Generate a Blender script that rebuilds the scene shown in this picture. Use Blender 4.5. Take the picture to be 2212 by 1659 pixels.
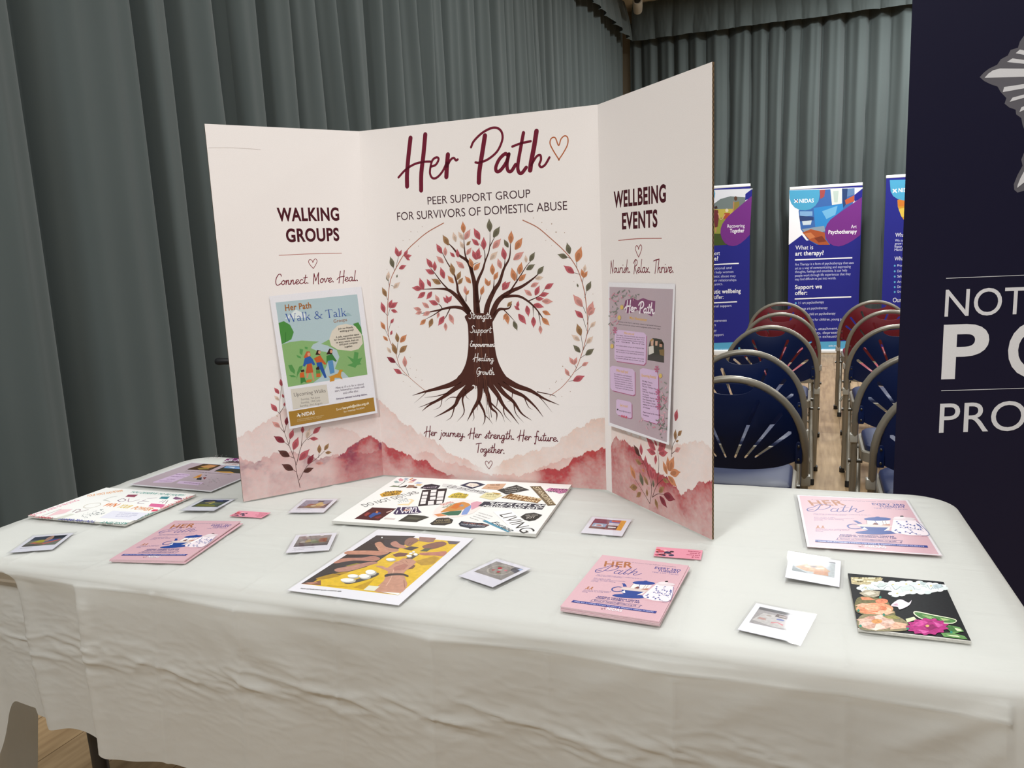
import bpy, bmesh, math, random
import numpy as np
from mathutils import Vector, Matrix
from mathutils.geometry import delaunay_2d_cdt

for o in list(bpy.data.objects):
    bpy.data.objects.remove(o)
SC = bpy.context.scene
COL = SC.collection
TZ = 0.74                       # height of the table top above the floor; table front-left corner is x=0, y=0
TW, TD = 1.908, 0.757           # table top size

# ---------------------------------------------------------------- camera
cam_d = bpy.data.cameras.new('camera')
cam = bpy.data.objects.new('camera', cam_d)
COL.objects.link(cam)
cam_d.sensor_fit = 'HORIZONTAL'
cam_d.sensor_width = 36.0
cam_d.lens = 36.0 * 1657.4 / 2212.0
cam_d.clip_start = 0.02
cam.location = (1.5714, -0.9709, 0.5215 + TZ)
cam.rotation_euler = (math.radians(80.6145), math.radians(2.4134), math.radians(18.9172))
SC.camera = cam

# ---------------------------------------------------------------- world, lamps, exposure
world = bpy.data.worlds.new('hall_ambient')
SC.world = world
world.use_nodes = True
world.node_tree.nodes['Background'].inputs[0].default_value = (0.95, 0.97, 1.0, 1)
world.node_tree.nodes['Background'].inputs[1].default_value = 0.06

def lamp(x, y, z, sx, sy, power, col=(0.965, 0.99, 1.0)):
    l = bpy.data.lights.new('ceiling_lamp', 'AREA')
    l.shape = 'RECTANGLE'; l.size = sx; l.size_y = sy; l.energy = power; l.color = col
    o = bpy.data.objects.new('ceiling_lamp', l); COL.objects.link(o); o.location = (x, y, z)
    return o
for (x, y, pw) in ((0.3, -2.7, 195), (3.7, -2.5, 35), (1.6, 0.4, 75), (4.9, 0.6, 45), (1.7, 3.6, 95), (5.0, 4.0, 80), (2.08, 6.9, 135), (3.7, 7.7, 130)):
    lamp(x, y, 4.17, 0.7, 0.7, pw)

vs = SC.view_settings
SC.display_settings.display_device = 'sRGB'
vs.view_transform = 'Standard'
vs.look = 'None'
vs.exposure = -0.15
vs.gamma = 1.0
vs.use_curve_mapping = False

# ---------------------------------------------------------------- helpers
def lin(h):
    """'rrggbb' -> linear rgb"""
    c = np.array([int(h[i:i+2], 16) / 255 for i in (0, 2, 4)])
    return np.where(c <= 0.04045, c / 12.92, ((c + 0.055) / 1.055) ** 2.4)

MATS = {}
def mat(name, hexcol, rough=0.6, metal=0.0, spec=0.5, coat=0.0, bump=None, noise=None, sheen=0.0):
    """principled material with procedural noise colour variation and bump"""
    if name in MATS: return MATS[name]
    m = bpy.data.materials.new(name); m.use_nodes = True
    nt = m.node_tree; b = nt.nodes['Principled BSDF']
    c = list(lin(hexcol)) + [1]
    b.inputs['Base Color'].default_value = c
    b.inputs['Roughness'].default_value = rough
    b.inputs['Metallic'].default_value = metal
    b.inputs['Specular IOR Level'].default_value = spec
    b.inputs['Coat Weight'].default_value = coat
    b.inputs['Coat Roughness'].default_value = 0.08
    b.inputs['Sheen Weight'].default_value = sheen
    tc = nt.nodes.new('ShaderNodeTexCoord')
    if noise:
        sc_, amt = noise
        n = nt.nodes.new('ShaderNodeTexNoise'); n.inputs['Scale'].default_value = sc_; n.inputs['Detail'].default_value = 5
        nt.links.new(tc.outputs['Object'], n.inputs['Vector'])
        mx = nt.nodes.new('ShaderNodeMix'); mx.data_type = 'RGBA'
        mx.inputs[6].default_value = [v * (1 - amt) for v in c[:3]] + [1]
        mx.inputs[7].default_value = [min(1, v * (1 + amt)) for v in c[:3]] + [1]
        nt.links.new(n.outputs['Fac'], mx.inputs[0]); nt.links.new(mx.outputs[2], b.inputs['Base Color'])
    if bump:
        sc_, st, dist = bump
        n = nt.nodes.new('ShaderNodeTexNoise'); n.inputs['Scale'].default_value = sc_; n.inputs['Detail'].default_value = 6
        nt.links.new(tc.outputs['Object'], n.inputs['Vector'])
        bp = nt.nodes.new('ShaderNodeBump'); bp.inputs['Strength'].default_value = st; bp.inputs['Distance'].default_value = dist
        nt.links.new(n.outputs['Fac'], bp.inputs['Height']); nt.links.new(bp.outputs['Normal'], b.inputs['Normal'])
    MATS[name] = m
    return m

def print_mat(name, rough=0.55, coat=0.0, spec=0.4, coat_rough=0.05, mottle=(900, 0.045)):
    """printed sheet: ink colours come from the mesh's printed colour attribute"""
    if name in MATS: return MATS[name]
    m = bpy.data.materials.new(name); m.use_nodes = True
    nt = m.node_tree; b = nt.nodes['Principled BSDF']
    a = nt.nodes.new('ShaderNodeAttribute'); a.attribute_name = 'ink'
    tc = nt.nodes.new('ShaderNodeTexCoord')
    n = nt.nodes.new('ShaderNodeTexNoise'); n.inputs['Scale'].default_value = mottle[0]; n.inputs['Detail'].default_value = 4
    nt.links.new(tc.outputs['Object'], n.inputs['Vector'])
    mp = nt.nodes.new('ShaderNodeMapRange'); mp.inputs[1].default_value = 0.28; mp.inputs[2].default_value = 0.72; mp.inputs[3].default_value = 1 - mottle[1]; mp.inputs[4].default_value = 1 + mottle[1]
    nt.links.new(n.outputs['Fac'], mp.inputs[0])
    bw = nt.nodes.new('ShaderNodeRGBToBW'); nt.links.new(a.outputs['Color'], bw.inputs[0])
    mk = nt.nodes.new('ShaderNodeMapRange'); mk.inputs[1].default_value = 0.5; mk.inputs[2].default_value = 0.66; mk.inputs[3].default_value = 1.0; mk.inputs[4].default_value = 0.0 if mottle[1] > .05 else 1.0
    nt.links.new(bw.outputs[0], mk.inputs[0])
    mm = nt.nodes.new('ShaderNodeMix'); mm.inputs[2].default_value = 1.0
    nt.links.new(mk.outputs[0], mm.inputs[0]); nt.links.new(mp.outputs[0], mm.inputs[3])
    mu = nt.nodes.new('ShaderNodeVectorMath'); mu.operation = 'SCALE'
    nt.links.new(a.outputs['Color'], mu.inputs[0]); nt.links.new(mm.outputs[0], mu.inputs['Scale'])
    nt.links.new(mu.outputs[0], b.inputs['Base Color'])
    b.inputs['Roughness'].default_value = rough
    b.inputs['Specular IOR Level'].default_value = spec
    b.inputs['Coat Weight'].default_value = coat
    b.inputs['Coat Roughness'].default_value = coat_rough
    MATS[name] = m
    return m

def film_mat():
    if 'clear_film' in MATS: return MATS['clear_film']
    m = bpy.data.materials.new('clear_film'); m.use_nodes = True
    nt = m.node_tree; nt.nodes.clear()
    out = nt.nodes.new('ShaderNodeOutputMaterial'); mx = nt.nodes.new('ShaderNodeMixShader')
    tr = nt.nodes.new('ShaderNodeBsdfTransparent'); tr.inputs[0].default_value = (0.985, 0.985, 0.99, 1)
    gl = nt.nodes.new('ShaderNodeBsdfGlossy'); gl.inputs['Roughness'].default_value = 0.05
    fr = nt.nodes.new('ShaderNodeFresnel'); fr.inputs[0].default_value = 1.45
    ge = nt.nodes.new('ShaderNodeNewGeometry'); mu = nt.nodes.new('ShaderNodeMath'); mu.operation = 'SUBTRACT'; mu.inputs[0].default_value = 1.0; nt.links.new(ge.outputs['Backfacing'], mu.inputs[1])
    m2 = nt.nodes.new('ShaderNodeMath'); m2.operation = 'MULTIPLY'; nt.links.new(mu.outputs[0], m2.inputs[0]); nt.links.new(fr.outputs[0], m2.inputs[1])
    m3 = nt.nodes.new('ShaderNodeMath'); m3.operation = 'MULTIPLY'; m3.inputs[1].default_value = 0.7; nt.links.new(m2.outputs[0], m3.inputs[0]); nt.links.new(m3.outputs[0], mx.inputs[0]); nt.links.new(tr.outputs[0], mx.inputs[1]); nt.links.new(gl.outputs[0], mx.inputs[2])
    nt.links.new(mx.outputs[0], out.inputs[0])
    MATS['clear_film'] = m
    return m

def tag(o, label=None, cat=None, group=None, kind=None):
    if label: o['label'] = label
    if cat: o['category'] = cat
    if group: o['group'] = group
    if kind: o['kind'] = kind
    return o

def link(name, me, m, parent=None, smooth=False):
    o = bpy.data.objects.new(name, me); COL.objects.link(o)
    if m and not me.materials: me.materials.append(m)
    if smooth:
        me.polygons.foreach_set('use_smooth', np.ones(len(me.polygons), dtype=bool))
    if parent: o.parent = parent
    return o

def empty(name, loc=(0, 0, 0), rz=0.0):
    o = bpy.data.objects.new(name, None); COL.objects.link(o)
    o.location = loc; o.rotation_euler = (0, 0, rz); o.empty_display_size = 0.05
    return o

def copy_tree(o, parent=None):
    c = o.copy(); COL.objects.link(c)
    if parent: c.parent = parent
    for ch in [x for x in bpy.data.objects if x.parent == o]:
        copy_tree(ch, c)
    return c

class MB:
    """collects simple shapes into one mesh"""
    def __init__(s): s.bm = bmesh.new()
    def box(s, c, d, rot=None, bev=0.0):
        r = bmesh.ops.create_cube(s.bm, size=1.0)
        M = Matrix.Translation(c) @ (rot.to_4x4() if rot else Matrix.Identity(4)) @ Matrix.Diagonal((d[0], d[1], d[2], 1))
        bmesh.ops.transform(s.bm, matrix=M, verts=r['verts'])
        if bev:
            es = list({e for v in r['verts'] for e in v.link_edges})
            bmesh.ops.bevel(s.bm, geom=es, offset=bev, segments=3, affect='EDGES', profile=0.5)
        return s
    def tube(s, pts, r, n=12, closed=False, flat=1.0):
        pts = [Vector(p) for p in pts]; rings = []; N = len(pts); up = None
        for i, p in enumerate(pts):
            a = pts[(i - 1) % N] if (closed or i > 0) else p
            b = pts[(i + 1) % N] if (closed or i < N - 1) else p
            t = (b - a).normalized()
            if up is None:
                up = Vector((0, 0, 1)) if abs(t.z) < 0.9 else Vector((0, 1, 0))
            x = t.cross(up).normalized(); y = x.cross(t).normalized(); up = y
            rr = r[i] if isinstance(r, (list, tuple)) else r
            rings.append([s.bm.verts.new(p + x * math.cos(2 * math.pi * k / n) * rr + y * math.sin(2 * math.pi * k / n) * rr * flat) for k in range(n)])
        M = N if closed else N - 1
        for i in range(M):
            A, B = rings[i], rings[(i + 1) % N]
            for k in range(n):
                s.bm.faces.new((A[k], A[(k + 1) % n], B[(k + 1) % n], B[k]))
        if not closed:
            s.bm.faces.new(list(reversed(rings[0]))); s.bm.faces.new(rings[-1])
        return s
    def lathe(s, prof, M=Matrix.Identity(4), n=24):
        rings = [[s.bm.verts.new(M @ Vector((r * math.cos(2 * math.pi * k / n), r * math.sin(2 * math.pi * k / n), z))) for k in range(n)] for r, z in prof]
        for A, B in zip(rings, rings[1:]):
            for k in range(n):
                s.bm.faces.new((A[k], A[(k + 1) % n], B[(k + 1) % n], B[k]))
        s.bm.faces.new(list(reversed(rings[0]))); s.bm.faces.new(rings[-1])
        return s
    def build(s, name, m, parent=None, smooth=True, loc=None):
        me = bpy.data.meshes.new(name); bmesh.ops.recalc_face_normals(s.bm, faces=s.bm.faces[:]); s.bm.to_mesh(me); s.bm.free()
        o = link(name, me, m, parent)
        if smooth:
            me.polygons.foreach_set('use_smooth', np.ones(len(me.polygons), dtype=bool))
            me.set_sharp_from_angle(angle=math.radians(38))
        if loc: o.location = loc
        return o

def fbm(x, y, seed=0, octv=4, lac=2.03, gain=0.5):
    """value noise, 0..1, numpy arrays"""
    x = np.asarray(x, float); y = np.asarray(y, float)
    tot = np.zeros(np.broadcast(x, y).shape); amp = 1.0; norm = 0.0
    for o in range(octv):
        xi = np.floor(x); yi = np.floor(y); fx = x - xi; fy = y - yi
        fx = fx * fx * (3 - 2 * fx); fy = fy * fy * (3 - 2 * fy)
        def h(a, b):
            v = np.sin(a * 127.1 + b * 311.7 + (seed + o * 17) * 74.7) * 43758.5453
            return v - np.floor(v)
        v = (h(xi, yi) * (1 - fx) + h(xi + 1, yi) * fx) * (1 - fy) + (h(xi, yi + 1) * (1 - fx) + h(xi + 1, yi + 1) * fx) * fy
        tot += v * amp; norm += amp; amp *= gain; x = x * lac + 3.1; y = y * lac + 1.7
    return tot / norm

def smooth(t): 
    t = np.clip(t, 0, 1); return t * t * (3 - 2 * t)

def spline(pts, n=8, closed=False):
    P = np.array(pts, float)
    if len(P) < 3 and not closed: return P
    out = []
    N = len(P)
    rng_ = range(N) if closed else range(N - 1)
    for i in rng_:
        p0 = P[(i - 1) % N] if (closed or i > 0) else 2 * P[0] - P[1]
        p1 = P[i]; p2 = P[(i + 1) % N]
        p3 = P[(i + 2) % N] if (closed or i + 2 < N) else 2 * P[-1] - P[-2]
        for k in range(n):
            t = k / n
            out.append(0.5 * ((2 * p1) + (-p0 + p2) * t + (2 * p0 - 5 * p1 + 4 * p2 - p3) * t * t + (-p0 + 3 * p1 - 3 * p2 + p3) * t ** 3))
    if not closed: out.append(P[-1])
    return np.array(out)

# single-stroke brush alphabet for the handwritten lines (x-height .4, capitals 1.0)
SCR = {
 'a': (.42, [[(.30,.34),(.2,.4),(.06,.28),(.04,.08),(.14,0),(.26,.12),(.31,.36)], [(.31,.38),(.29,.1),(.36,0),(.45,.08)]]),
 'c': (.34, [[(.28,.33),(.2,.4),(.07,.28),(.05,.1),(.14,0),(.26,.04),(.36,.14)]]),
 'e': (.33, [[(.0,.1),(.16,.18),(.27,.3),(.22,.4),(.1,.34),(.05,.14),(.12,0),(.24,.02),(.36,.14)]]),
 'f': (.30, [[(.36,.9),(.28,1.0),(.2,.85),(.14,.3),(.08,-.3),(.02,-.38),(.0,-.28)], [(.0,.38),(.3,.44)]]),
 'g': (.42, [[(.3,.34),(.2,.4),(.06,.28),(.05,.08),(.14,0),(.26,.12),(.31,.36)], [(.31,.38),(.28,-.1),(.2,-.38),(.08,-.4),(.06,-.28),(.2,-.12),(.42,.06)]]),
 'h': (.40, [[(.16,1.0),(.1,.5),(.05,0)], [(.06,.12),(.16,.34),(.26,.38),(.28,.28),(.25,.06),(.3,0),(.42,.08)]]),
 'i': (.20, [[(.1,.38),(.06,.08),(.12,0),(.22,.08)], [(.13,.58),(.14,.6)]]),
 'j': (.20, [[(.14,.38),(.1,0),(.02,-.34),(-.08,-.36)], [(.16,.58),(.17,.6)]]),
 'l': (.22, [[(.16,1.0),(.1,.5),(.06,.08),(.12,0),(.22,.08)]]),
 'm': (.48, [[(.06,.38),(.03,0)], [(.04,.12),(.14,.36),(.2,.34),(.18,0)], [(.19,.12),(.29,.36),(.36,.34),(.34,.06),(.39,0),(.5,.08)]]),
 'n': (.37, [[(.06,.38),(.03,0)], [(.04,.12),(.15,.36),(.23,.36),(.22,.06),(.28,0),(.38,.08)]]),
 'o': (.35, [[(.2,.4),(.07,.28),(.05,.1),(.13,0),(.25,.08),(.29,.26),(.2,.4),(.26,.34),(.38,.32)]]),
 'p': (.34, [[(.1,.4),(.02,-.4)], [(.06,.14),(.16,.36),(.28,.34),(.28,.12),(.16,0),(.07,.06)]]),
 'r': (.28, [[(.06,.38),(.03,0)], [(.04,.14),(.14,.36),(.24,.38),(.28,.32)]]),
 's': (.28, [[(.0,.06),(.14,.2),(.2,.4),(.24,.2),(.2,.02),(.06,0)]]),
 't': (.25, [[(.18,.8),(.1,.3),(.08,.06),(.14,0),(.25,.08)], [(.0,.52),(.3,.58)]]),
 'u': (.39, [[(.06,.38),(.03,.12),(.1,0),(.22,.1),(.27,.38)], [(.27,.36),(.25,.06),(.3,0),(.39,.08)]]),
 'v': (.33, [[(.04,.38),(.1,.02),(.24,.3),(.28,.4),(.36,.36)]]),
 'w': (.43, [[(.04,.38),(.06,.04),(.12,0),(.2,.3),(.22,.04),(.3,.04),(.38,.36),(.46,.34)]]),
 'x': (.33, [[(.02,.36),(.1,.3),(.2,.04),(.32,.06)], [(.3,.38),(.02,0)]]),
 'y': (.36, [[(.05,.38),(.04,.14),(.12,.02),(.24,.14),(.28,.38)], [(.28,.38),(.2,-.2),(.06,-.42),(-.02,-.3),(.2,-.06),(.36,.06)]]),
 'C': (.46, [[(.5,.8),(.44,.98),(.28,.95),(.1,.6),(.06,.2),(.16,-.02),(.34,.04),(.48,.16)]]),
 'H': (.55, [[(.2,1.0),(.06,-.12)], [(.52,1.06),(.4,-.18)], [(-.1,.2),(.1,.42),(.54,.5)]]),
 'M': (.54, [[(.1,.9),(.02,-.08)], [(.1,.9),(.22,.2)], [(.22,.2),(.46,.96)], [(.46,.96),(.42,.0),(.46,-.12)]]),
 'N': (.46, [[(.12,.95),(.06,-.06)], [(.12,.95),(.34,-.04)], [(.34,-.04),(.42,1.0)]]),
 'R': (.46, [[(.2,.95),(.08,-.1)], [(.0,.72),(.2,.98),(.42,.9),(.4,.62),(.16,.46)], [(.16,.46),(.32,.1),(.42,-.1)]]),
 'T': (.42, [[(.0,.86),(.2,.92),(.56,.98)], [(.3,.94),(.18,-.06)]]),
 'S': (.38, [[(.42,.84),(.3,.98),(.14,.82),(.26,.5),(.28,.2),(.12,-.02),(-.06,.1)]]),
 'E': (.38, [[(.4,.86),(.26,.96),(.14,.8),(.24,.56)], [(.24,.56),(.06,.4),(.06,.1),(.2,-.02),(.4,.1)]]),
 'G': (.48, [[(.46,.84),(.36,.98),(.14,.76),(.06,.3),(.16,.0),(.36,.16),(.42,.42)], [(.26,.42),(.46,.44),(.36,-.1),(.18,-.3)]]),
 'P': (.46, [[(.2,.9),(.06,-.1)], [(-.06,.66),(.14,.95),(.4,1.0),(.46,.7),(.3,.44),(.08,.38)]]),
 '.': (.2, [[(.07,.0),(.08,.05),(.1,.01),(.07,.0)]]), ' ': (.3, []),
}
# upright serif letters as filled strokes: (x0,y0,x1,y1,width)
SER = {
 'W': (1.0, [(.08,1,.3,0,.11),(.3,0,.5,.92,.045),(.5,.92,.72,0,.11),(.72,0,.93,1,.045),(0,1,.2,1,.035),(.4,.96,.58,.96,.035),(.84,1,1.02,1,.035)]),
 'T': (.72, [(.36,0,.36,1,.11),(.02,.98,.7,.98,.05),(.03,.98,.02,.76,.035),(.69,.98,.7,.76,.035),(.24,.015,.48,.015,.035)]),
 'l': (.3, [(.15,0,.15,1,.09),(.04,.015,.27,.015,.035),(.05,1,.15,.99,.035)]),
 'k': (.56, [(.13,0,.13,1,.09),(.03,1,.13,.99,.035),(.03,.015,.24,.015,.035),(.13,.22,.42,.58,.045),(.24,.36,.46,.02,.1),(.34,.62,.52,.62,.035),(.36,.015,.56,.015,.035)]),
 'a': (.5, [(.36,.06,.36,.48,.09),(.36,.48,.25,.63,.06),(.25,.63,.1,.56,.06),(.36,.36,.14,.28,.05),(.14,.28,.08,.14,.09),(.08,.14,.18,.02,.07),(.18,.02,.36,.12,.05),(.36,.05,.48,.03,.05)]),
 '&': (.85, [(.78,.5,.5,.1,.05),(.5,.1,.3,0,.06),(.3,0,.1,.1,.08),(.1,.1,.08,.28,.09),(.08,.28,.42,.58,.06),(.42,.58,.46,.82,.06),(.46,.82,.34,.98,.06),(.34,.98,.2,.84,.07),(.2,.84,.24,.62,.08),(.24,.62,.66,.06,.1),(.66,.06,.82,.02,.05),(.66,.52,.86,.52,.035)]),
 ' ': (.3, []),
}
_TXT = {}
def glyphs(s, bold, res):
    k = (s, bold, res)
    if k not in _TXT:
        c = bpy.data.curves.new('t', 'FONT'); c.body = s; c.size = 1.0; c.resolution_u = res
        if bold: c.offset = 0.034 if bold > 1 else 0.022; c.space_character = 1.08 if bold > 1 else 1.06
        o = bpy.data.objects.new('t', c); m = o.to_mesh()
        n = len(m.vertices); V = np.zeros(n * 3); m.vertices.foreach_get('co', V); V = V.reshape(-1, 3)[:, :2]
        F = [tuple(p.vertices) for p in m.polygons]
        o.to_mesh_clear(); bpy.data.objects.remove(o); bpy.data.curves.remove(c)
        _TXT[k] = (V, F)
    return _TXT[k]

class Art:
    """a flat printed face: ink shapes stacked in hair-thin steps above a sheet, all in ONE mesh"""
    def __init__(s, z=0.0, eps=5e-6): s.V = []; s.F = []; s.C = []; s.n = 0; s.z = z; s.eps = eps; s.lz = None; s.li = 0
    def _z(s): s.z += s.eps; return s.z
    def raw(s, V3, faces, colors_per_vert):
        s.V.append(V3); 
        s.F += [tuple(i + s.n for i in f) for f in faces]
        idx = np.concatenate([np.array(f) for f in faces]) if len(faces) else np.zeros(0, int)
        s.C.append(colors_per_vert[idx]); s.n += len(V3)
    def flat(s, V2, faces, col, z=None):
        V2 = np.asarray(V2, float); z = s._z() if z is None else z
        c = lin(col) if isinstance(col, str) else np.asarray(col)
        s.raw(np.column_stack([V2, np.full(len(V2), z)]), faces, np.tile(c, (len(V2), 1)))
    def poly(s, pts, col, smooth_n=0, z=None):
        P = spline(pts, smooth_n, True) if smooth_n else np.array(pts, float)
        a = 0.5 * np.sum(P[:, 0] * np.roll(P[:, 1], -1) - P[:, 1] * np.roll(P[:, 0], -1))
        if a < 0: P = P[::-1]
        s.flat(P, [tuple(range(len(P)))], col, z)
    def stroke(s, pts, w, col, n=6, cap=True, taper=None, z=None):
        P = spline(pts, n) if len(pts) > 2 else np.array(pts, float)
        if len(P) == 2: P = np.array([P[0], (P[0] + P[1]) / 2, P[1]])
        d = np.gradient(P, axis=0); L = np.hypot(d[:, 0], d[:, 1]) + 1e-9; nrm = np.column_stack([-d[:, 1] / L, d[:, 0] / L])
        W = np.full(len(P), w) if taper is None else np.linspace(w, taper, len(P))
        A = P + nrm * W[:, None]; B = P - nrm * W[:, None]; m = len(P)
        V = np.concatenate([A, B]); F = [(i, m + i, m + i + 1, i + 1) for i in range(m - 1)]
        if cap:
            for i, sg in ((0, -1), (m - 1, 1)):
                t = d[i] / L[i] * sg; base = len(V)
                arc = np.array([P[i] + W[i] * (math.cos(a) * nrm[i] + math.sin(a) * t) for a in np.linspace(0, math.pi, 6)])
                V = np.concatenate([V, arc]); F.append(tuple(range(base, base + 6)))
        s.flat(V, F, col, z)
    def text(s, t, p0, p1, h, col, style=''):
        p0 = np.array(p0, float); p1 = np.array(p1, float); L = np.hypot(*(p1 - p0)); ex = (p1 - p0) / L; ey = np.array([-ex[1], ex[0]])
        V, F = glyphs(t, 2 if 'B' in style else int('b' in style), 2 if h < 0.006 else 5)
        if not len(F): return
        x0, x1 = V[:, 0].min(), V[:, 0].max()
        x = (V[:, 0] - x0) / (x1 - x0) * L; y = V[:, 1] / 0.685 * h
        if 'i' in style: x = x + y * 0.22
        s.flat(p0 + x[:, None] * ex + y[:, None] * ey, F, col)
    def strokes_text(s, t, p0, p1, h, col, wd, slant=0.0):
        adv = 0; items = []
        for ch in t:
            a, st = SCR.get(ch, SCR[' '])
            items += [[(x + adv, y) for x, y in q] for q in st]; adv += a
        p0 = np.array(p0, float); p1 = np.array(p1, float); L = np.hypot(*(p1 - p0)); ex = (p1 - p0) / L; ey = np.array([-ex[1], ex[0]]); k = L / adv
        z = s._z(); z2 = s._z()
        for q in items:
            Q = np.array(q, float); s.stroke(p0 + (Q[:, :1] * k + slant * Q[:, 1:] * h) * ex + Q[:, 1:] * h * ey, wd, col, n=6, z=z)
    def serif(s, t, p0, p1, h, col):
        adv = 0; items = []
        for ch in t:
            a, st = SER[ch]; items += [(x0 + adv, y0, x1 + adv, y1, w) for x0, y0, x1, y1, w in st]; adv += a
        p0 = np.array(p0, float); p1 = np.array(p1, float); L = np.hypot(*(p1 - p0)); ex = (p1 - p0) / L; ey = np.array([-ex[1], ex[0]]); k = L / adv
        z = s._z()
        for x0, y0, x1, y1, w in items:
            A = p0 + x0 * k * ex + y0 * h * ey; B = p0 + x1 * k * ex + y1 * h * ey
            s.stroke([A, B], w * h * .5, col, z=z, cap=w > .06)
    def leaf(s, bx, by, tx, ty, col, wr=0.24, tip=None):
        if s.lz is None: s.lz = s.z; s.z += 20 * s.eps
        z1 = s.lz + (2 * (s.li % 9) + 1) * s.eps; s.li += 1
        b = np.array([bx, by]); t = np.array([tx, ty]); d = t - b; L = np.hypot(*d); nx = np.array([-d[1], d[0]])
        q = [(0, 0), (.18, .62), (.42, 1.0), (.66, .74), (.86, .26), (1.0, 0.0), (.86, -.2), (.66, -.68), (.42, -.95), (.18, -.6)]
        s.poly([b + d * u + nx * v * wr for u, v in q], col, 3, z1)
        c = lin(col)
        q2 = [(0, 0), (.2, .4), (.45, .5), (.6, .1), (.45, -.5), (.2, -.4)]
        s.poly([b + d * u + nx * v * wr for u, v in q2], c * 0.72, 2, z1 + s.eps)
    def raster(s, x0, y0, x1, y1, nx, ny, fn):
        X, Y = np.meshgrid(np.linspace(x0, x1, nx), np.linspace(y0, y1, ny)); C = fn(X, Y).reshape(-1, 3); z = s._z()
        V = np.column_stack([X.ravel(), Y.ravel(), np.full(X.size, z)])
        i = np.arange(nx * ny).reshape(ny, nx); F = np.column_stack([i[:-1, :-1].ravel(), i[:-1, 1:].ravel(), i[1:, 1:].ravel(), i[1:, :-1].ravel()])
        s.V.append(V); s.F += [tuple(f) for f in (F + s.n).tolist()]; s.C.append(C[F.ravel()]); s.n += len(V)
    def sheet(s, quad, t, col, edge=None):
        """the sheet itself: a thin slab with its top at the current level"""
        Q = np.array(quad, float); n = len(Q); top = s.z; c = lin(col); e = lin(edge or col)
        a = 0.5 * np.sum(Q[:, 0] * np.roll(Q[:, 1], -1) - Q[:, 1] * np.roll(Q[:, 0], -1))
        if a < 0: Q = Q[::-1]
        V = np.concatenate([np.column_stack([Q, np.full(n, top)]), np.column_stack([Q, np.full(n, top - t)])])
        s.raw(V[:n], [tuple(range(n))], np.tile(c, (n, 1)))
        s.raw(V, [tuple(range(2 * n - 1, n - 1, -1))] + [(i, n + i, n + (i + 1) % n, (i + 1) % n) for i in range(n)], np.tile(e, (2 * n, 1)))
    def items(s, data, k=1e-4, scale=1.0, sw=1.0, soft=0):
        for it in data:
            kind = it[0]
            if kind == 'p': s.poly(np.array(it[2]) * k * scale, it[1], soft if len(it[2]) > 5 else 0)
            elif kind == 'q': s.poly(np.array(it[2]) * k * scale, it[1])
            elif kind == 's': s.stroke(np.array(it[2]) * k * scale, it[3] * 1e-4 * sw, it[1])
            elif kind == 't':
                P = np.array(it[3]) * k * scale; st = it[5]; h = it[4] * k * scale
                if 's' in st: s.strokes_text(it[2], P[0], P[1], h, it[1], h * 0.075)
                elif 'f' in st and all(c in SER for c in it[2]): s.serif(it[2], P[0], P[1], h, it[1])
                else: s.text(it[2], P[0], P[1], h, it[1], st)
    def build(s, name, m, parent=None, warp=None):
        V = np.concatenate(s.V)
        if warp: V = warp(V.copy())
        me = bpy.data.meshes.new(name); me.from_pydata(V.tolist(), [], s.F)
        C = np.concatenate(s.C); at = me.color_attributes.new('ink', 'FLOAT_COLOR', 'CORNER')
        at.data.foreach_set('color', np.column_stack([C, np.ones(len(C))]).astype(np.float32).ravel())
        me.validate(clean_customdata=False)
        return link(name, me, m, parent)

# traced print shapes, tenths of a millimetre in each sheet's own frame
TITLE = [(4,[(1317,7973),(1238,7589),(1173,7200),(1153,6916)]),(4,[(1691,8012),(1621,7606),(1535,7172),(1505,6804)]),(2,[(946,7130),(1145,7289),(1381,7393),(1609,7424),(1777,7418)]),(2,[(1775,7301),(1911,7339),(1988,7454),(1935,7495),(1834,7442),(1775,7301),(1754,7156),(1809,7054),(1921,7058),(2067,7181),(2183,7366)]),(4,[(2221,7532),(2186,7317),(2153,7053)]),(2,[(2183,7269),(2274,7407),(2358,7448),(2409,7391),(2454,7409)]),(4,[(3131,7856),(3046,7486),(2960,7113),(2934,6875)]),(2,[(2788,7639),(2862,7763),(3055,7910),(3270,7995),(3426,7987),(3525,7890),(3530,7726),(3402,7503),(3185,7356),(2970,7298),(2877,7310)]),(3,[(3637,7401),(3581,7434),(3446,7335),(3355,7177),(3369,7081),(3461,7098),(3599,7252),(3671,7422)]),(3,[(3671,7422),(3618,7227),(3630,7085),(3707,7060),(3815,7188)]),(3,[(4022,7832),(3946,7527),(3867,7184),(3878,7031),(3949,7002),(4056,7111)]),(2,[(3755,7571),(3949,7619),(4179,7645)]),(4,[(4317,7839),(4250,7524),(4175,7229),(4142,7045)]),(2,[(4172,7148),(4292,7312),(4381,7339),(4395,7246),(4353,7145),(4397,7091),(4486,7135),(4586,7276)])]
HEART = [(4799,7206),(4671,7418),(4609,7561),(4642,7661),(4729,7664),(4797,7503),(4855,7630),(4938,7686),(5002,7639),(4993,7504),(4903,7353),(4787,7207)]
TRUNK = [(2429,3924),(2488,3731),(2486,3344),(2450,3058),(2386,2822),(2269,2611),(2147,2477),(2255,2373),(2481,2351),(2703,2276),(2928,2306),(3209,2389),(3404,2470),(3303,2650),(3199,2881),(3142,3163),(3119,3521),(3107,3776),(3152,3914),(2931,3981),(2655,3985)]
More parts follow.
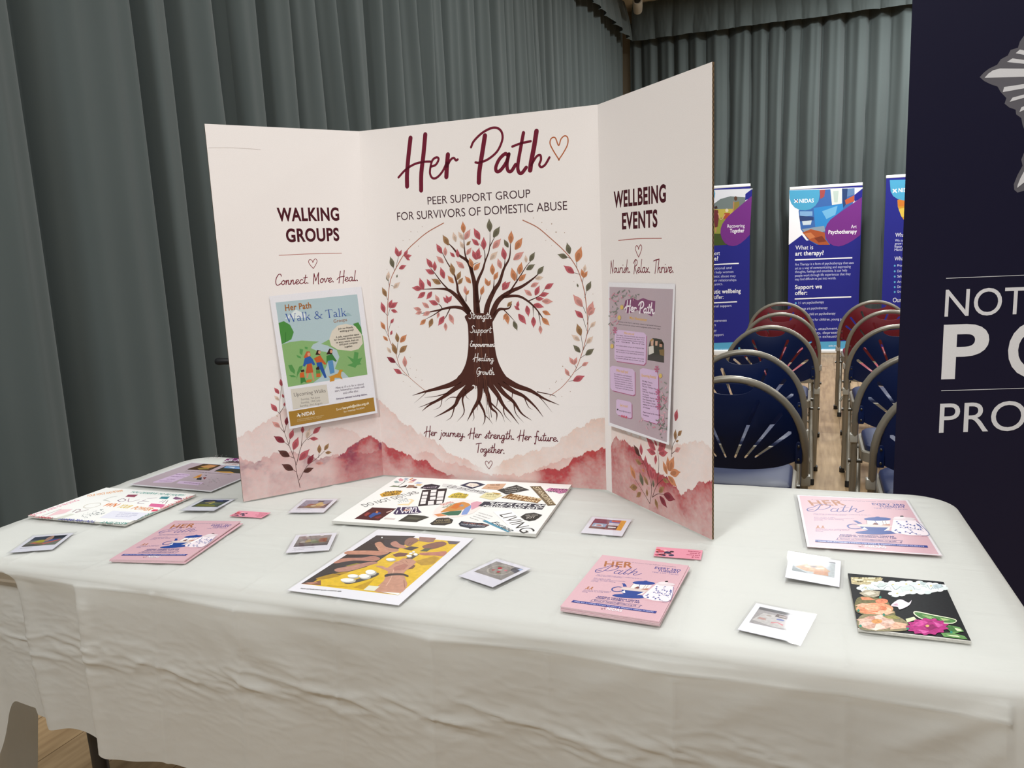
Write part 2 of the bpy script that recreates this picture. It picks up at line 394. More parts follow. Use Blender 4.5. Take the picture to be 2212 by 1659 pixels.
BRANCH = [(50,6,[(2647,3832),(2437,4065),(2245,4132),(2018,4123),(1786,4075),(1495,4028),(1319,4004)]),(15,3,[(1844,4080),(1605,3948),(1396,3859)]),(15,3,[(2074,4122),(1948,3918),(1872,3841)]),(13,3,[(1874,4095),(1795,4205),(1626,4260)]),(76,6,[(2646,3806),(2443,4167),(2232,4401),(2043,4533),(1818,4565),(1357,4563)]),(20,4,[(2070,4520),(1884,4716),(1727,4926),(1594,5083)]),(44,6,[(2622,3883),(2419,4244),(2293,4476),(2275,4654),(2206,4910),(2054,5168),(1916,5451)]),(76,7,[(2727,3780),(2719,4238),(2716,4592),(2675,4845),(2581,5148),(2369,5307),(2213,5488),(2108,5593)]),(26,4,[(2665,4920),(2532,5250),(2505,5501),(2510,5823)]),(50,4,[(2783,3779),(2753,4515),(2806,4740),(2927,4961),(2991,5133),(3114,5424),(3147,5815)]),(13,3,[(2991,5133),(2990,5380),(2864,5559)]),(73,6,[(2948,3777),(2994,4132),(3174,4480),(3319,4675),(3439,4969),(3583,5209),(3625,5548)]),(15,3,[(3454,4993),(3478,5213)]),(18,3,[(3145,4431),(3182,4630),(3206,4853)]),(73,6,[(3030,3776),(3243,4228),(3549,4446),(3845,4562),(4113,4726),(4274,4855)]),(20,4,[(3549,4446),(3718,4664),(3829,4808),(3968,4999),(4104,5140)]),(44,6,[(3087,3827),(3262,4052),(3424,4069),(3533,4097),(3590,4184)]),(13,3,[(3397,4054),(3550,3897),(3665,3770)]),(35,6,[(3384,4350),(3731,4355),(3938,4264),(4140,4087),(4289,3887),(4363,3787)]),(13,3,[(3989,4238),(4255,4355),(4417,4547)]),(12,3,[(4090,4137),(4093,3889)]),(12,3,[(4215,3987),(4255,3689)]),(13,3,[(2675,4845),(2701,5069),(2828,5139)]),(12,3,[(2477,4268),(2495,4497)]),(12,3,[(2807,4236),(2889,4487)]),(12,3,[(3731,4664),(3757,4958)]),(12,3,[(3129,5473),(3304,5758)]),(103,3,[(2525,2771),(2354,2530),(2025,2337),(1635,2221),(1271,2132),(947,2036)]),(10,1,[(1395,2189),(1203,2020),(979,1849)]),(88,3,[(2550,2692),(2377,2423),(2046,2202),(1740,2005),(1369,1804),(1179,1660)]),(15,1,[(1618,1948),(1249,1801),(1087,1746)]),(15,1,[(1894,2118),(1563,2029),(1262,1994)]),(88,3,[(2618,2639),(2489,2371),(2182,2043),(2052,1823),(1777,1651),(1500,1518)]),(18,1,[(2052,1823),(1948,1547),(1793,1437)]),(35,1,[(2540,2266),(2267,2018),(2282,1667),(2087,1429)]),(109,3,[(2760,2641),(2732,2376),(2683,2001),(2511,1728),(2345,1451)]),(35,1,[(2679,1921),(2795,1682),(2799,1494),(2735,1362)]),(13,1,[(2792,1629),(2927,1499),(2993,1399)]),(80,3,[(2844,2642),(2842,2324),(2926,2034),(2971,1795),(3105,1665),(3081,1464)]),(21,1,[(2976,1902),(3217,1669),(3297,1463)]),(88,3,[(2901,2643),(2958,2379),(3154,2092),(3282,1857),(3467,1650),(3643,1422)]),(18,1,[(3282,1857),(3300,1645),(3459,1458)]),(88,3,[(2985,2644),(3099,2408),(3296,2148),(3536,1943),(3717,1684),(3951,1529)]),(18,1,[(3536,1943),(3579,1680),(3763,1469)]),(88,3,[(3044,2697),(3198,2436),(3520,2206),(3789,2081),(4051,1852),(4236,1617)]),(15,1,[(3789,2081),(3888,1847),(3994,1772)]),(106,3,[(3090,2776),(3258,2529),(3608,2325),(3957,2215),(4274,2040),(4620,1904)]),(15,1,[(4063,2165),(4245,1987),(4455,1728)]),(13,1,[(4118,2192),(4490,2123),(4562,2068)]),(13,1,[(2336,2208),(2356,2047),(2438,1968)]),(13,1,[(2180,2016),(1946,2010),(1792,1898)]),(13,1,[(3153,2066),(3114,1852),(3024,1743)]),(12,1,[(3519,2179),(3483,1994),(3370,1939)]),(12,1,[(1740,2005),(1667,1785),(1482,1697)]),(12,1,[(2511,1728),(2529,1539),(2482,1456)])]
LEAVES = [('o',2508,5798,2501,6057),('p',2527,5648,2677,5876),('l',2486,5650,2373,5842),('l',2304,5609,2248,5836),('b',2119,5543,1985,5787),('r',1939,5362,1812,5594),('p',2020,5308,2033,5521),('p',1968,5146,1795,5317),('r',2339,5258,2323,5459),('r',2256,5274,2137,5391),('b',2561,5523,2676,5617),('l',2488,5451,2402,5630),('p',2549,5312,2682,5468),('r',2895,5631,2760,5896),('r',2861,5509,2693,5665),('r',2978,5406,2992,5688),('k',3145,5790,3141,6083),('k',3219,5665,3391,5899),('p',3194,5421,3404,5631),('l',3115,5178,3311,5355),('k',3567,5429,3470,5616),('o',3623,5512,3657,5794),('o',3723,5374,3909,5627),('r',3475,5164,3435,5447),('p',3673,5156,3929,5321),('p',3373,4971,3304,5207),('r',2776,5191,2706,5417),('r',2790,5190,2872,5460),('r',2805,5215,2931,5284),('o',2684,5020,2615,5247),('o',2708,4956,2881,5125),('p',2477,5014,2279,5185),('r',1678,5055,1535,5277),('r',1730,4976,1745,5205),('r',1712,4913,1489,5023),('r',1960,4791,1883,5060),('b',2203,4859,2151,5152),('b',2281,4756,2391,4954),('b',2303,4654,2437,4802),('o',2193,4682,2049,4864),('b',1868,4679,1633,4801),('o',2624,4670,2481,4838),('o',3165,4842,3165,5102),('o',3187,4729,3303,4911),('o',3044,4596,2973,4785),('o',3044,4596,3106,4731),('o',3692,4689,3626,4987),('o',3791,4834,3868,5100),('o',3785,4687,3962,4841),('k',3965,4926,4178,5040),('k',4051,5106,4183,5306),('l',3972,5084,3966,5254),('k',4221,4820,4382,4997),('l',4165,4725,4360,4755),('r',3377,4500,3586,4680),('r',3380,4549,3480,4696),('p',4054,4556,4252,4637),('p',4073,4359,3895,4499),('r',4151,4358,4263,4575),('r',4376,4499,4591,4615),('r',4255,4355,4476,4399),('r',4161,4284,4355,4280),('p',4302,4232,4559,4214),('r',4104,4162,4348,4096),('o',4306,4010,4497,3921),('r',3946,4140,3975,3891),('o',4288,3862,4463,3687),('r',4093,3889,4083,3641),('p',4242,3689,4248,3495),('r',3740,3957,3915,3717),('o',3447,3973,3483,3721),('o',3447,3973,3372,3823),('k',3613,3795,3697,3581),('b',3480,4123,3606,4246),('r',3719,4094,3753,4255),('r',3770,4043,3642,4145),('o',2857,4400,2936,4611),('p',2485,4421,2469,4624),('o',2484,4408,2574,4520),('r',1372,4576,1112,4609),('r',1414,4549,1332,4835),('r',1606,4621,1518,4804),('r',1454,4496,1241,4358),('r',1628,4505,1471,4327),('p',1797,4243,1709,4439),('r',2024,4226,1906,4383),('r',2026,4252,2134,4403),('r',2054,4251,1979,4420),('r',1766,4205,1528,4300),('p',1531,4131,1351,4265),('p',1324,4083,1117,4139),('p',1336,4043,1157,3994),('p',1554,4040,1344,3952),('o',1425,3859,1256,3729),('b',1601,3883,1494,3662),('r',1906,3931,1735,3712),('p',2038,3981,2136,3734),('p',1925,3775,1927,3580),('p',1783,4024,1717,3882),('r',798,5344,757,5578),('r',813,5344,912,5494),('r',959,5338,1073,5487),('r',973,5324,1165,5355),('r',1001,5310,1113,5242),('k',660,5090,597,5352),('r',806,5059,1003,5130),('k',502,4782,453,4915),('l',489,4809,536,5016),('k',732,4854,752,4931),('l',624,4608,813,4747),('b',423,4415,320,4642),('r',344,4032,268,4299),('r',468,4150,574,4346),('r',499,4149,718,4277),('r',525,4096,700,4040),('r',485,3777,584,3896),('o',322,3631,216,3833),('r',463,3496,518,3616),('o',377,3361,249,3483),('b',646,3321,628,3562),('o',707,3320,900,3507),('b',580,3038,495,3321),('b',674,3079,897,3253),('l',445,3064,335,3213),('d',549,2835,316,2969),('p',798,2728,803,2998),('r',696,2565,477,2684),('k',4972,5225,4917,5477),('k',4919,5156,4696,5237),('o',5116,5054,5237,5380),('r',5059,4817,4826,4993),('o',5268,4715,5223,4907),('o',5268,4715,5358,4855),('l',5283,4834,5312,4999),('k',5322,4427,5431,4639),('k',5138,4516,5115,4600),('p',5225,4092,5020,4362),('p',5357,3897,5464,4208),('p',5357,3909,5510,4063),('r',5231,3850,5048,4023),('l',5388,3642,5515,3774),('b',5170,3461,5090,3730),('l',5142,3351,4956,3486),('l',5291,3289,5445,3447),('k',5147,3092,4987,3265),('k',5259,3031,5463,3179),('p',4999,2819,4890,2992),('p',4999,2819,5068,2993),('p',5176,2796,5330,2884),('p',4876,2568,4779,2742),('r',4963,2457,5233,2573)]
WREATH = [[(2024,6046),(1617,5868),(1318,5680),(1011,5439),(718,5062),(545,4755),(449,4283),(403,3884),(413,3429),(566,3051),(663,2727),(914,2459),(1282,2167)],[(3932,6002),(4260,5830),(4556,5577),(4800,5351),(4994,5129),(5159,4838),(5272,4428),(5321,3946),(5324,3582),(5212,3166),(5102,2870),(4968,2619),(4701,2314),(4406,2104)]]
TWIGS = [[(718,5062),(813,5344)],[(684,5012),(662,5116)],[(522,4650),(489,4809)],[(569,4675),(656,4647)],[(453,4335),(415,4429)],[(409,3964),(345,4045)],[(424,3964),(516,4175)],[(410,3590),(486,3790)],[(400,3456),(323,3644)],[(594,3024),(648,3347)],[(618,2943),(690,3092)],[(661,2700),(521,2861)],[(888,2513),(800,2755)],[(828,2512),(682,2578)],[(4994,5129),(4920,5168)],[(5124,4911),(5117,5077)],[(5183,4789),(5047,4830)],[(5227,4597),(5268,4739)],[(5280,4284),(5322,4451)],[(5296,3946),(5226,4117)],[(5314,3704),(5370,3921)],[(5311,3558),(5219,3875)],[(5295,3460),(5388,3654)],[(5212,3166),(5171,3485)],[(5198,3117),(5304,3314)],[(5143,2969),(5259,3043)],[(5048,2745),(5000,2844)],[(4914,2544),(4877,2593)],[(4860,2442),(4976,2469)],[(5020,2670),(5176,2796)]]
DOTS = [(1478,5996,17),(1177,5895,17),(1355,5881,12),(960,5705,17),(1124,5715,17),(1350,5557,17),(485,5055,14),(4178,6036,17),(4366,5931,17),(4587,5888,23),(4679,5708,29),(4869,5687,20),(4440,5542,14),(4571,5423,14),(4469,5776,12),(931,2686,14),(1096,2656,20),(1066,2483,20),(1225,2415,17),(721,2372,17),(900,2260,14),(950,2959,14),(683,3687,14),(4734,2782,26),(4704,2490,17),(4575,2443,23),(4553,2417,17),(4412,2270,17),(4891,2216,17),(4691,2098,17),(5463,4361,14),(5046,4638,14)]
STEM_L = [[(1298,82),(1246,499),(1238,743),(1135,1122),(1051,1473),(996,1817),(1023,2224),(1089,2527)],[(1258,639),(1402,1038),(1534,1197),(1714,1320)],[(1295,267),(1498,555),(1753,714),(1958,863)],[(1415,1076),(1470,1368)],[(1061,1472),(1113,1622)],[(993,1896),(934,1973)],[(1006,1933),(1104,2057)],[(1135,1122),(1038,1218)],[(1224,806),(1113,875)],[(1235,481),(1180,531)],[(1139,1161),(1170,1296)],[(1202,890),(1227,1016)],[(1049,1454),(965,1585)],[(1794,727),(1823,835)],[(1573,1191),(1635,1217)]]
LEAF_L = [('r',1089,2527,1076,2703),('r',1017,2361,918,2519),('l',1003,2207,901,2337),('r',1112,2252,1083,2353),('r',933,1963,806,2166),('r',1104,2057,1122,2152),('l',940,1835,898,1890),('p',965,1585,800,1748),('d',1112,1612,1149,1814),('r',1169,1276,1266,1500),('d',1038,1218,806,1403),('r',1470,1368,1485,1546),('l',1547,1235,1656,1460),('r',1714,1320,1917,1461),('r',1635,1211,1832,1170),('r',1222,1007,1365,1295),('n',1122,864,870,1057),('r',1336,736,1603,963),('d',1523,612,1692,827),('b',1823,825,1841,1046),('b',1949,875,2074,1028),('b',1964,811,2126,794),('p',1722,596,1912,563),('n',1180,531,925,718),('n',1409,439,1663,494)]
STEM_R = [[(1662,143),(1726,519),(1538,881),(1370,1048),(1299,1118)],[(1750,304),(1921,603),(2245,867)],[(1921,603),(1983,1052),(1948,1341)],[(1662,143),(1438,324),(1151,528)],[(1750,304),(1945,425),(2160,466)],[(2393,1291),(2435,1509),(2537,1657),(2613,1751)],[(1726,485),(1744,693)],[(1538,915),(1542,1052)],[(1439,926),(1367,927)],[(2420,1361),(2522,1439)]]
LEAF_R = [('n',1327,1064,1112,1268),('r',1386,1102,1372,1355),('b',1381,904,1148,964),('r',1538,915,1529,1134),('o',1492,768,1379,818),('o',1151,537,964,808),('k',1427,459,1318,735),('b',1614,524,1447,688),('r',1744,693,1653,993),('r',1744,693,1858,906),('k',1796,520,1785,687),('b',1221,371,918,301),('b',1351,300,1170,146),('b',1566,272,1570,445),('r',1880,1310,1567,1513),('r',1879,1244,1575,1262),('r',1892,1213,1860,1007),('r',1975,1314,2256,1552),('r',1987,1267,2291,1350),('r',1936,1405,1830,1515),('r',1990,1416,2125,1550),('o',2259,903,2118,1149),('o',2312,981,2277,1274),('o',2338,988,2478,1313),('o',2350,942,2680,1054),('o',2284,877,2564,728),('b',2112,768,2322,755),('b',1973,466,2163,632),('d',2134,467,2510,455),('d',1998,397,2248,217),('b',1846,297,1938,94),('b',2512,1652,2540,1862),('b',2600,1748,2732,1875),('b',2537,1617,2632,1660),('p',2509,1421,2685,1529),('r',2529,2018,2594,2263),('r',2505,2108,2612,2150)]
RIDGE_L = [[(-7,1522),(426,1648),(738,1796),(918,1906),(1334,2045),(1899,1968),(2607,1871),(3030,1875),(3380,1943)],[(1860,1510),(2156,1404),(2662,1244),(2878,1013),(3387,857)],[(-1,1019),(353,879),(545,924),(779,1003),(1048,1016),(1505,859),(1891,669),(2202,719),(2514,707),(3369,625)],[(1991,652),(2260,667),(2412,735),(2524,830),(2746,961),(2963,1009),(3139,1055),(3285,958),(3446,762)]]
RIDGE_M = [[(-38,1949),(198,1744),(434,1554),(666,1336),(849,1315),(1020,1125),(1316,997),(1609,871),(1775,655),(2066,559),(2354,463),(2582,365),(2808,273)],[(2808,273),(3161,480),(3393,628),(3731,699),(4012,847),(4449,947),(4670,1168),(4992,1363),(5202,1422),(5335,1581),(5695,1657)],[(-90,908),(33,856),(179,691),(461,675),(733,546),(973,445),(1188,456),(1391,298),(1568,223),(1742,121),(2158,104)],[(764,548),(1171,653),(1409,581),(1641,424),(2056,391),(2346,324),(2691,233),(3034,212),(3598,192),(3937,334),(4216,484),(4706,644),(4840,703),(5134,849)],[(3823,246),(4047,340),(4215,457),(4591,399),(4809,544),(4919,681),(5132,771),(5291,857),(5498,893),(5706,1006)]]
RIDGE_R = [[(256,1651),(572,1565),(878,1464),(1236,1482),(1608,1471),(2281,1493),(2735,1634),(3023,1746),(3300,1779),(3612,1695)],[(235,1105),(370,1241),(500,1302),(719,1293),(961,1219),(1139,1170),(1456,1033),(1790,907),(2271,857),(2725,618),(2897,744),(3089,857),(3229,986),(3612,1128)]]
STICK_A = [('p','e9e6e2',[(-1951,-717),(-1136,579),(-1070,458),(-1826,-716)]),('t','3a3836','DO NOT DISTURB',[(-1873,-665),(-1086,446)],220,'f'),('p','2c2630',[(-1227,789),(-1218,1043),(-1088,1157),(-827,1056),(-800,810),(-1027,730)]),('t','c9b8c4','you are enough',[(-1158,800),(-862,927)],102,''),('p','c79a3a',[(-1964,208),(-1922,390),(-1702,544),(-1545,538),(-1497,260),(-1823,37)]),('t','3b2f22','STAY IN',[(-1872,288),(-1555,447)],146,'b'),('t','3b2f22','BLOOMING',[(-1811,103),(-1520,278)],142,'b'),('p','e3cfa6',[(-1238,-422),(-966,-417),(-985,-79),(-1089,16),(-1166,-17),(-1056,-90),(-1028,-309),(-1234,-370)]),('t','6a6a6a','YOUR',[(-1343,-136),(-1177,-7)],99,''),('t','8a9a9a','STYLE',[(-1264,-307),(-1091,-137)],141,'i'),('p','2e2326',[(-1118,671),(-594,886),(-295,-89),(-300,-230),(-745,-440)]),('p','4a1f20',[(-1705,-669),(-1149,-643),(-1180,-1412),(-1741,-1412)]),('p','8a3a34',[(-1652,-1161),(-1665,-977),(-1573,-999),(-1568,-1220)]),('p','32508f',[(-1519,-1211),(-1523,-990),(-1390,-931),(-1332,-996),(-1396,-1136),(-1419,-1303)]),('p','b8724a',[(-1473,-982),(-1509,-856),(-1445,-902),(-1418,-1010)]),('p','7a2c2a',[(-1362,-1257),(-1289,-1136),(-1224,-1161),(-1256,-1311)]),('p','c9a9a0',[(-1266,-910),(-1199,-766),(-1171,-811),(-1230,-941)]),('p','3d3050',[(-1157,-567),(-748,-449),(-633,-653),(-511,-783),(-564,-874),(-1002,-1014),(-1084,-954),(-1116,-771)]),('t','efe6ea','I can',[(-1024,-737),(-698,-626)],204,'b'),('t','efe6ea','I WILL',[(-1019,-950),(-577,-813)],183,'b'),('t','c98a5a','and',[(-928,-770),(-817,-721)],101,'b'),('p','3f3d35',[(-726,-968),(-359,-986),(-230,-1047),(-374,-1371),(-776,-1388)]),('p','565548',[(-648,-1100),(-377,-1126),(-418,-1239),(-687,-1214)]),('p','cdbfbb',[(-1142,-1220),(-894,-1232),(-886,-1319),(-1119,-1323)]),('p','38342f',[(-57,-1282),(-42,-1069),(160,-999),(317,-1113),(357,-1314),(261,-1449),(-1,-1478),(-76,-1389)]),('t','b8a680','YOU ARE',[(-9,-1274),(266,-1174)],99,''),('t','9a8a64','ALWAYS LOVED',[(5,-1402),(324,-1292)],90,''),('p','6f7a60',[(-2007,784),(-1943,901),(-1763,867),(-1757,790)]),('s','2a2224',[(-1815,883),(-1803,1120),(-1849,1354)],10),('s','2a2224',[(-1803,1120),(-1778,1365)],6),('s','2a2224',[(-1797,1073),(-1993,1236)],5),('p','8fa3a0',[(-2072,1175),(-2043,1277),(-1898,1129),(-1987,1092)]),('p','cf8f98',[(-2042,1375),(-2032,1485),(-1903,1371),(-1879,1253),(-1950,1242)]),('p','9fb0bd',[(-1923,1417),(-1922,1516),(-1821,1496),(-1810,1336)]),('p','c77a4a',[(-1774,1390),(-1749,1542),(-1710,1523),(-1721,1373)]),('p','a8707c',[(-1704,1303),(-1665,1455),(-1584,1443),(-1599,1270)]),('p','e0b8a8',[(-1711,1182),(-1686,1330),(-1575,1250),(-1606,1150)]),('p','a9b3cc',[(-1516,1116),(-1490,1263),(-1335,1214),(-1367,1115)]),('p','d9b98c',[(-1421,966),(-1437,1104),(-1294,1102),(-1287,963)]),('p','2f2622',[(-1755,754),(-1725,850),(-1635,980),(-1591,815)]),('p','8d6a58',[(-1565,760),(-1593,986),(-1458,984),(-1355,815)]),('p','5d473c',[(-1400,785),(-1392,901),(-1318,866),(-1309,776)]),('p','e6e0de',[(-1042,527),(-932,571),(-856,361),(-965,318)]),('p','e6e0de',[(-950,261),(-841,304),(-776,120),(-883,78)]),('p','e6e0de',[(-877,42),(-770,84),(-706,-95),(-812,-136)]),('p','e6e0de',[(-808,-152),(-702,-111),(-647,-266),(-752,-307)]),('p','e6e0de',[(-915,702),(-797,747),(-730,554),(-847,510)]),('p','e6e0de',[(-834,473),(-718,517),(-653,329),(-768,286)]),('p','e6e0de',[(-733,211),(-618,254),(-547,53),(-660,10)]),('p','e6e0de',[(-665,-68),(-546,-24),(-454,-275),(-572,-317)]),('p','e6e0de',[(-711,623),(-573,671),(-510,480),(-646,433)]),('p','e6e0de',[(-650,437),(-514,484),(-444,278),(-578,231)]),('p','e6e0de',[(-566,195),(-432,242),(-372,61),(-504,15)]),('p','e6e0de',[(-479,-38),(-359,6),(-293,-189),(-411,-232)])]
STICK_B = [('p','e9dcd6',[(-217,-916),(-302,-571),(-285,-150),(-106,139),(265,155),(539,26),(620,-254),(582,-663),(392,-928),(93,-1037),(-121,-1016)]),('p','c88a4a',[(-122,-702),(-84,-370),(-13,-106),(119,1),(257,-62),(353,-173),(318,-427),(280,-515),(-107,-740)]),('p','c9702f',[(-14,-441),(2,-146),(122,-84),(169,-329),(133,-458)]),('p','8d8f96',[(128,-294),(138,-167),(206,-197),(229,-298)]),('p','3f6a52',[(-85,-795),(73,-630),(287,-534),(323,-707),(320,-844),(121,-897)]),('p','d08a5a',[(-206,-875),(-85,-795),(95,-902),(-64,-987)]),('p','7f96c9',[(336,-665),(304,-389),(353,-173),(408,-289),(451,-526),(479,-759),(377,-815)]),('p','d29aa8',[(311,-54),(403,90),(539,26),(554,-265),(477,-482)]),('t','b85a4a','GROWING',[(-222,-310),(-69,-73)],118,'b'),('t','4f7f62','PEACEFUL',[(-120,-459),(14,-102)],95,'b'),('p','2f2f45',[(-377,1146),(-243,1417),(-66,1444),(197,1283),(-7,926)]),('p','e6d8cc',[(-253,1165),(-203,1347),(-24,1324),(75,1215),(-28,1028)]),('t','a58d7a','be kind',[(-146,1147),(42,1176)],88,''),('p','c8a184',[(201,958),(232,1338),(653,1426),(674,945)]),('t','6b4a36','YOU ARE',[(322,1203),(548,1253)],128,'b'),('t','8f6a4e','worthy',[(321,1024),(582,1050)],104,''),('p','cfcdcb',[(-820,1204),(-693,1198),(450,723),(375,597),(-572,887),(-775,1012)]),('t','3f3d3c','Up and away',[(-669,979),(388,645)],188,'i'),('p','cdb445',[(-342,257),(-321,510),(-212,620),(69,503),(77,234),(-256,226)]),('t','4a3f22','LIFE IS',[(-251,407),(28,451)],109,'b'),('t','4a3f22','BETTER OUTSIDE',[(-267,255),(58,289)],105,'b'),('p','d9cfa0',[(358,368),(401,693),(597,723),(832,555),(714,205)]),('t','5a5234','NOW IS THE',[(462,533),(740,550)],97,'b'),('t','7a7050','time to shine',[(467,408),(726,413)],86,''),('p','b8944a',[(534,737),(750,701),(750,610),(604,656)]),('p','3c3a37',[(592,923),(922,1358),(1313,1044),(891,646)]),('t','bdb8b0','Breathe in',[(742,1013),(1044,1193)],69,''),('t','bdb8b0','breathe out',[(808,896),(1161,1091)],69,''),('t','bdb8b0','repeat it',[(848,763),(1122,921)],63,''),('p','7d5528',[(851,402),(976,723),(1759,460),(1721,176)]),('t','e8d0a8','TAKE SOME',[(1024,563),(1753,372)],123,'b'),('t','e8d0a8','LITTLE RISKS',[(895,422),(1698,214)],106,'b'),('p','6e5e46',[(1248,1311),(1484,1366),(2143,120),(1989,32)]),('t','d8c8a8','STANDING',[(1341,1238),(2004,138)],122,'f'),('p','c07da0',[(1672,1053),(1726,1273),(2168,1200),(2155,967),(2034,880),(1875,1015)]),('t','5a2f4a','NEVER',[(1781,1107),(2167,1107)],127,'b'),('t','5a2f4a','GIVE UP',[(1741,981),(2145,952)],96,'b'),('p','3a3842',[(565,95),(1925,125),(1925,-221),(534,-227)]),('t','f4f2ee','"LIFE IS FULL OF',[(700,-75),(1900,-44)],130,'bi'),('t','f4f2ee','MAGIC AND JOY"',[(630,-244),(1890,-215)],119,'bi'),('t','8a8884','Inspiration for living',[(679,-628),(1039,-819)],38,''),('t','8a8884','a new chapter of',[(666,-747),(1011,-937)],37,''),('t','8a8884','calm and joy at',[(634,-849),(947,-1023)],36,''),('t','8a8884','home today',[(602,-950),(834,-1079)],35,''),('p','4f8aa3',[(960,-1020),(1632,-1563),(1607,-1601),(921,-1083)]),('t','2c3f4a','Escape',[(1123,-1158),(1644,-1561)],129,'i'),('p','f4f2ee',[(969,-520),(1295,-346),(2027,-1373),(1748,-1576)]),('t','3c3a38','LIVING',[(1143,-686),(1896,-1617)],280,'f'),('p','33312d',[(1604,-722),(1654,-522),(1815,-437),(2013,-539),(1985,-733),(1944,-870),(1847,-942),(1725,-871)]),('t','b8b2a8','today i choose',[(1689,-651),(1935,-590)],91,''),('t','b8b2a8','JOY',[(1742,-793),(1923,-744)],105,'b'),('p','30323c',[(504,-1320),(509,-1172),(882,-1218),(956,-1205),(1138,-1282),(1085,-1434),(872,-1489),(819,-1557),(789,-1510),(585,-1450)]),('t','b87a6a','IT IS OKAY TO NOT',[(584,-1270),(1115,-1329)],46,'b'),('t','c8ccd4','HAVE EVERYTHING',[(562,-1353),(1072,-1394)],46,'b'),('t','8a90a0','FIGURED OUT',[(644,-1433),(986,-1444)],37,'')]
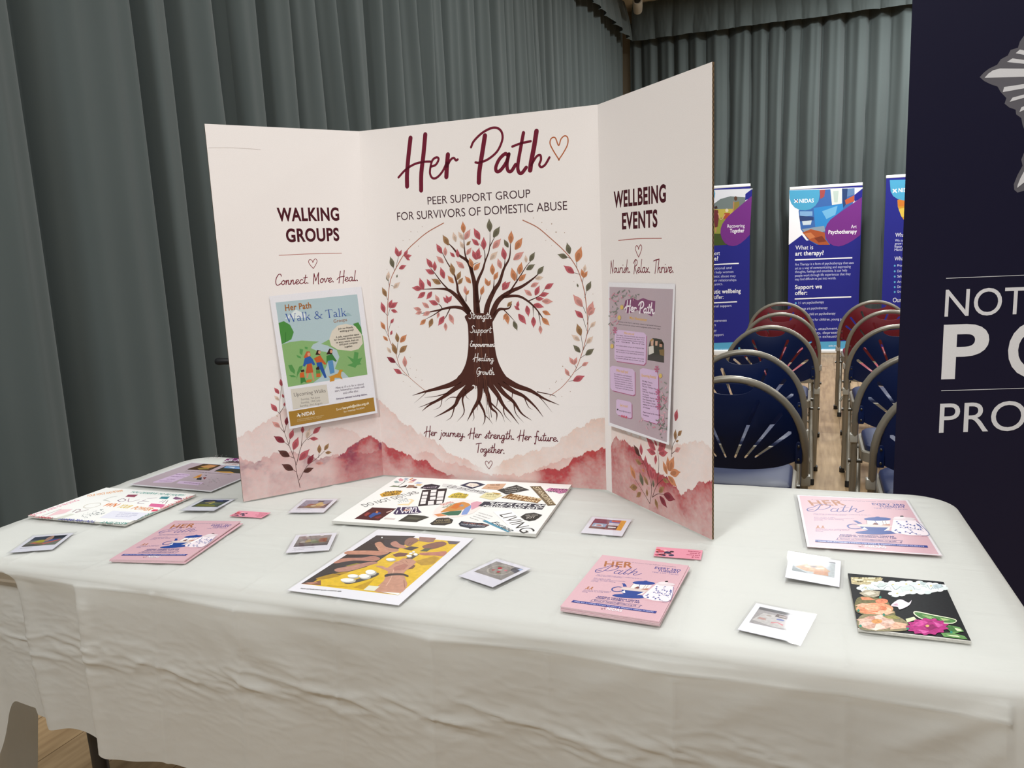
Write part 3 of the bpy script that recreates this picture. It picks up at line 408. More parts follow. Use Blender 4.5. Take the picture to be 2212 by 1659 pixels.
FLYER = [('t','6a5a78',"A community group of survivors led by NIDAS' ambassadors",[(-790,1200),(797,1282)],53,''),('t','a8683c','HER',[(-810,816),(-150,948)],314,'b'),('s','2c3a86',[(-799,583),(-906,504),(-899,612),(-781,736),(-684,886),(-581,937),(-465,885),(-500,737),(-637,597),(-713,607)],14),('s','2c3a86',[(-643,864),(-720,606),(-801,463),(-888,438),(-922,524)],14),('s','2c3a86',[(-358,692),(-419,704),(-475,579),(-453,492),(-379,550),(-317,722)],13),('s','2c3a86',[(-326,707),(-367,529),(-314,511),(-232,644)],13),('s','2c3a86',[(-174,925),(-248,642),(-244,524),(-167,610)],13),('s','2c3a86',[(-273,776),(-125,802)],9),('s','2c3a86',[(-46,919),(-151,531)],13),('s','2c3a86',[(-125,617),(-25,773),(15,733),(-31,602),(17,551),(135,685)],13),('t','2c3a86','EVERY 3RD',[(343,1061),(940,1079)],117,'b'),('t','2c3a86','TUESDAY',[(449,920),(936,962)],106,'b'),('t','4a5090','TIME: 5 PM - 7:30 PM',[(338,826),(940,848)],50,''),('t','565a94','We have organised relaxed wellbeing drop-in',[(-820,297),(211,390)],41,''),('t','565a94','coffee afternoon sessions.',[(-824,233),(-221,305)],40,''),('t','565a94','Join us for a safe,',[(-821,93),(-433,136)],40,''),('t','565a94','non-judgmental environment for',[(-825,36),(-94,127)],39,''),('t','565a94','women on their healing',[(-830,-25),(-297,31)],39,''),('t','565a94','journey.',[(-834,-86),(-665,-69)],39,''),('p','a8683c',[(-773,-397),(-776,-415),(-782,-430),(-790,-440),(-799,-441),(-805,-435),(-810,-421),(-810,-403),(-807,-385),(-800,-370),(-792,-360),(-784,-359),(-777,-365),(-773,-379)]),('p','a8683c',[(-687,-389),(-690,-408),(-697,-423),(-705,-432),(-713,-434),(-720,-427),(-724,-414),(-724,-396),(-721,-378),(-715,-362),(-706,-353),(-698,-351),(-691,-358),(-687,-372)]),('p','a8683c',[(-838,-498),(-793,-417),(-753,-491),(-780,-508),(-797,-470),(-813,-514)]),('p','a8683c',[(-753,-491),(-707,-409),(-674,-476),(-695,-500),(-711,-459),(-730,-503)]),('t','565a94','Children are welcome if',[(-844,-580),(-249,-478)],36,''),('t','565a94','you need to bring them',[(-848,-632),(-266,-541)],36,''),('t','565a94','along.',[(-852,-680),(-715,-663)],36,''),('s','c98f9a',[(933,118),(1074,127)],4),('s','c98f9a',[(552,-641),(1040,-618)],4),('p','f0e6e2',[(106,95),(514,134),(459,-221),(72,-211)]),('s','6a3a34',[(104,86),(81,-188)],5),('p','7a4a42',[(182,-109),(233,-17),(280,-50),(275,-174),(173,-172)]),('s','24458f',[(249,91),(267,-52),(304,-107)],8),('s','6a3a34',[(380,102),(367,-116)],5),('s','6a3a34',[(433,111),(419,-107)],5),('p','b8806a',[(334,-122),(488,-33),(468,-159),(338,-183)]),('p','24458f',[(553,243),(522,193),(449,145),(349,107),(241,88),(146,90),(83,115),(65,156),(95,206),(168,255),(270,293),(379,312),(474,309),(536,284)]),('p','24458f',[(366,304),(359,284),(345,267),(327,255),(308,252),(292,257),(282,270),(280,289),(287,309),(301,326),(320,338),(339,341),(355,336),(365,323)]),('p','24458f',[(-146,24),(-84,44),(-34,-23),(8,-107),(-73,-130),(-106,-27)]),('s','24458f',[(-37,-210),(-162,-171),(-264,-272),(-240,-397),(-140,-419),(-37,-360)],20),('p','24458f',[(-53,-282),(457,-229),(413,-349),(321,-464),(77,-509),(-33,-431)]),('p','d9c9c2',[(-126,-197),(88,-134),(533,-147),(455,-246),(133,-281),(-59,-283)]),('p','24458f',[(566,-485),(522,-539),(414,-595),(263,-643),(99,-673),(-47,-680),(-145,-662),(-177,-623),(-134,-569),(-25,-512),(127,-463),(294,-433),(440,-426),(537,-445)]),('p','f3ebe8',[(-46,-433),(15,-302),(62,-433)]),('p','f3ebe8',[(323,-452),(429,-247),(457,-229),(420,-387)]),('p','efe2e6',[(590,207),(968,241),(1017,-39),(1053,-426),(1004,-557),(706,-597),(497,-529),(449,-441),(523,-209)]),('p','fbf7f6',[(581,193),(652,193),(536,-366),(452,-421)]),('p','dccfd2',[(983,320),(955,274),(892,231),(807,197),(715,181),(636,185),(584,208),(570,246),(598,292),(661,336),(747,369),(839,386),(919,382),(970,358)]),('p','e6dadc',[(822,359),(806,327),(773,297),(728,276),(680,267),(640,273),(614,292),(608,321),(624,354),(658,384),(703,405),(751,414),(792,408),(817,388)]),('p','1c1c24',[(803,442),(797,426),(785,412),(770,402),(754,400),(741,404),(734,415),(733,430),(739,446),(751,460),(766,469),(782,472),(794,468),(802,457)]),('s','2f4a96',[(623,95),(650,23),(669,-91),(701,-125),(738,-131)],5),('p','2f4a96',[(644,106),(640,94),(634,84),(626,78),(619,77),(613,80),(609,89),(610,99),(613,111),(619,121),(627,127),(635,128),(641,125),(644,116)]),('p','2f4a96',[(652,-2),(648,-13),(642,-23),(634,-29),(627,-30),(621,-27),(618,-19),(618,-8),(621,3),(627,13),(635,19),(643,21),(649,17),(652,9)]),('p','2f4a96',[(676,-72),(672,-83),(666,-93),(659,-99),(651,-101),(645,-97),(642,-89),(642,-78),(646,-67),(652,-58),(659,-51),(667,-50),(673,-54),(676,-62)]),('p','2f4a96',[(726,-107),(723,-119),(716,-128),(709,-134),(701,-136),(695,-132),(692,-124),(692,-114),(696,-102),(702,-93),(710,-87),(717,-85),(723,-89),(726,-97)]),('s','2f4a96',[(780,115),(807,32),(832,-56),(874,-54),(896,-156)],5),('p','2f4a96',[(817,152),(814,140),(807,130),(799,124),(792,123),(786,126),(783,135),(783,145),(787,157),(793,167),(801,173),(808,174),(814,171),(817,162)]),('p','2f4a96',[(796,-24),(792,-35),(786,-45),(779,-51),(771,-52),(765,-49),(762,-41),(762,-30),(766,-19),(772,-9),(780,-3),(787,-1),(793,-5),(796,-13)]),('p','2f4a96',[(850,-26),(846,-37),(840,-47),(832,-53),(825,-54),(819,-51),(816,-43),(816,-32),(820,-21),(826,-11),(834,-5),(841,-4),(847,-7),(850,-15)]),('p','2f4a96',[(913,-53),(909,-64),(903,-74),(895,-80),(888,-82),(882,-78),(879,-70),(879,-59),(883,-48),(889,-39),(897,-32),(904,-31),(910,-35),(913,-43)]),('s','2f4a96',[(653,-183),(690,-245),(744,-204),(773,-303),(820,-302)],5),('p','2f4a96',[(654,-198),(650,-209),(644,-219),(637,-225),(629,-226),(623,-222),(620,-215),(620,-204),(624,-193),(630,-184),(637,-178),(645,-176),(651,-180),(654,-188)]),('p','2f4a96',[(739,-197),(735,-208),(729,-218),(722,-224),(714,-225),(708,-222),(705,-214),(705,-203),(709,-192),(715,-183),(722,-177),(730,-175),(736,-179),(739,-187)]),('p','2f4a96',[(777,-170),(773,-181),(767,-190),(760,-196),(752,-198),(746,-194),(743,-186),(743,-176),(747,-165),(753,-155),(760,-149),(768,-148),(774,-152),(777,-159)]),('p','2f4a96',[(802,-320),(798,-331),(792,-340),(785,-346),(777,-347),(771,-344),(768,-336),(769,-326),(772,-315),(778,-306),(786,-300),(793,-298),(799,-302),(802,-309)]),('s','2f4a96',[(806,-171),(845,-262),(899,-275),(948,-308),(995,-351)],5),('p','2f4a96',[(819,-195),(816,-206),(810,-216),(802,-222),(795,-223),(789,-220),(786,-212),(786,-202),(789,-190),(796,-181),(803,-175),(811,-174),(816,-177),(820,-185)]),('p','2f4a96',[(894,-202),(891,-213),(884,-222),(877,-228),(870,-229),(864,-226),(861,-218),(861,-208),(865,-197),(871,-187),(878,-181),(886,-180),(892,-183),(895,-191)]),('p','2f4a96',[(940,-251),(936,-262),(930,-271),(922,-277),(915,-279),(909,-275),(906,-267),(906,-257),(910,-246),(916,-237),(924,-231),(931,-230),(937,-233),(940,-241)]),('p','2f4a96',[(978,-257),(974,-268),(968,-277),(960,-283),(953,-284),(947,-281),(944,-273),(944,-263),(948,-252),(954,-242),(962,-236),(969,-235),(975,-239),(978,-246)]),('s','2f4a96',[(520,-388),(545,-384),(555,-475),(583,-453),(597,-516)],5),('p','2f4a96',[(535,-394),(532,-405),(526,-414),(519,-420),(511,-422),(505,-418),(502,-411),(502,-400),(505,-390),(511,-380),(519,-374),(526,-373),(532,-376),(535,-384)]),('p','2f4a96',[(560,-340),(557,-351),(551,-360),(543,-366),(536,-367),(530,-364),(527,-356),(527,-346),(530,-335),(536,-326),(543,-320),(551,-318),(557,-322),(560,-329)]),('p','2f4a96',[(584,-495),(580,-506),(574,-515),(567,-521),(560,-522),(554,-519),(550,-512),(551,-502),(554,-491),(560,-482),(567,-476),(575,-475),(580,-478),(584,-485)]),('p','2f4a96',[(600,-495),(597,-506),(591,-515),(584,-521),(576,-522),(570,-519),(567,-512),(567,-501),(571,-491),(577,-482),(584,-476),(591,-474),(597,-478),(600,-485)]),('s','2f4a96',[(680,-390),(729,-480),(800,-442),(846,-545),(910,-540)],5),('p','2f4a96',[(698,-438),(694,-449),(688,-458),(681,-464),(674,-465),(668,-462),(665,-454),(665,-444),(668,-433),(674,-424),(682,-418),(689,-417),(695,-420),(698,-428)]),('p','2f4a96',[(759,-504),(755,-515),(749,-524),(742,-530),(734,-531),(729,-528),(726,-520),(726,-510),(729,-500),(735,-490),(743,-485),(750,-483),(756,-487),(759,-494)]),('p','2f4a96',[(805,-422),(802,-433),(796,-442),(788,-448),(781,-449),(775,-446),(772,-439),(772,-428),(776,-418),(782,-408),(789,-403),(797,-401),(802,-405),(805,-412)]),('p','2f4a96',[(856,-505),(852,-515),(846,-524),(839,-530),(831,-531),(826,-528),(823,-521),(823,-511),(826,-500),(832,-491),(840,-485),(847,-484),(853,-487),(856,-495)]),('s','2f4a96',[(947,58),(951,-76),(980,-70),(992,-154),(1004,-240)],5),('p','2f4a96',[(976,10),(972,-1),(966,-11),(958,-17),(951,-18),(945,-15),(942,-7),(942,4),(946,15),(952,25),(960,31),(967,32),(973,29),(976,21)]),('p','2f4a96',[(990,-30),(986,-41),(980,-50),(973,-57),(965,-58),(959,-54),(956,-46),(957,-36),(960,-25),(967,-15),(974,-9),(982,-7),(988,-11),(991,-19)]),('p','2f4a96',[(1000,-87),(996,-98),(990,-108),(982,-114),(975,-115),(969,-112),(966,-104),(967,-93),(970,-82),(977,-73),(984,-67),(992,-65),(997,-69),(1000,-77)]),('p','2f4a96',[(990,-172),(986,-183),(980,-193),(972,-199),(965,-200),(959,-196),(956,-189),(957,-178),(960,-167),(966,-158),(974,-152),(982,-150),(987,-154),(990,-162)]),('s','3a4f92',[(974,200),(1027,-118),(1057,-445),(1007,-571),(910,-604)],6),('t','2c3a86','ASHFIELD WELLBEING CENTRE',[(-456,-813),(448,-743)],49,'b'),('t','2c3a86','KIRKBY IN ASHFIELD, NG17 7AE',[(-469,-884),(472,-817)],48,'b'),('s','2c3a86',[(-462,-936),(-510,-975),(-509,-1035),(-462,-1055),(442,-1016),(505,-994),(521,-936),(473,-902),(-462,-936)],5),('t','3a4690','Email at herpath@nidas.org.uk',[(-461,-1018),(448,-979)],61,''),('p','2a3a88',[(-892,-1129),(909,-1070),(902,-1166),(-903,-1231)]),('t','c9cbe8','FREE TO ATTEND | OPEN TO PAST & PRESENT NIDAS CLIENTS',[(-841,-1204),(850,-1138)],37,'b'),('t','f4e9ec','NIDAS',[(-94,-1339),(232,-1333)],123,'b'),('s','5a2a50',[(-210,-1308),(-127,-1317)],7),('s','f4e9ec',[(-181,-1271),(-143,-1348)],7),('s','a85a60',[(-138,-1263),(-191,-1351)],6)]
HANDS = [('p','d6b020',[(-880,1148),(853,1247),(847,-1137),(-956,-1175)]),('q','2f2a2e',[(-880,1148),(-119,1298),(-100,910),(-107,673),(-169,338),(-196,-102),(-270,-287),(-512,-634),(-775,-899),(-794,-1057),(-956,-1175)]),('p','a5801e',[(-837,-915),(-648,-650),(-434,-525),(-490,-667),(-529,-775),(-726,-944)]),('p','b08a24',[(441,170),(685,479),(814,439),(840,128),(654,38)]),('p','b8901f',[(-21,-1071),(114,-776),(146,-653),(179,-944),(180,-1089)]),('p','b98872',[(-688,752),(-617,852),(-383,649),(-107,603),(-98,482),(-373,430),(-529,565)]),('p','b07c6c',[(-400,834),(-364,964),(-197,838),(-37,774),(-48,669),(-259,704)]),('p','87604f',[(-194,1031),(-186,1181),(-77,1199),(56,1094),(41,898),(28,777),(-112,859)]),('p','8f6a60',[(-22,1282),(322,1299),(362,1099),(287,1056),(67,1073)]),('p','7f5446',[(254,858),(390,1082),(543,1159),(660,1032),(533,790),(410,735)]),('q','57505a',[(591,1220),(853,1247),(835,1100),(697,1074)]),('p','b8836e',[(-986,286),(-598,418),(-224,436),(-213,349),(-307,249),(-562,228),(-938,149)]),('p','ad7868',[(-934,-244),(-864,-27),(-551,85),(-393,201),(-215,129),(-256,1),(-576,-60),(-748,-148),(-864,-263)]),('p','b08070',[(-745,-502),(-594,-331),(-400,-134),(-259,-25),(-150,-69),(-275,-247),(-406,-454),(-614,-589)]),('p','8a7f2a',[(-638,-322),(-512,-163),(-441,-157),(-590,-338)]),('p','b27464',[(376,546),(602,649),(805,732),(847,521),(674,503),(438,459)]),('p','6a4038',[(-103,355),(2,472),(172,471),(169,337),(23,264)]),('p','3c3434',[(-43,643),(56,798),(227,781),(155,611)]),('p','4a5238',[(318,621),(356,768),(479,822),(461,635)]),('p','4a4038',[(231,223),(304,505),(390,482),(358,191)]),('p','4a4640',[(-281,-938),(-144,-788),(-25,-544),(74,-439),(126,-543),(33,-760),(-155,-968)]),('q','7a4f3c',[(-956,-1175),(-779,-1053),(-715,-960),(-592,-1141)]),('p','b07a62',[(-914,-1119),(-752,-1038),(-691,-1074),(-785,-1148)]),('p','6f4a34',[(466,-215),(421,-65),(489,44),(564,-7),(578,-125)]),('p','b98872',[(-130,-189),(7,-165),(120,-205),(136,-23),(125,46),(171,113),(175,156),(188,233),(240,246),(275,225),(344,252),(487,153),(512,0),(501,-214),(533,-365),(686,-585),(809,-775),(824,-1064),(393,-1103),(340,-715),(257,-508),(222,-360),(46,-265)]),('p','a87060',[(220,-158),(331,36),(433,-20),(451,-219),(299,-300)]),('s','8a5a4a',[(154,11),(271,-21)],5),('s','8a5a4a',[(201,108),(305,50)],5),('s','8a5a4a',[(277,170),(359,85)],5),('s','8f6454',[(-401,346),(-327,383),(-223,400)],5),('s','8f6454',[(-440,282),(-334,296),(-247,309)],5),('s','8a6054',[(-467,102),(-352,132),(-234,123)],5),('s','8a6054',[(-451,45),(-345,56),(-249,37)],5),('s','8a6254',[(-348,-158),(-253,-100),(-173,-62)],5),('s','8a6254',[(-353,-210),(-266,-170),(-195,-135)],5),('s','94684f',[(-284,526),(-179,525),(-91,539)],5),('s','94684f',[(-337,567),(-225,573),(-120,591)],5),('s','6a483c',[(-48,866),(-59,978)],5),('s','6a483c',[(3,879),(-17,1028)],5),('s','8f5a4a',[(414,506),(539,552)],5),('s','8f5a4a',[(445,483),(589,525)],5),('s','d0a890',[(-582,622),(-455,537)],5),('s','d0a890',[(-893,264),(-632,345)],6),('s','c99a84',[(-870,-107),(-615,3)],6),('s','c99a84',[(-618,-469),(-439,-282)],6),('s','cfa48e',[(477,-864),(405,-584),(280,-265)],9),('s','9a6a58',[(807,-848),(653,-594)],8),('s','4a444a',[(-770,740),(-635,679)],8),('s','4a444a',[(-709,-151),(-524,-145)],8),('s','4a444a',[(-754,-658),(-521,-676)],8),('s','55504e',[(-651,1015),(-278,1059)],7),('s','f0d060',[(-136,214),(-47,459)],9),('s','c29c1c',[(-480,-1122),(-120,-1080)],10),('s','e8c83c',[(-98,-718),(-96,-364)],8),('p','2b2423',[(278,-561),(240,-473),(337,-401),(491,-360),(636,-407),(653,-465),(528,-428),(368,-486)]),('p','d9d8c8',[(199,-1120),(194,-940),(391,-924),(393,-1103)]),('p','efeadf',[(510,-1100),(838,-1060),(847,-1137)]),('p','b3b0a8',[(-120,-829),(-109,-869),(-124,-907),(-162,-937),(-216,-951),(-275,-948),(-328,-928),(-363,-894),(-375,-854),(-360,-815),(-321,-785),(-267,-771),(-207,-774),(-155,-795)]),('p','e9e8e3',[(-169,-814),(-162,-845),(-178,-875),(-214,-900),(-263,-913),(-315,-912),(-360,-898),(-389,-872),(-396,-841),(-380,-810),(-344,-786),(-295,-773),(-242,-774),(-197,-788)]),('p','b3b0a8',[(-153,-662),(-142,-698),(-152,-732),(-181,-756),(-224,-768),(-271,-763),(-314,-744),(-345,-713),(-356,-677),(-347,-643),(-317,-618),(-275,-606),(-227,-611),(-184,-631)]),('p','e9e8e3',[(-194,-647),(-187,-675),(-198,-702),(-225,-722),(-263,-732),(-305,-730),(-342,-716),(-366,-693),(-374,-665),(-363,-638),(-335,-618),(-297,-607),(-255,-610),(-218,-624)]),('p','b3b0a8',[(46,-624),(62,-669),(56,-709),(29,-738),(-13,-749),(-62,-741),(-109,-714),(-144,-674),(-161,-629),(-155,-588),(-128,-558),(-86,-547),(-36,-556),(11,-584)]),('p','e9e8e3',[(3,-603),(14,-638),(6,-670),(-20,-693),(-58,-703),(-101,-698),(-141,-679),(-169,-648),(-180,-614),(-173,-581),(-147,-557),(-108,-547),(-65,-552),(-25,-572)]),('p','b3b0a8',[(53,-452),(71,-501),(68,-545),(44,-575),(5,-586),(-43,-575),(-91,-544),(-128,-500),(-147,-451),(-144,-406),(-121,-375),(-80,-365),(-31,-376),(16,-408)]),('p','e9e8e3',[(9,-428),(22,-466),(17,-500),(-6,-525),(-42,-534),(-84,-527),(-124,-505),(-153,-471),(-167,-433),(-162,-398),(-139,-373),(-102,-364),(-60,-371),(-20,-394)]),('p','b3b0a8',[(96,143),(105,110),(95,79),(69,57),(32,47),(-9,52),(-46,71),(-72,99),(-81,132),(-72,163),(-46,186),(-8,195),(34,190),(71,171)]),('p','e9e8e3',[(61,157),(67,132),(56,107),(32,89),(-2,80),(-38,83),(-69,96),(-90,118),(-96,143),(-86,167),(-61,186),(-27,195),(9,192),(41,179)]),('p','b3b0a8',[(258,480),(264,461),(263,444),(254,433),(239,429),(222,434),(205,446),(193,463),(186,481),(188,498),(197,510),(212,513),(229,509),(246,497)]),('p','e9e8e3',[(243,489),(247,475),(245,462),(236,452),(223,449),(208,452),(194,461),(184,474),(179,488),(182,501),(191,510),(204,514),(219,511),(233,502)]),('p','b3b0a8',[(305,362),(313,337),(310,314),(296,298),(274,292),(249,298),(225,314),(207,337),(199,363),(202,386),(215,403),(237,408),(263,402),(287,386)]),('p','e9e8e3',[(282,375),(288,355),(284,337),(271,324),(251,319),(229,323),(209,335),(194,352),(189,372),(193,391),(206,404),(226,409),(248,405),(268,393)]),('p','b3b0a8',[(371,459),(380,433),(379,410),(369,395),(352,391),(330,398),(309,415),(292,439),(283,465),(284,487),(294,503),(311,507),(333,500),(354,483)]),('p','e9e8e3',[(351,472),(358,453),(356,435),(346,423),(330,419),(312,423),(294,436),(281,454),(274,474),(276,492),(286,504),(302,508),(320,503),(338,491)]),('p','b3b0a8',[(268,551),(274,534),(274,519),(267,509),(255,506),(241,510),(227,522),(216,537),(210,554),(210,569),(217,579),(229,582),(243,578),(257,566)]),('p','e9e8e3',[(255,560),(260,546),(258,535),(251,527),(241,524),(229,527),(217,535),(208,547),(204,560),(205,572),(212,580),(222,583),(235,580),(247,571)]),('t','4a4846','Hearts and hands joined together around one table',[(-847,-1352),(-123,-1271)],36,'b'),('p','efefef',[(-697,1063),(-690,1047),(-687,1034),(-688,1026),(-695,1025),(-704,1030),(-715,1041),(-725,1056),(-732,1071),(-736,1085),(-734,1093),(-728,1094),(-718,1089),(-707,1078)])]
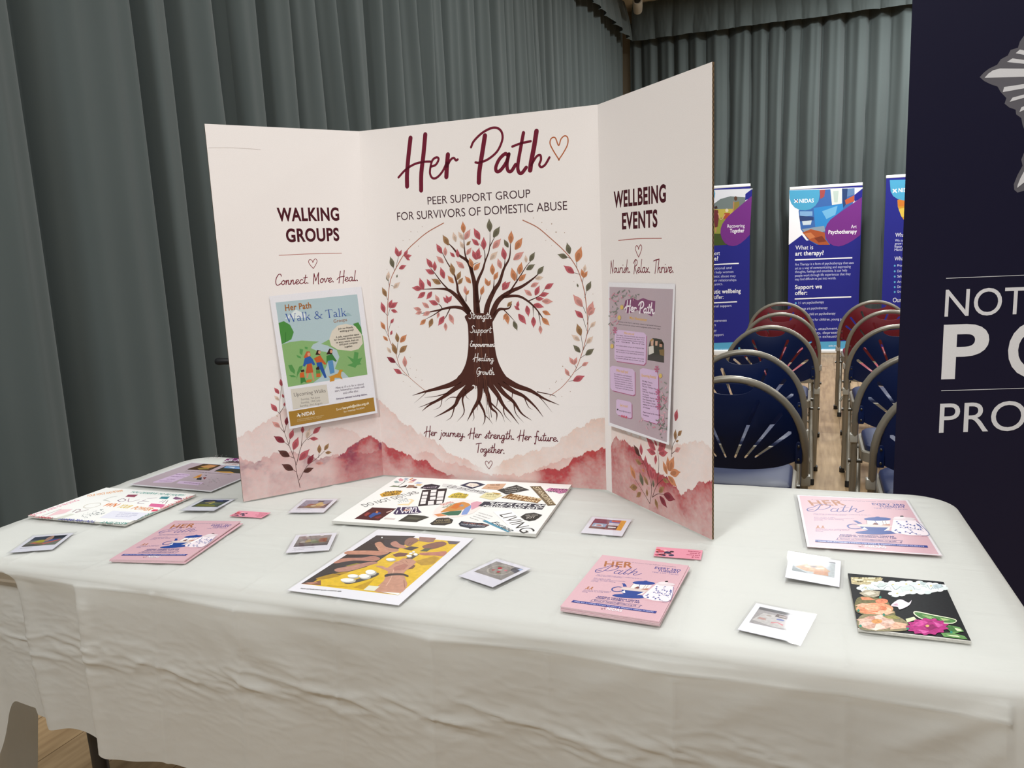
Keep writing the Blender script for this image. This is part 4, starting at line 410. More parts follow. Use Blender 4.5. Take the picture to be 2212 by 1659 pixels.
FLORAL = [('p','b8ab86',[(-639,805),(-172,877),(-231,686),(-463,507),(-646,556)]),('p','d8d0b4',[(-600,782),(-437,811),(-487,691),(-587,688)]),('p','e8e0c0',[(-580,776),(-583,763),(-590,752),(-598,745),(-607,743),(-615,746),(-620,754),(-621,766),(-618,778),(-612,789),(-603,797),(-594,799),(-586,796),(-581,787)]),('p','8f8358',[(-515,668),(-518,656),(-524,645),(-533,638),(-542,635),(-549,639),(-554,647),(-555,658),(-552,670),(-546,681),(-537,688),(-528,691),(-521,687),(-516,679)]),('p','c9bb8c',[(-429,813),(-432,801),(-438,790),(-447,782),(-456,780),(-464,783),(-469,792),(-470,803),(-467,816),(-460,827),(-451,834),(-442,836),(-435,833),(-430,825)]),('p','6f6440',[(-365,705),(-368,693),(-374,682),(-383,675),(-392,673),(-400,676),(-404,684),(-405,695),(-402,708),(-396,718),(-387,726),(-378,728),(-371,725),(-366,717)]),('p','d8cca4',[(-278,851),(-281,838),(-287,827),(-296,820),(-305,817),(-313,821),(-318,829),(-318,841),(-315,853),(-309,864),(-300,872),(-291,874),(-283,871),(-278,862)]),('p','e8e0c0',[(-215,742),(-219,730),(-225,719),(-234,712),(-243,710),(-250,713),(-255,721),(-256,732),(-253,745),(-246,756),(-237,763),(-228,765),(-221,762),(-216,754)]),('p','8f8358',[(-525,789),(-528,777),(-534,766),(-543,758),(-552,756),(-560,760),(-565,768),(-566,779),(-563,792),(-556,803),(-548,810),(-539,813),(-531,809),(-526,801)]),('p','c9bb8c',[(-460,682),(-463,669),(-469,658),(-478,651),(-487,649),(-495,652),(-500,660),(-501,672),(-498,684),(-491,695),(-483,702),(-474,704),(-466,701),(-461,693)]),('p','6f6440',[(-374,827),(-377,814),(-383,803),(-392,796),(-401,794),(-409,797),(-413,805),(-414,817),(-411,829),(-405,840),(-396,848),(-387,850),(-379,847),(-374,839)]),('p','d8cca4',[(-310,719),(-313,707),(-320,696),(-329,688),(-338,686),(-345,689),(-350,697),(-351,709),(-348,721),(-341,732),(-332,739),(-323,742),(-316,738),(-311,730)]),('p','e8e0c0',[(-223,864),(-226,852),(-232,841),(-241,833),(-250,831),(-258,834),(-263,843),(-263,854),(-260,867),(-254,878),(-245,885),(-236,888),(-228,884),(-223,876)]),('p','8f8358',[(-555,658),(-558,646),(-565,635),(-573,627),(-582,625),(-590,628),(-595,636),(-596,648),(-593,660),(-587,671),(-578,678),(-569,681),(-561,677),(-556,669)]),('p','c9bb8c',[(-470,803),(-473,791),(-479,780),(-488,772),(-497,770),(-505,773),(-510,781),(-511,793),(-508,806),(-501,817),(-492,824),(-483,826),(-476,823),(-471,815)]),('p','6f6440',[(-405,695),(-408,683),(-415,672),(-423,665),(-432,663),(-440,666),(-445,674),(-446,685),(-443,697),(-436,708),(-428,716),(-419,718),(-411,715),(-406,707)]),('p','d8cca4',[(-318,841),(-322,828),(-328,817),(-337,810),(-346,807),(-354,811),(-358,819),(-359,830),(-356,843),(-350,854),(-341,862),(-332,864),(-324,860),(-319,852)]),('p','e8e0c0',[(-256,732),(-259,720),(-265,709),(-274,702),(-283,700),(-291,703),(-295,711),(-296,722),(-293,735),(-286,746),(-278,753),(-269,755),(-261,752),(-257,744)]),('p','8f8358',[(-566,779),(-569,767),(-575,756),(-584,748),(-593,746),(-601,749),(-606,758),(-607,769),(-604,782),(-598,793),(-589,800),(-580,802),(-572,799),(-567,791)]),('p','c9bb8c',[(-501,672),(-504,659),(-510,648),(-518,641),(-527,639),(-535,642),(-540,650),(-541,661),(-538,674),(-532,685),(-523,692),(-514,694),(-506,691),(-502,683)]),('p','6f6440',[(-414,817),(-418,804),(-424,793),(-433,786),(-442,784),(-449,787),(-454,795),(-455,807),(-452,819),(-446,830),(-437,838),(-428,840),(-420,837),(-415,828)]),('p','d8cca4',[(-351,709),(-354,696),(-360,686),(-369,678),(-378,676),(-385,679),(-390,687),(-391,699),(-388,711),(-382,722),(-373,729),(-364,732),(-356,728),(-352,720)]),('p','e8e0c0',[(-263,854),(-267,842),(-273,831),(-282,823),(-291,821),(-299,824),(-303,833),(-304,844),(-301,857),(-294,868),(-286,875),(-277,878),(-269,874),(-264,866)]),('p','8f8358',[(-201,746),(-205,734),(-211,723),(-220,716),(-229,713),(-236,717),(-241,725),(-242,736),(-238,748),(-232,759),(-223,767),(-214,769),(-207,766),(-202,757)]),('p','c9bb8c',[(-511,793),(-514,780),(-520,769),(-529,762),(-538,760),(-546,763),(-550,771),(-552,783),(-549,795),(-542,806),(-533,814),(-524,816),(-517,813),(-512,805)]),('p','6f6440',[(-446,685),(-449,673),(-455,662),(-464,655),(-473,652),(-481,656),(-485,664),(-486,675),(-483,687),(-477,698),(-468,706),(-459,708),(-452,705),(-447,696)]),('p','d8cca4',[(-359,830),(-362,818),(-369,807),(-378,799),(-387,797),(-394,801),(-399,809),(-400,820),(-397,833),(-390,844),(-382,851),(-373,854),(-365,850),(-360,842)]),('p','e8e0c0',[(-296,722),(-299,710),(-306,699),(-314,692),(-323,690),(-331,693),(-336,701),(-337,712),(-333,725),(-327,736),(-318,743),(-309,745),(-302,742),(-297,734)]),('p','8f8358',[(-208,868),(-212,855),(-218,844),(-227,837),(-236,835),(-244,838),(-248,846),(-249,858),(-246,870),(-239,881),(-231,889),(-221,891),(-214,888),(-209,879)]),('p','c9bb8c',[(-541,661),(-544,649),(-550,638),(-559,631),(-568,629),(-576,632),(-581,640),(-582,651),(-579,664),(-572,675),(-564,682),(-555,684),(-547,681),(-542,673)]),('p','6f6440',[(-455,807),(-458,794),(-465,783),(-473,776),(-483,773),(-490,777),(-495,785),(-496,797),(-493,809),(-487,820),(-478,828),(-469,830),(-461,827),(-456,818)]),('p','d8cca4',[(-391,699),(-394,686),(-401,676),(-409,668),(-418,666),(-426,669),(-431,677),(-432,689),(-429,701),(-422,712),(-414,719),(-405,721),(-397,718),(-392,710)]),('p','e8e0c0',[(-304,844),(-307,832),(-314,821),(-323,813),(-332,811),(-339,814),(-344,822),(-345,834),(-342,847),(-335,858),(-327,865),(-317,867),(-310,864),(-305,856)]),('p','8f8358',[(-242,736),(-245,724),(-251,713),(-260,705),(-269,703),(-277,706),(-281,715),(-282,726),(-279,738),(-272,749),(-264,756),(-255,759),(-247,755),(-242,747)]),('p','c9bb8c',[(-552,783),(-555,770),(-561,759),(-570,752),(-579,750),(-586,753),(-591,761),(-593,773),(-590,785),(-583,796),(-575,804),(-565,806),(-558,803),(-553,794)]),('p','6f6440',[(-486,675),(-489,663),(-496,652),(-504,645),(-513,642),(-521,646),(-526,654),(-527,665),(-524,677),(-518,688),(-509,695),(-500,698),(-492,694),(-487,686)]),('p','d8cca4',[(-400,820),(-403,808),(-410,797),(-418,789),(-427,787),(-435,790),(-440,799),(-441,810),(-438,823),(-431,834),(-423,841),(-414,844),(-406,840),(-401,832)]),('p','e8e0c0',[(-337,712),(-340,700),(-346,689),(-355,682),(-364,680),(-371,683),(-376,691),(-377,702),(-374,715),(-367,726),(-359,733),(-350,735),(-342,732),(-337,724)]),('p','8f8358',[(-249,858),(-252,845),(-259,834),(-268,827),(-277,825),(-284,828),(-289,836),(-290,848),(-287,860),(-280,871),(-271,879),(-262,881),(-255,878),(-250,869)]),('p','c9bb8c',[(-582,651),(-585,639),(-591,628),(-599,621),(-608,619),(-616,622),(-621,630),(-622,641),(-619,654),(-613,664),(-605,672),(-595,674),(-588,671),(-583,663)]),('p','6f6440',[(-496,797),(-499,784),(-506,773),(-514,766),(-523,763),(-531,767),(-536,775),(-537,786),(-534,799),(-528,810),(-519,817),(-510,820),(-502,816),(-497,808)]),('p','d8cca4',[(-432,689),(-435,676),(-441,665),(-450,658),(-459,656),(-466,659),(-471,667),(-472,679),(-469,691),(-463,702),(-454,709),(-445,711),(-437,708),(-433,700)]),('p','e8e0c0',[(-345,834),(-348,821),(-355,810),(-363,803),(-372,801),(-380,804),(-385,812),(-386,824),(-383,836),(-376,848),(-367,855),(-358,857),(-351,854),(-346,846)]),('p','8f8358',[(-282,726),(-285,714),(-292,703),(-300,695),(-309,693),(-317,696),(-322,705),(-322,716),(-319,728),(-313,739),(-304,746),(-295,749),(-288,745),(-283,737)]),('p','c9bb8c',[(-194,871),(-197,859),(-204,848),(-213,840),(-222,838),(-229,841),(-234,850),(-235,861),(-232,874),(-225,885),(-216,892),(-207,895),(-200,891),(-195,883)]),('p','6f6440',[(-527,665),(-530,653),(-536,642),(-545,635),(-554,632),(-561,635),(-566,644),(-567,655),(-565,667),(-558,678),(-550,685),(-541,688),(-533,684),(-528,676)]),('p','d8cca4',[(-441,810),(-444,798),(-451,787),(-459,779),(-468,777),(-476,780),(-481,789),(-482,800),(-479,813),(-472,824),(-464,831),(-455,833),(-447,830),(-442,822)]),('p','e8e0c0',[(-377,702),(-380,690),(-387,679),(-395,672),(-404,670),(-412,673),(-417,681),(-417,692),(-414,705),(-408,715),(-399,723),(-390,725),(-383,722),(-378,714)]),('p','dfe3e0',[(-573,356),(-440,544),(-209,707),(-12,724),(186,763),(383,802),(569,781),(627,678),(449,498),(214,414),(-9,284),(-129,219),(-71,392),(-278,415),(-437,360)]),('p','eef0ee',[(-430,514),(-438,485),(-455,459),(-478,441),(-502,435),(-522,442),(-535,461),(-538,487),(-531,516),(-514,542),(-491,560),(-467,566),(-446,559),(-433,540)]),('p','dde3e1',[(-345,516),(-353,487),(-370,462),(-392,444),(-416,438),(-437,445),(-450,463),(-453,489),(-445,518),(-428,544),(-405,562),(-381,568),(-361,561),(-348,543)]),('p','cdd6d5',[(-344,426),(-352,398),(-369,372),(-392,355),(-415,349),(-436,356),(-448,374),(-451,399),(-444,428),(-427,454),(-404,471),(-380,477),(-360,470),(-347,452)]),('p','e6eae7',[(-429,369),(-436,340),(-453,315),(-475,298),(-499,292),(-519,298),(-532,316),(-535,342),(-528,370),(-511,396),(-489,413),(-465,419),(-444,412),(-431,394)]),('p','d3dbd9',[(-482,422),(-489,394),(-506,368),(-529,351),(-552,345),(-573,351),(-586,369),(-589,395),(-582,424),(-565,450),(-542,467),(-518,473),(-498,466),(-485,448)]),('p','eef0ee',[(-171,707),(-180,677),(-197,651),(-220,633),(-244,627),(-265,634),(-277,653),(-280,680),(-272,709),(-254,736),(-231,754),(-207,760),(-186,753),(-174,734)]),('p','dde3e1',[(-129,641),(-137,612),(-154,586),(-177,569),(-201,563),(-221,569),(-234,588),(-236,614),(-228,644),(-211,670),(-188,688),(-164,694),(-143,687),(-131,668)]),('p','cdd6d5',[(-190,553),(-199,524),(-216,498),(-238,481),(-262,475),(-282,482),(-295,500),(-298,526),(-290,555),(-272,581),(-250,599),(-226,605),(-205,598),(-193,579)]),('p','e6eae7',[(-271,563),(-279,534),(-296,508),(-319,490),(-343,484),(-363,491),(-376,509),(-379,536),(-371,565),(-354,591),(-331,609),(-307,615),(-286,608),(-274,589)]),('p','d3dbd9',[(-260,658),(-268,628),(-285,602),(-308,584),(-332,578),(-353,585),(-366,604),(-368,630),(-360,660),(-343,686),(-320,704),(-296,710),(-275,703),(-263,684)]),('p','eef0ee',[(-10,750),(-19,720),(-37,694),(-60,676),(-84,670),(-104,677),(-116,696),(-119,723),(-110,752),(-92,779),(-69,797),(-45,803),(-25,796),(-12,777)]),('p','dde3e1',[(66,730),(57,701),(39,674),(16,657),(-7,651),(-28,658),(-40,676),(-42,703),(-33,733),(-15,759),(8,777),(32,783),(52,776),(64,757)]),('p','cdd6d5',[(44,633),(35,604),(18,578),(-5,561),(-29,555),(-49,562),(-61,580),(-63,606),(-55,636),(-37,662),(-14,680),(10,686),(30,678),(42,660)]),('p','e6eae7',[(-45,593),(-54,564),(-71,538),(-94,521),(-117,515),(-137,522),(-150,540),(-152,566),(-144,595),(-126,621),(-103,639),(-79,645),(-59,638),(-47,619)]),('p','d3dbd9',[(-79,664),(-88,635),(-105,609),(-128,591),(-152,585),(-172,592),(-184,611),(-187,637),(-178,667),(-161,693),(-138,711),(-114,717),(-94,710),(-81,691)]),('p','eef0ee',[(235,816),(226,787),(208,760),(185,742),(161,736),(141,744),(129,763),(127,789),(136,819),(154,846),(178,864),(202,870),(222,863),(234,844)]),('p','dde3e1',[(257,736),(248,707),(230,681),(207,663),(183,657),(163,664),(151,683),(150,710),(159,739),(177,765),(200,783),(224,789),(244,782),(255,763)]),('p','cdd6d5',[(181,658),(172,629),(154,603),(131,586),(108,580),(88,587),(76,605),(74,632),(83,661),(101,687),(124,705),(148,711),(168,704),(179,685)]),('p','e6eae7',[(112,689),(103,660),(86,634),(63,616),(39,610),(19,617),(7,636),(5,662),(14,692),(31,718),(55,736),(78,742),(98,735),(111,716)]),('p','d3dbd9',[(145,787),(136,757),(119,731),(95,713),(71,707),(51,714),(39,733),(37,760),(46,790),(64,817),(87,835),(112,841),(132,833),(144,814)]),('p','eef0ee',[(391,707),(382,678),(364,652),(341,634),(317,628),(298,635),(286,654),(285,680),(294,709),(312,736),(336,753),(359,759),(379,752),(390,733)]),('p','dde3e1',[(305,692),(296,663),(278,637),(255,619),(231,614),(211,620),(200,639),(198,665),(207,695),(225,721),(248,738),(272,744),(292,737),(303,719)]),('p','cdd6d5',[(297,779),(288,750),(270,723),(247,706),(223,700),(203,707),(191,725),(190,752),(199,782),(217,808),(240,826),(264,832),(284,825),(296,806)]),('p','e6eae7',[(380,848),(370,819),(352,792),(329,774),(305,768),(285,775),(274,794),(272,821),(282,851),(300,878),(323,896),(347,902),(367,895),(379,875)]),('p','d3dbd9',[(438,803),(429,773),(410,747),(387,729),(363,724),(344,731),(332,749),(331,776),(341,806),(359,832),(382,850),(406,856),(426,849),(437,830)]),('p','eef0ee',[(506,822),(496,793),(478,766),(455,749),(431,743),(412,750),(400,769),(399,795),(409,825),(427,851),(450,869),(474,875),(494,868),(505,849)]),('p','dde3e1',[(587,820),(578,790),(559,764),(536,746),(512,740),(493,747),(482,766),(481,793),(491,822),(509,849),(532,867),(556,873),(576,865),(587,846)]),('p','cdd6d5',[(577,726),(568,697),(549,672),(526,654),(503,648),(484,655),(473,674),(472,700),(481,729),(499,755),(523,773),(546,779),(566,772),(577,753)]),('p','e6eae7',[(491,672),(481,643),(463,617),(440,600),(417,594),(397,601),(386,619),(385,645),(394,674),(412,700),(436,718),(459,724),(479,717),(490,698)]),('p','d3dbd9',[(446,730),(437,701),(419,675),(396,658),(372,652),(353,659),(341,677),(340,704),(349,733),(367,759),(391,777),(414,783),(434,776),(445,757)]),('p','eef0ee',[(618,631),(609,602),(591,577),(568,559),(544,554),(525,560),(514,578),(514,604),(523,633),(541,659),(564,676),(588,682),(607,675),(618,657)]),('p','dde3e1',[(553,662),(543,633),(525,607),(502,590),(479,584),(460,591),(449,609),(448,635),(457,664),(475,690),(499,708),(522,714),(541,706),(552,688)]),('p','cdd6d5',[(589,758),(580,729),(561,703),(538,685),(515,680),(496,686),(484,705),(484,731),(493,761),(511,787),(535,805),(558,811),(578,803),(589,785)]),('p','e6eae7',[(678,786),(668,757),(649,731),(626,713),(603,707),(584,714),(573,733),(572,760),(582,789),(600,815),(624,833),(647,839),(666,832),(677,813)]),('p','d3dbd9',[(695,707),(685,678),(667,652),(644,635),(621,629),(602,636),(591,654),(590,680),(600,709),(618,735),(641,753),(665,759),(684,752),(695,733)]),('p','eef0ee',[(-61,331),(-69,303),(-86,279),(-109,262),(-132,256),(-151,262),(-164,280),(-166,305),(-158,333),(-141,358),(-118,375),(-95,381),(-75,374),(-63,357)]),('p','dde3e1',[(-4,419),(-12,391),(-30,366),(-52,348),(-75,343),(-95,349),(-107,367),(-109,392),(-101,421),(-84,446),(-61,463),(-38,469),(-18,462),(-6,445)]),('p','cdd6d5',[(77,416),(68,388),(51,363),(28,345),(5,340),(-14,346),(-26,364),(-28,389),(-20,417),(-2,443),(20,460),(44,466),(63,459),(75,441)]),('p','e6eae7',[(69,327),(60,299),(43,274),(21,257),(-2,251),(-22,258),(-33,275),(-35,300),(-27,328),(-10,353),(13,370),(36,376),(55,369),(67,352)]),('p','d3dbd9',[(-16,275),(-24,247),(-41,223),(-63,206),(-86,200),(-106,206),(-118,224),(-120,248),(-112,276),(-95,301),(-72,318),(-49,324),(-30,317),(-18,300)]),('p','eef0ee',[(153,447),(144,419),(127,394),(104,377),(81,371),(62,378),(50,395),(48,421),(57,449),(74,475),(97,492),(120,498),(140,491),(152,473)]),('p','dde3e1',[(170,540),(161,512),(144,486),(121,469),(98,463),(78,470),(66,488),(64,514),(73,542),(91,568),(113,586),(137,591),(157,585),(169,566)]),('p','cdd6d5',[(258,585),(249,557),(231,531),(208,514),(185,508),(165,515),(154,533),(152,559),(161,587),(179,613),(202,631),(225,637),(245,630),(257,611)]),('p','e6eae7',[(294,520),(285,491),(267,466),(245,449),(222,443),(202,450),(191,468),(189,493),(198,522),(216,547),(238,565),(262,571),(281,564),(293,546)]),('p','d3dbd9',[(229,435),(220,407),(203,382),(181,365),(157,359),(138,366),(126,383),(125,409),(134,437),(151,462),(174,479),(197,485),(216,479),(228,461)]),('p','eef0ee',[(397,610),(388,581),(370,556),(347,538),(324,532),(305,539),(293,557),(292,583),(301,612),(319,638),(342,655),(365,661),(385,654),(396,636)]),('p','dde3e1',[(466,583),(456,555),(438,529),(416,512),(392,506),(373,513),(362,531),(361,557),(370,585),(388,611),(411,628),(434,634),(454,627),(465,609)]),('p','cdd6d5',[(434,489),(425,461),(407,436),(385,419),(361,413),(342,419),(331,437),(330,463),(339,491),(357,516),(380,533),(403,539),(422,532),(433,514)]),('p','e6eae7',[(347,457),(338,429),(320,404),(298,387),(275,381),(255,388),(244,406),(243,431),(252,459),(269,484),(292,502),(315,507),(334,501),(346,483)]),('p','d3dbd9',[(324,532),(315,503),(297,478),(274,461),(251,455),(232,461),(220,479),(219,505),(228,534),(245,559),(268,577),(292,582),(311,576),(322,557)]),('p','c9c08a',[(-444,440),(-446,428),(-452,418),(-458,411),(-465,409),(-471,413),(-475,421),(-476,432),(-473,444),(-468,454),(-461,460),(-454,462),(-448,459),(-444,451)]),('p','c9c08a',[(-242,614),(-245,602),(-250,592),(-257,585),(-264,583),(-270,587),(-274,595),(-274,606),(-272,619),(-266,629),(-259,636),(-252,638),(-246,634),(-243,626)]),('p','c9c08a',[(-43,664),(-46,652),(-51,642),(-58,635),(-65,633),(-71,637),(-74,645),(-75,656),(-72,668),(-66,679),(-59,686),(-52,687),(-46,684),(-43,676)]),('p','c9c08a',[(148,728),(145,716),(140,705),(133,698),(125,697),(120,700),(117,708),(117,720),(120,732),(125,742),(132,749),(139,751),(145,747),(148,739)]),('p','c9c08a',[(325,756),(321,744),(316,734),(309,727),(302,725),(296,729),(293,737),(293,748),(296,760),(302,771),(309,778),(316,779),(322,776),(325,767)]),('p','c9c08a',[(484,744),(481,732),(475,722),(468,715),(461,713),(455,717),(453,725),(453,736),(456,749),(462,759),(469,766),(476,767),(482,764),(484,756)]),('p','c9c08a',[(-24,344),(-27,332),(-32,323),(-39,316),(-46,314),(-51,318),(-55,325),(-55,336),(-52,348),(-47,358),(-40,364),(-33,366),(-27,362),(-24,355)]),('p','c9c08a',[(184,496),(181,484),(175,474),(168,468),(161,466),(156,469),(153,477),(153,488),(156,500),(161,510),(168,517),(175,518),(181,515),(184,507)]),('s','9fb0b2',[(-513,381),(-455,488),(-436,375)],3),('s','b4c0c0',[(-423,476),(-382,394),(-350,427)],3),('s','8fa0a4',[(-332,571),(-288,530),(-264,480)],3),('s','9fb0b2',[(-264,444),(-216,436),(-177,532)],3),('s','b4c0c0',[(-173,539),(-121,572),(-105,459)],3),('s','8fa0a4',[(-81,634),(-51,477),(-19,511)],3),('s','9fb0b2',[(-15,506),(45,614),(68,563)],3),('s','b4c0c0',[(76,601),(113,519),(155,616)],3),('s','8fa0a4',[(169,697),(211,655),(224,541)],3),('s','9fb0b2',[(232,569),(278,560),(311,594)],3),('s','b4c0c0',[(324,663),(377,697),(397,646)],3),('s','8fa0a4',[(418,759),(441,601),(485,698)],3),('s','9fb0b2',[(478,630),(542,738),(551,624)],3),('p','aebcc0',[(493,778),(618,845),(639,747),(509,638)]),('p','b9c6c6',[(339,896),(424,823),(372,732),(331,773)]),('p','c3cdca',[(-229,702),(-137,657),(-208,535),(-305,536)]),('p','c9d2cf',[(26,568),(175,682),(193,534),(46,421)]),('p','a9a08c',[(-565,217),(-456,370),(-265,353),(-302,175),(-464,56)]),('p','d4cdbd',[(-506,232),(-403,318),(-331,266),(-436,161)]),('p','6f6a48',[(-587,64),(-364,120),(-206,26),(-187,-165),(-147,-335),(-205,-447),(-586,-493),(-666,-311)]),('p','dd8a66',[(-557,81),(-442,101),(-355,27),(-546,-22)]),('p','d98060',[(-197,29),(-209,-11),(-236,-48),(-272,-73),(-310,-83),(-343,-75),(-363,-51),(-368,-15),(-356,25),(-329,62),(-293,88),(-254,98),(-221,90),(-201,65)]),('p','e29a76',[(-156,-211),(-190,-302),(-265,-387),(-367,-449),(-475,-477),(-569,-466),(-632,-416),(-650,-339),(-619,-247),(-544,-160),(-440,-95),(-328,-66),(-232,-80),(-171,-132)]),('p','d98a66',[(-315,-311),(-335,-363),(-380,-412),(-441,-448),(-507,-465),(-565,-460),(-603,-432),(-613,-388),(-595,-336),(-550,-286),(-488,-249),(-421,-232),(-363,-238),(-325,-267)]),('p','f0b898',[(-185,-255),(-206,-307),(-253,-357),(-317,-394),(-386,-412),(-447,-407),(-486,-380),(-498,-336),(-478,-283),(-430,-233),(-365,-195),(-295,-177),(-234,-182),(-195,-210)]),('p','d07c58',[(-240,-233),(-259,-285),(-300,-333),(-356,-368),(-415,-384),(-467,-376),(-500,-347),(-509,-302),(-492,-250),(-450,-201),(-394,-165),(-333,-150),(-281,-158),(-248,-188)]),('p','eeb090',[(-306,-223),(-322,-266),(-356,-307),(-402,-336),(-452,-349),(-495,-342),(-524,-318),(-531,-281),(-516,-237),(-482,-196),(-435,-166),(-385,-153),(-341,-160),(-313,-185)]),('p','cf7a58',[(-308,-219),(-319,-251),(-344,-281),(-378,-303),(-415,-313),(-447,-308),(-467,-289),(-473,-261),(-462,-228),(-436,-198),(-402,-175),(-365,-166),(-333,-171),(-313,-190)]),('p','e6a684',[(-324,-218),(-335,-249),(-361,-278),(-396,-299),(-433,-308),(-466,-305),(-487,-288),(-493,-262),(-482,-231),(-456,-202),(-421,-180),(-383,-171),(-351,-175),(-329,-192)]),('p','e8ae90',[(-657,-239),(-555,-129),(-444,-129),(-566,-262)]),('p','eab294',[(-332,-293),(-145,-312),(-256,-430),(-420,-450)]),('p','857c5e',[(-653,-663),(-549,-483),(-330,-449),(-150,-433),(-44,-569),(-22,-731),(-82,-860),(-383,-956),(-626,-971),(-669,-858)]),('p','d2ab9a',[(-194,-659),(-227,-758),(-297,-848),(-390,-912),(-489,-938),(-574,-921),(-630,-864),(-645,-776),(-615,-676),(-545,-583),(-449,-516),(-347,-489),(-260,-509),(-206,-570)]),('p','d9a98f',[(-224,-616),(-38,-652),(-72,-785),(-271,-878)]),('p','efd8ca',[(-641,-724),(-501,-559),(-398,-597),(-517,-735)]),('p','efd8ca',[(-569,-915),(-449,-759),(-315,-807),(-452,-958)]),('p','dfc0b2',[(-410,-681),(-218,-584),(-182,-639),(-221,-706)]),('p','cba594',[(-410,-681),(-233,-715),(-231,-802),(-318,-835)]),('p','e2cabc',[(-410,-681),(-330,-836),(-384,-896),(-457,-901)]),('p','c69c8a',[(-410,-681),(-464,-893),(-546,-936),(-576,-873)]),('p','dabcae',[(-410,-681),(-575,-860),(-662,-836),(-620,-763)]),('p','cfaa98',[(-410,-681),(-611,-751),(-677,-686),(-567,-620)]),('p','c09080',[(-410,-681),(-554,-615),(-510,-538),(-439,-513)]),('p','dfc0b2',[(-410,-681),(-428,-517),(-342,-442),(-298,-493)]),('p','cba594',[(-410,-681),(-295,-505),(-175,-499),(-212,-571)]),('p','d0935a',[(-346,-656),(-356,-688),(-378,-717),(-406,-738),(-437,-746),(-463,-740),(-480,-720),(-484,-692),(-474,-660),(-452,-630),(-423,-610),(-393,-602),(-366,-608),(-350,-628)]),('p','8f8a50',[(-334,-494),(-149,-424),(-108,-521),(-253,-559)]),('p','dfe3c4',[(90,-309),(135,-218),(346,-274),(600,-350),(541,-492),(359,-514),(163,-451)]),('p','4f7a45',[(107,-305),(139,-248),(342,-301),(586,-362),(539,-471),(363,-492),(175,-426)]),('p','86a86a',[(182,-316),(287,-319),(375,-417),(271,-423)]),('p','a3bb7c',[(404,-345),(534,-384),(439,-443)]),('p','35592f',[(296,-374),(378,-395),(403,-452),(317,-453)]),('p','cfd8b0',[(-36,-503),(82,-407),(105,-487),(-32,-608)]),('p','5f8a50',[(471,-552),(607,-586),(636,-699),(478,-801)]),('p','cfd8b0',[(542,-623),(606,-639),(612,-694),(527,-708)]),('p','5f8a50',[(343,-816),(483,-768),(618,-834),(637,-922),(359,-919)]),('p','cfd8b0',[(403,-852),(536,-840),(561,-881),(447,-880)]),('p','3f6a38',[(410,-617),(519,-568),(558,-720),(469,-755)]),('p','a82c74',[(436,-610),(461,-664),(393,-720),(382,-791),(308,-817),(265,-888),(201,-880),(136,-937),(96,-896),(22,-925),(15,-861),(-51,-856),(-23,-782),(-67,-742),(-9,-675),(-19,-610),(56,-566),(83,-489),(157,-480),(214,-409),(270,-437),(345,-391),(368,-449),(442,-438),(428,-512),(483,-537)]),('p','c24a90',[(28,-676),(159,-473),(236,-538),(110,-696)]),('p','8a1f5c',[(163,-682),(282,-568),(332,-678),(214,-791)]),('p','c85a9a',[(296,-480),(417,-574),(336,-657)]),('p','c85a9a',[(63,-790),(211,-811),(132,-892)]),('p','d8b070',[(235,-642),(230,-658),(222,-672),(211,-681),(200,-684),(191,-680),(186,-670),(186,-655),(190,-640),(199,-626),(210,-617),(221,-614),(230,-618),(235,-628)]),('p','e0d4de',[(-176,-116),(-69,90),(0,126),(71,41),(124,139),(69,-44),(-70,-217),(-94,-141)]),('p','c8a4b4',[(-166,-109),(-81,-8),(-78,-100)]),('p','2f7f6a',[(-271,134),(-275,115),(-281,98),(-289,88),(-296,86),(-303,92),(-306,107),(-306,126),(-302,146),(-295,162),(-288,173),(-280,175),(-274,168),(-271,153)]),('p','2f7f6a',[(-606,-386),(-609,-405),(-615,-420),(-622,-430),(-630,-432),(-636,-426),(-639,-412),(-640,-395),(-637,-376),(-631,-361),(-623,-351),(-616,-349),(-610,-355),(-606,-369)]),('p','2f7f6a',[(-619,-866),(-622,-883),(-627,-898),(-634,-907),(-641,-908),(-647,-903),(-651,-891),(-651,-875),(-648,-858),(-642,-843),(-635,-834),(-628,-832),(-622,-838),(-619,-850)]),('p','2f7f6a',[(-33,-795),(-36,-812),(-43,-826),(-50,-835),(-57,-837),(-62,-831),(-65,-819),(-64,-803),(-61,-786),(-55,-772),(-47,-763),(-40,-761),(-35,-766),(-32,-779)]),('p','2f7f6a',[(492,-757),(487,-774),(481,-788),(473,-797),(466,-799),(461,-793),(459,-781),(461,-766),(465,-749),(472,-735),(479,-726),(486,-724),(491,-729),(493,-741)]),('p','2f7f6a',[(-286,-437),(-289,-455),(-295,-471),(-303,-480),(-310,-482),(-316,-476),(-319,-463),(-319,-446),(-315,-428),(-309,-412),(-302,-403),(-294,-401),(-289,-407),(-285,-420)])]
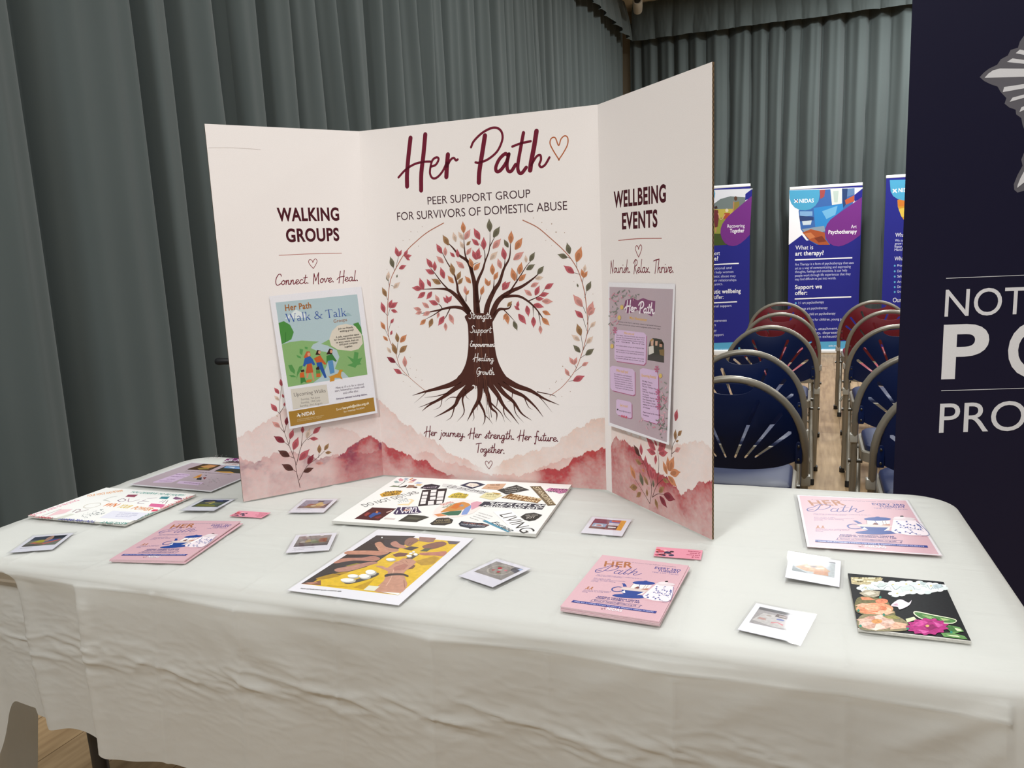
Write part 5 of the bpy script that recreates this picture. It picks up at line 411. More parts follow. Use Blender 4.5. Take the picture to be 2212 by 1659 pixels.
LETTERS = [('t','c23a4a','REAL',[(-1167,-996),(-1391,-961)],77,'b'),('t','c94a58','HEART',[(-650,-1032),(-1094,-1018)],90,'b'),('t','4a4a9a','YOU ARE BRAVE',[(549,-1006),(-418,-1026)],103,'b'),('t','2f7f74','RESILIENT',[(1343,-941),(705,-999)],108,'b'),('t','d98aa0','YOU ARE STRONG',[(-1212,-1005),(-1124,88)],132,'b'),('t','d9904a','YOUR VOICE HAS POWER',[(-1172,321),(-632,865)],181,'b'),('t','2f8a80','YOU DESERVE TO BE HAPPY',[(-389,816),(1163,837)],109,'b'),('t','cf5a62','YOU ARE LOVED',[(1310,926),(1283,-26)],123,'b'),('t','2f7f74','YOU ARE',[(1326,-246),(1285,-741)],102,'b'),('p','8f4a5c',[(-288,678),(-38,727),(34,544),(-219,525)]),('p','3f8089',[(668,710),(874,750),(955,574),(730,565)]),('p','cf6a92',[(816,236),(1234,233),(1297,33),(918,46)]),('s','6a2f40',[(947,337),(942,465)],9),('s','6a2f40',[(1059,313),(999,476)],9),('s','6a2f40',[(1158,304),(1057,488)],9),('p','d0455f',[(1229,-222),(1208,-107),(1327,-94),(1364,-157),(1328,-235)]),('p','d9d8e2',[(328,-367),(1291,-333),(1393,-795),(427,-826)]),('t','8a88a8','kind words matter',[(618,-497),(1109,-461)],67,''),('t','8a88a8','so speak softly',[(652,-597),(1159,-556)],66,''),('t','8a88a8','to yourself',[(705,-691),(1091,-663)],65,''),('p','e3c0c4',[(-982,-560),(-707,-482),(-644,-755),(-856,-1012)]),('s','4a2a30',[(-1008,-1000),(-999,-524)],7),('p','cfd0c4',[(-560,-1029),(-470,-746),(-343,-758),(-378,-1070)]),('p','7f5a78',[(1058,636),(1020,779),(1248,703),(1340,649),(1194,585)]),('s','b8ad98',[(-458,-359),(-591,-301),(-654,-114),(-459,12),(-307,-131),(-349,-309),(-458,-359)],9),('t','d9782f','WN',[(-220,-159),(125,-147)],218,'b'),('t','d9b83a','YOUR',[(215,-168),(539,-175)],203,'b'),('t','d98a4a','POWER',[(646,-193),(1175,-212)],180,'b'),('s','a8aaa0',[(-541,203),(-545,413),(-464,521)],12),('s','a8aaa0',[(-541,203),(-317,169)],12),('s','8a6a80',[(-162,247),(-171,395),(8,311),(-10,189),(-162,247)],12),('s','a88a9a',[(-13,426),(184,227),(315,401)],12),('s','8f7088',[(470,431),(468,196),(668,178)],11),('s','8f7088',[(464,341),(642,347)],10),('s','8f7088',[(437,514),(623,611)],9),('s','7a4a60',[(-531,-650),(-592,-470),(-466,-500),(-431,-657),(-302,-439)],10),('s','5a6a70',[(67,-740),(93,-749)],5),('s','5a6a70',[(87,-662),(62,-667)],5),('s','5a6a70',[(-15,-834),(9,-852)],5),('s','5a6a70',[(-110,-632),(-130,-610)],5),('s','5a6a70',[(77,-531),(98,-562)],5),('s','5a6a70',[(-4,-688),(-18,-689)],5),('s','5a6a70',[(0,-860),(38,-857)],5),('s','5a6a70',[(255,-626),(300,-637)],5),('s','5a6a70',[(229,-572),(207,-574)],5),('s','5a6a70',[(-42,-697),(-50,-683)],5),('s','5a6a70',[(114,-622),(78,-625)],5),('s','5a6a70',[(108,-750),(50,-734)],5),('s','5a6a70',[(37,-642),(38,-627)],5),('s','5a6a70',[(141,-876),(94,-856)],5),('s','5a6a70',[(-29,-739),(-49,-746)],5),('s','5a6a70',[(32,-392),(38,-405)],5),('s','5a6a70',[(300,-569),(273,-577)],5),('s','5a6a70',[(-3,-405),(-20,-380)],5),('s','5a6a70',[(256,-613),(223,-578)],5),('s','5a6a70',[(-47,-851),(-39,-828)],5),('s','5a6a70',[(68,-568),(64,-586)],5),('s','5a6a70',[(-14,-731),(7,-727)],5),('s','5a6a70',[(126,-533),(94,-535)],5),('s','5a6a70',[(160,-499),(160,-456)],5),('s','5a6a70',[(118,-783),(138,-784)],5),('s','5a6a70',[(216,-651),(235,-651)],5),('s','5a6a70',[(130,-663),(128,-678)],5),('s','5a6a70',[(178,-659),(141,-626)],5),('s','5a6a70',[(185,-707),(207,-715)],5),('s','5a6a70',[(-2,-690),(-16,-657)],5),('s','5a6a70',[(257,-556),(268,-523)],5),('s','5a6a70',[(113,-907),(88,-893)],5),('s','5a6a70',[(92,-745),(64,-750)],5),('s','5a6a70',[(166,-626),(150,-656)],5),('s','5a6a70',[(31,-684),(20,-667)],5),('s','5a6a70',[(50,-431),(28,-406)],5),('s','5a6a70',[(215,-678),(219,-646)],5),('s','5a6a70',[(213,-672),(183,-671)],5),('s','5a6a70',[(183,-604),(189,-615)],5),('s','5a6a70',[(51,-559),(70,-562)],5),('s','5a6a70',[(108,-573),(89,-571)],5),('s','5a6a70',[(49,-409),(-18,-380)],5),('s','5a6a70',[(289,-582),(251,-570)],5),('s','5a6a70',[(37,-820),(60,-843)],5),('s','5a6a70',[(126,-861),(146,-883)],5),('s','5a6a70',[(255,-592),(263,-600)],5),('s','5a6a70',[(-22,-582),(10,-612)],5),('s','5a6a70',[(-7,-387),(-7,-371)],5),('s','5a6a70',[(-121,-772),(-63,-799)],5),('s','5a6a70',[(32,-634),(57,-657)],5),('s','5a6a70',[(-26,-472),(-21,-503)],5),('s','5a6a70',[(113,-694),(146,-699)],5),('s','5a6a70',[(126,-562),(80,-544)],5),('s','5a6a70',[(6,-344),(51,-368)],5),('s','5a6a70',[(-132,-712),(-153,-702)],5),('s','5a6a70',[(34,-669),(41,-635)],5),('s','5a6a70',[(7,-374),(31,-354)],5),('s','5a6a70',[(-50,-471),(-40,-484)],5),('s','5a6a70',[(187,-656),(152,-655)],5),('s','5a6a70',[(-64,-529),(-42,-517)],5)]
LILAC = [('p','d9bfdc',[(-803,88),(-439,71),(-321,-20),(-303,-669),(-774,-782),(-844,-745)]),('p','d9bfdc',[(-213,-495),(538,-483),(570,-724),(-132,-697)]),('p','4a3420',[(-808,1004),(-271,1013),(-184,955),(-134,461),(-796,417),(-871,461)]),('p','c08a52',[(-695,747),(-596,920),(-268,836),(-331,624)]),('p','8f7a3a',[(-665,603),(-434,702),(-252,592),(-495,491)]),('p','c98a5a',[(-634,963),(-272,936),(-306,803)]),('p','3c3a30',[(-12,965),(605,1019),(955,418),(37,435)]),('p','7fa3d0',[(6,944),(594,992),(725,774),(68,758)]),('p','dfe8f0',[(103,889),(332,912),(365,796)]),('p','c9984a',[(78,443),(508,511),(763,400),(304,373)]),('p','d9a050',[(-115,94),(-83,148),(90,-183),(-71,-218)]),('p','c8783a',[(-104,-42),(-8,48),(78,-117)]),('p','3a3a40',[(63,-189),(132,-106),(306,-315),(156,-325)]),('p','8a3a34',[(176,-119),(249,-57),(352,-260)]),('p','3a2a24',[(42,82),(124,99),(149,36)]),('p','7a3068',[(-435,1357),(-531,1589),(-398,1697),(-26,1745),(207,1421),(16,1408),(-273,1428)]),('t','f0e4ee','Her Path',[(-392,1387),(159,1480)],205,'s'),('t','8a3a5a','Support without judgment',[(-385,1221),(310,1236)],72,'b'),('t','b0405a','& friendship',[(-192,1096),(231,1092)],69,'b'),('t','5a5058','A cosy space crafted by big hearted volunteers to meet',[(-787,273),(728,253)],56,''),('t','7a4a78','Our groups meet weekly',[(-801,-54),(-375,-32)],65,''),('t','7a4a78','come along and try',[(-775,-234),(-340,-208)],65,''),('t','7a4a78','new friends',[(-682,-464),(-441,-443)],64,''),('t','7a4a78','and support',[(-749,-644),(-394,-593)],66,''),('t','7a4a78','herpath@nidas.org.uk',[(0,-602),(525,-624)],49,''),('s','7f857c',[(524,-246),(432,-207)],8),('s','6f756c',[(556,-191),(600,-228)],8),('s','a87a8a',[(733,-480),(650,-441)],8),('s','8a9088',[(821,-650),(827,-678)],8),('s','7f857c',[(777,-581),(791,-560)],8),('s','6f756c',[(713,-282),(709,-338)],8),('s','a87a8a',[(865,-388),(839,-390)],8),('s','8a9088',[(594,-156),(620,-185)],8),('s','7f857c',[(705,-861),(688,-881)],8),('s','6f756c',[(532,-637),(493,-554)],8),('s','a87a8a',[(659,-400),(597,-348)],8),('s','8a9088',[(933,-365),(926,-353)],8),('s','7f857c',[(909,-709),(864,-716)],8),('s','6f756c',[(833,-267),(784,-240)],8),('s','a87a8a',[(587,-586),(568,-519)],8),('s','8a9088',[(661,-603),(686,-653)],8),('s','7f857c',[(789,-566),(784,-562)],8),('s','6f756c',[(672,-338),(662,-282)],8),('s','a87a8a',[(648,-604),(545,-551)],8),('s','8a9088',[(783,-370),(731,-318)],8),('s','7f857c',[(426,-87),(385,-65)],8),('s','6f756c',[(683,-376),(659,-365)],8),('s','a87a8a',[(688,-393),(730,-429)],8),('s','8a9088',[(758,-337),(683,-316)],8),('s','7f857c',[(879,-412),(859,-448)],8),('s','6f756c',[(690,-136),(590,-89)],8),('s','a87a8a',[(-974,1856),(-959,1839)],8),('s','8a9088',[(-1052,1774),(-1067,1824)],8),('s','7f857c',[(-1134,1533),(-1166,1637)],8),('s','6f756c',[(-906,1665),(-927,1654)],8),('s','a87a8a',[(-1111,1494),(-1029,1461)],8),('s','8a9088',[(-885,1764),(-863,1816)],8),('s','7f857c',[(-1090,1775),(-1146,1875)],8),('s','6f756c',[(-963,1690),(-884,1641)],8),('s','a87a8a',[(-1039,1627),(-988,1602)],8),('s','8a9088',[(-1168,1537),(-1181,1511)],8),('s','7f857c',[(-811,1889),(-784,1842)],8),('s','6f756c',[(-941,1608),(-966,1695)],8),('s','a87a8a',[(-1078,1753),(-1128,1815)],8),('s','8a9088',[(-940,1863),(-977,1926)],8),('s','7f857c',[(-1100,1488),(-1164,1500)],8),('s','6f756c',[(-1151,1472),(-1153,1402)],8),('s','a87a8a',[(-872,1597),(-929,1700)],8),('s','8a9088',[(-1065,1838),(-1069,1898)],8),('s','7f857c',[(-879,1760),(-809,1702)],8),('s','6f756c',[(-901,1588),(-906,1608)],8)]
WALK = [('p','b3c8cd',[(1118,4434),(3040,4502),(3137,2568),(1219,2501)]),('p','dfe8e8',[(1292,4056),(1417,4145),(1556,4247),(1680,4177),(1794,4117),(1800,4045)]),('p','9db8be',[(2674,4052),(2779,4093),(2874,4007),(2695,3996)]),('p','4f8f45',[(1141,3974),(1264,4004),(1396,3911),(1464,3740),(1395,3580),(1268,3526),(1167,3488)]),('p','4f8f45',[(2878,3811),(3014,3842),(3076,3701),(3080,3527)]),('p','8bb374',[(1166,3483),(1338,3519),(1624,3531),(2030,3470),(1879,3416),(1823,3337),(1963,3258),(2180,3212),(2247,3113),(2152,2878),(2009,2649),(1803,2526),(1219,2501)]),('p','8bb374',[(2069,3413),(2279,3500),(3101,3525),(3137,2568),(2668,2552),(2564,2684),(2345,2795),(2481,3064),(2431,3229),(2217,3360)]),('s','3f7a3a',[(1257,3534),(1281,3744)],6),('p','ded6c6',[(2274,3501),(2356,3688),(2503,3802),(2707,3829),(2930,3755),(3069,3553),(3083,3327),(2964,3202),(2782,3177),(2457,3239),(2304,3352)]),('p','55934f',[(1268,2998),(1351,3001),(1410,2863),(1395,2780),(1303,2863)]),('p','55934f',[(1426,2644),(1453,2810),(1512,2936),(1603,2962),(1566,2870),(1464,2748)]),('p','55934f',[(1259,2772),(1365,2760),(1431,2704),(1314,2718)]),('p','5a9a55',[(1565,3350),(1641,3324),(1606,3190),(1551,3244)]),('p','5a9a55',[(1477,3215),(1568,3170),(1576,3121),(1495,3154)]),('p','5a9a55',[(1683,3387),(1754,3368),(1737,3314),(1684,3339)]),('p','5a9a55',[(2847,2764),(2654,2848),(2798,2887),(2666,3070),(2818,2980),(2857,3150),(2958,3120),(2925,2969),(3042,2994),(2969,2869),(3013,2834),(2896,2822)]),('p','c4603a',[(1633,3139),(1716,3271),(1793,3261),(1804,3170),(1717,3090)]),('p','d8a080',[(1797,3195),(1792,3177),(1781,3163),(1767,3156),(1752,3157),(1739,3167),(1731,3183),(1730,3202),(1734,3220),(1745,3234),(1759,3241),(1774,3240),(1787,3230),(1795,3214)]),('p','2f5fa8',[(1660,3120),(1784,3155),(1840,3082),(1892,2943),(1842,2931),(1806,2988),(1683,2973),(1631,2923),(1602,2950)]),('p','c05a32',[(1700,2976),(1808,2988),(1828,2767),(1648,2768)]),('p','d09070',[(1678,2772),(1726,2767),(1691,2649),(1649,2662)]),('p','d09070',[(1775,2769),(1823,2768),(1836,2571),(1807,2575)]),('p','3a2420',[(1914,3171),(1965,3280),(2041,3260),(2023,3160)]),('p','d8a080',[(2043,3219),(2038,3202),(2029,3190),(2017,3183),(2004,3185),(1993,3193),(1986,3208),(1984,3225),(1989,3241),(1998,3254),(2010,3260),(2023,3259),(2034,3250),(2041,3236)]),('p','c4602f',[(1870,3091),(2028,3155),(2074,3057),(2157,2926),(2111,2917),(2038,2988),(1920,2986)]),('p','2a56a0',[(1920,2986),(2043,2992),(2135,2614),(2085,2601),(1994,2822),(1938,2828)]),('p','3a2420',[(2171,3157),(2261,3287),(2333,3256),(2311,3143)]),('p','d8a080',[(2324,3210),(2320,3194),(2311,3181),(2298,3175),(2285,3176),(2274,3185),(2267,3199),(2265,3216),(2269,3233),(2279,3245),(2291,3252),(2305,3250),(2316,3242),(2323,3227)]),('p','3f7f3f',[(2173,3120),(2312,3155),(2410,2973),(2372,2962),(2308,3013),(2192,2996),(2157,2926)]),('p','5a8fc0',[(2192,2996),(2313,3008),(2333,2710),(2223,2683)]),('p','3a2420',[(1540,2848),(1613,2864),(1628,2814),(1548,2804)]),('p','d0642f',[(1516,2791),(1608,2804),(1616,2675),(1506,2683)]),('p','3f7f3f',[(1520,2681),(1616,2675),(1649,2550),(1588,2577),(1512,2532)]),('p','3a2420',[(1900,2869),(1969,2898),(1979,2811),(1901,2820)]),('p','5a8a45',[(1895,2809),(1986,2803),(1991,2724),(1894,2735)]),('p','c86a34',[(1894,2735),(1992,2729),(1990,2651),(1891,2650)]),('p','cf9236',[(2166,2655),(2206,2626),(2412,2681),(2456,2765),(2544,2748),(2493,2692),(2477,2619),(2513,2520),(2440,2569),(2323,2583),(2310,2515),(2201,2503),(2209,2596)]),('p','c9803a',[(1632,2583),(1689,2618),(1790,2606),(1756,2552),(1658,2549)]),('t','a66a35','Her Path',[(1320,4234),(1919,4255)],134,'b'),('t','3355a8','Walk & Talk',[(1313,3977),(2742,4017)],181,'f'),('t','a66a35','Groups',[(2414,3877),(2742,3893)],72,'f'),('t','5a5650','Join our friendly',[(2508,3707),(2876,3717)],43,'b'),('t','5a5650','walking group!',[(2540,3643),(2884,3655)],44,'b'),('t','5a5650','A safe, supportive space',[(2435,3515),(3011,3538)],41,'b'),('t','5a5650','for domestic abuse survivors',[(2387,3454),(3048,3475)],41,'b'),('t','5a5650','to enjoy nature, fresh air,',[(2432,3388),(2994,3410)],41,'b'),('t','5a5650','and good company',[(2503,3333),(2955,3347)],41,'b'),('t','5a5650','together.',[(2624,3267),(2829,3277)],41,'b'),('p','d8d2c6',[(1270,2441),(2117,2451),(2134,2003),(1283,1972)]),('t','6b6460','Upcoming Walks',[(1333,2262),(2077,2271)],86,'f'),('t','7b746e','Sunday, 7th June',[(1484,2152),(1930,2147)],48,'f'),('t','7b746e','Sunday, 19th July',[(1477,2074),(1936,2077)],48,'f'),('t','7b746e','Sunday, 2nd August',[(1447,2003),(1975,2002)],48,'f'),('t','7b7080','Meet at 10 a.m. for a relaxed',[(2331,2318),(3021,2329)],49,'f'),('t','7b7080','start, followed by a lovely walk',[(2300,2248),(3042,2263)],49,'f'),('t','7b7080','and coffee after.',[(2497,2173),(2884,2181)],49,'f'),('t','6b5a78','Everyone welcome! Including children.',[(2323,2060),(3094,2076)],39,'b'),('p','a67c2c',[(1177,1931),(3244,1995),(3259,1658),(1189,1588)]),('t','f2efe8','NIDAS',[(1471,1781),(1776,1787)],82,'b'),('s','f2efe8',[(1364,1802),(1450,1826)],8),('s','f2efe8',[(1385,1852),(1427,1778)],8),('s','3a2a30',[(1416,1843),(1451,1833)],8),('t','d8c8a0','A NOTTINGHAMSHIRE DOMESTIC ABUSE CHARITY',[(1355,1705),(1993,1716)],22,''),('t','d8c8a0','Company and Charity, Your Support',[(1352,1671),(1928,1681)],22,''),('t','efe6d0','Email',[(2301,1798),(2429,1805)],54,''),('t','f4eedc','herpath@nidas.org.uk',[(2455,1809),(3121,1847)],59,'b'),('t','efe6d0','for meetup location',[(2474,1723),(2996,1759)],50,'')]
WALK_PAGE = [(995,4580),(3157,4678),(3316,1599),(1160,1526)]
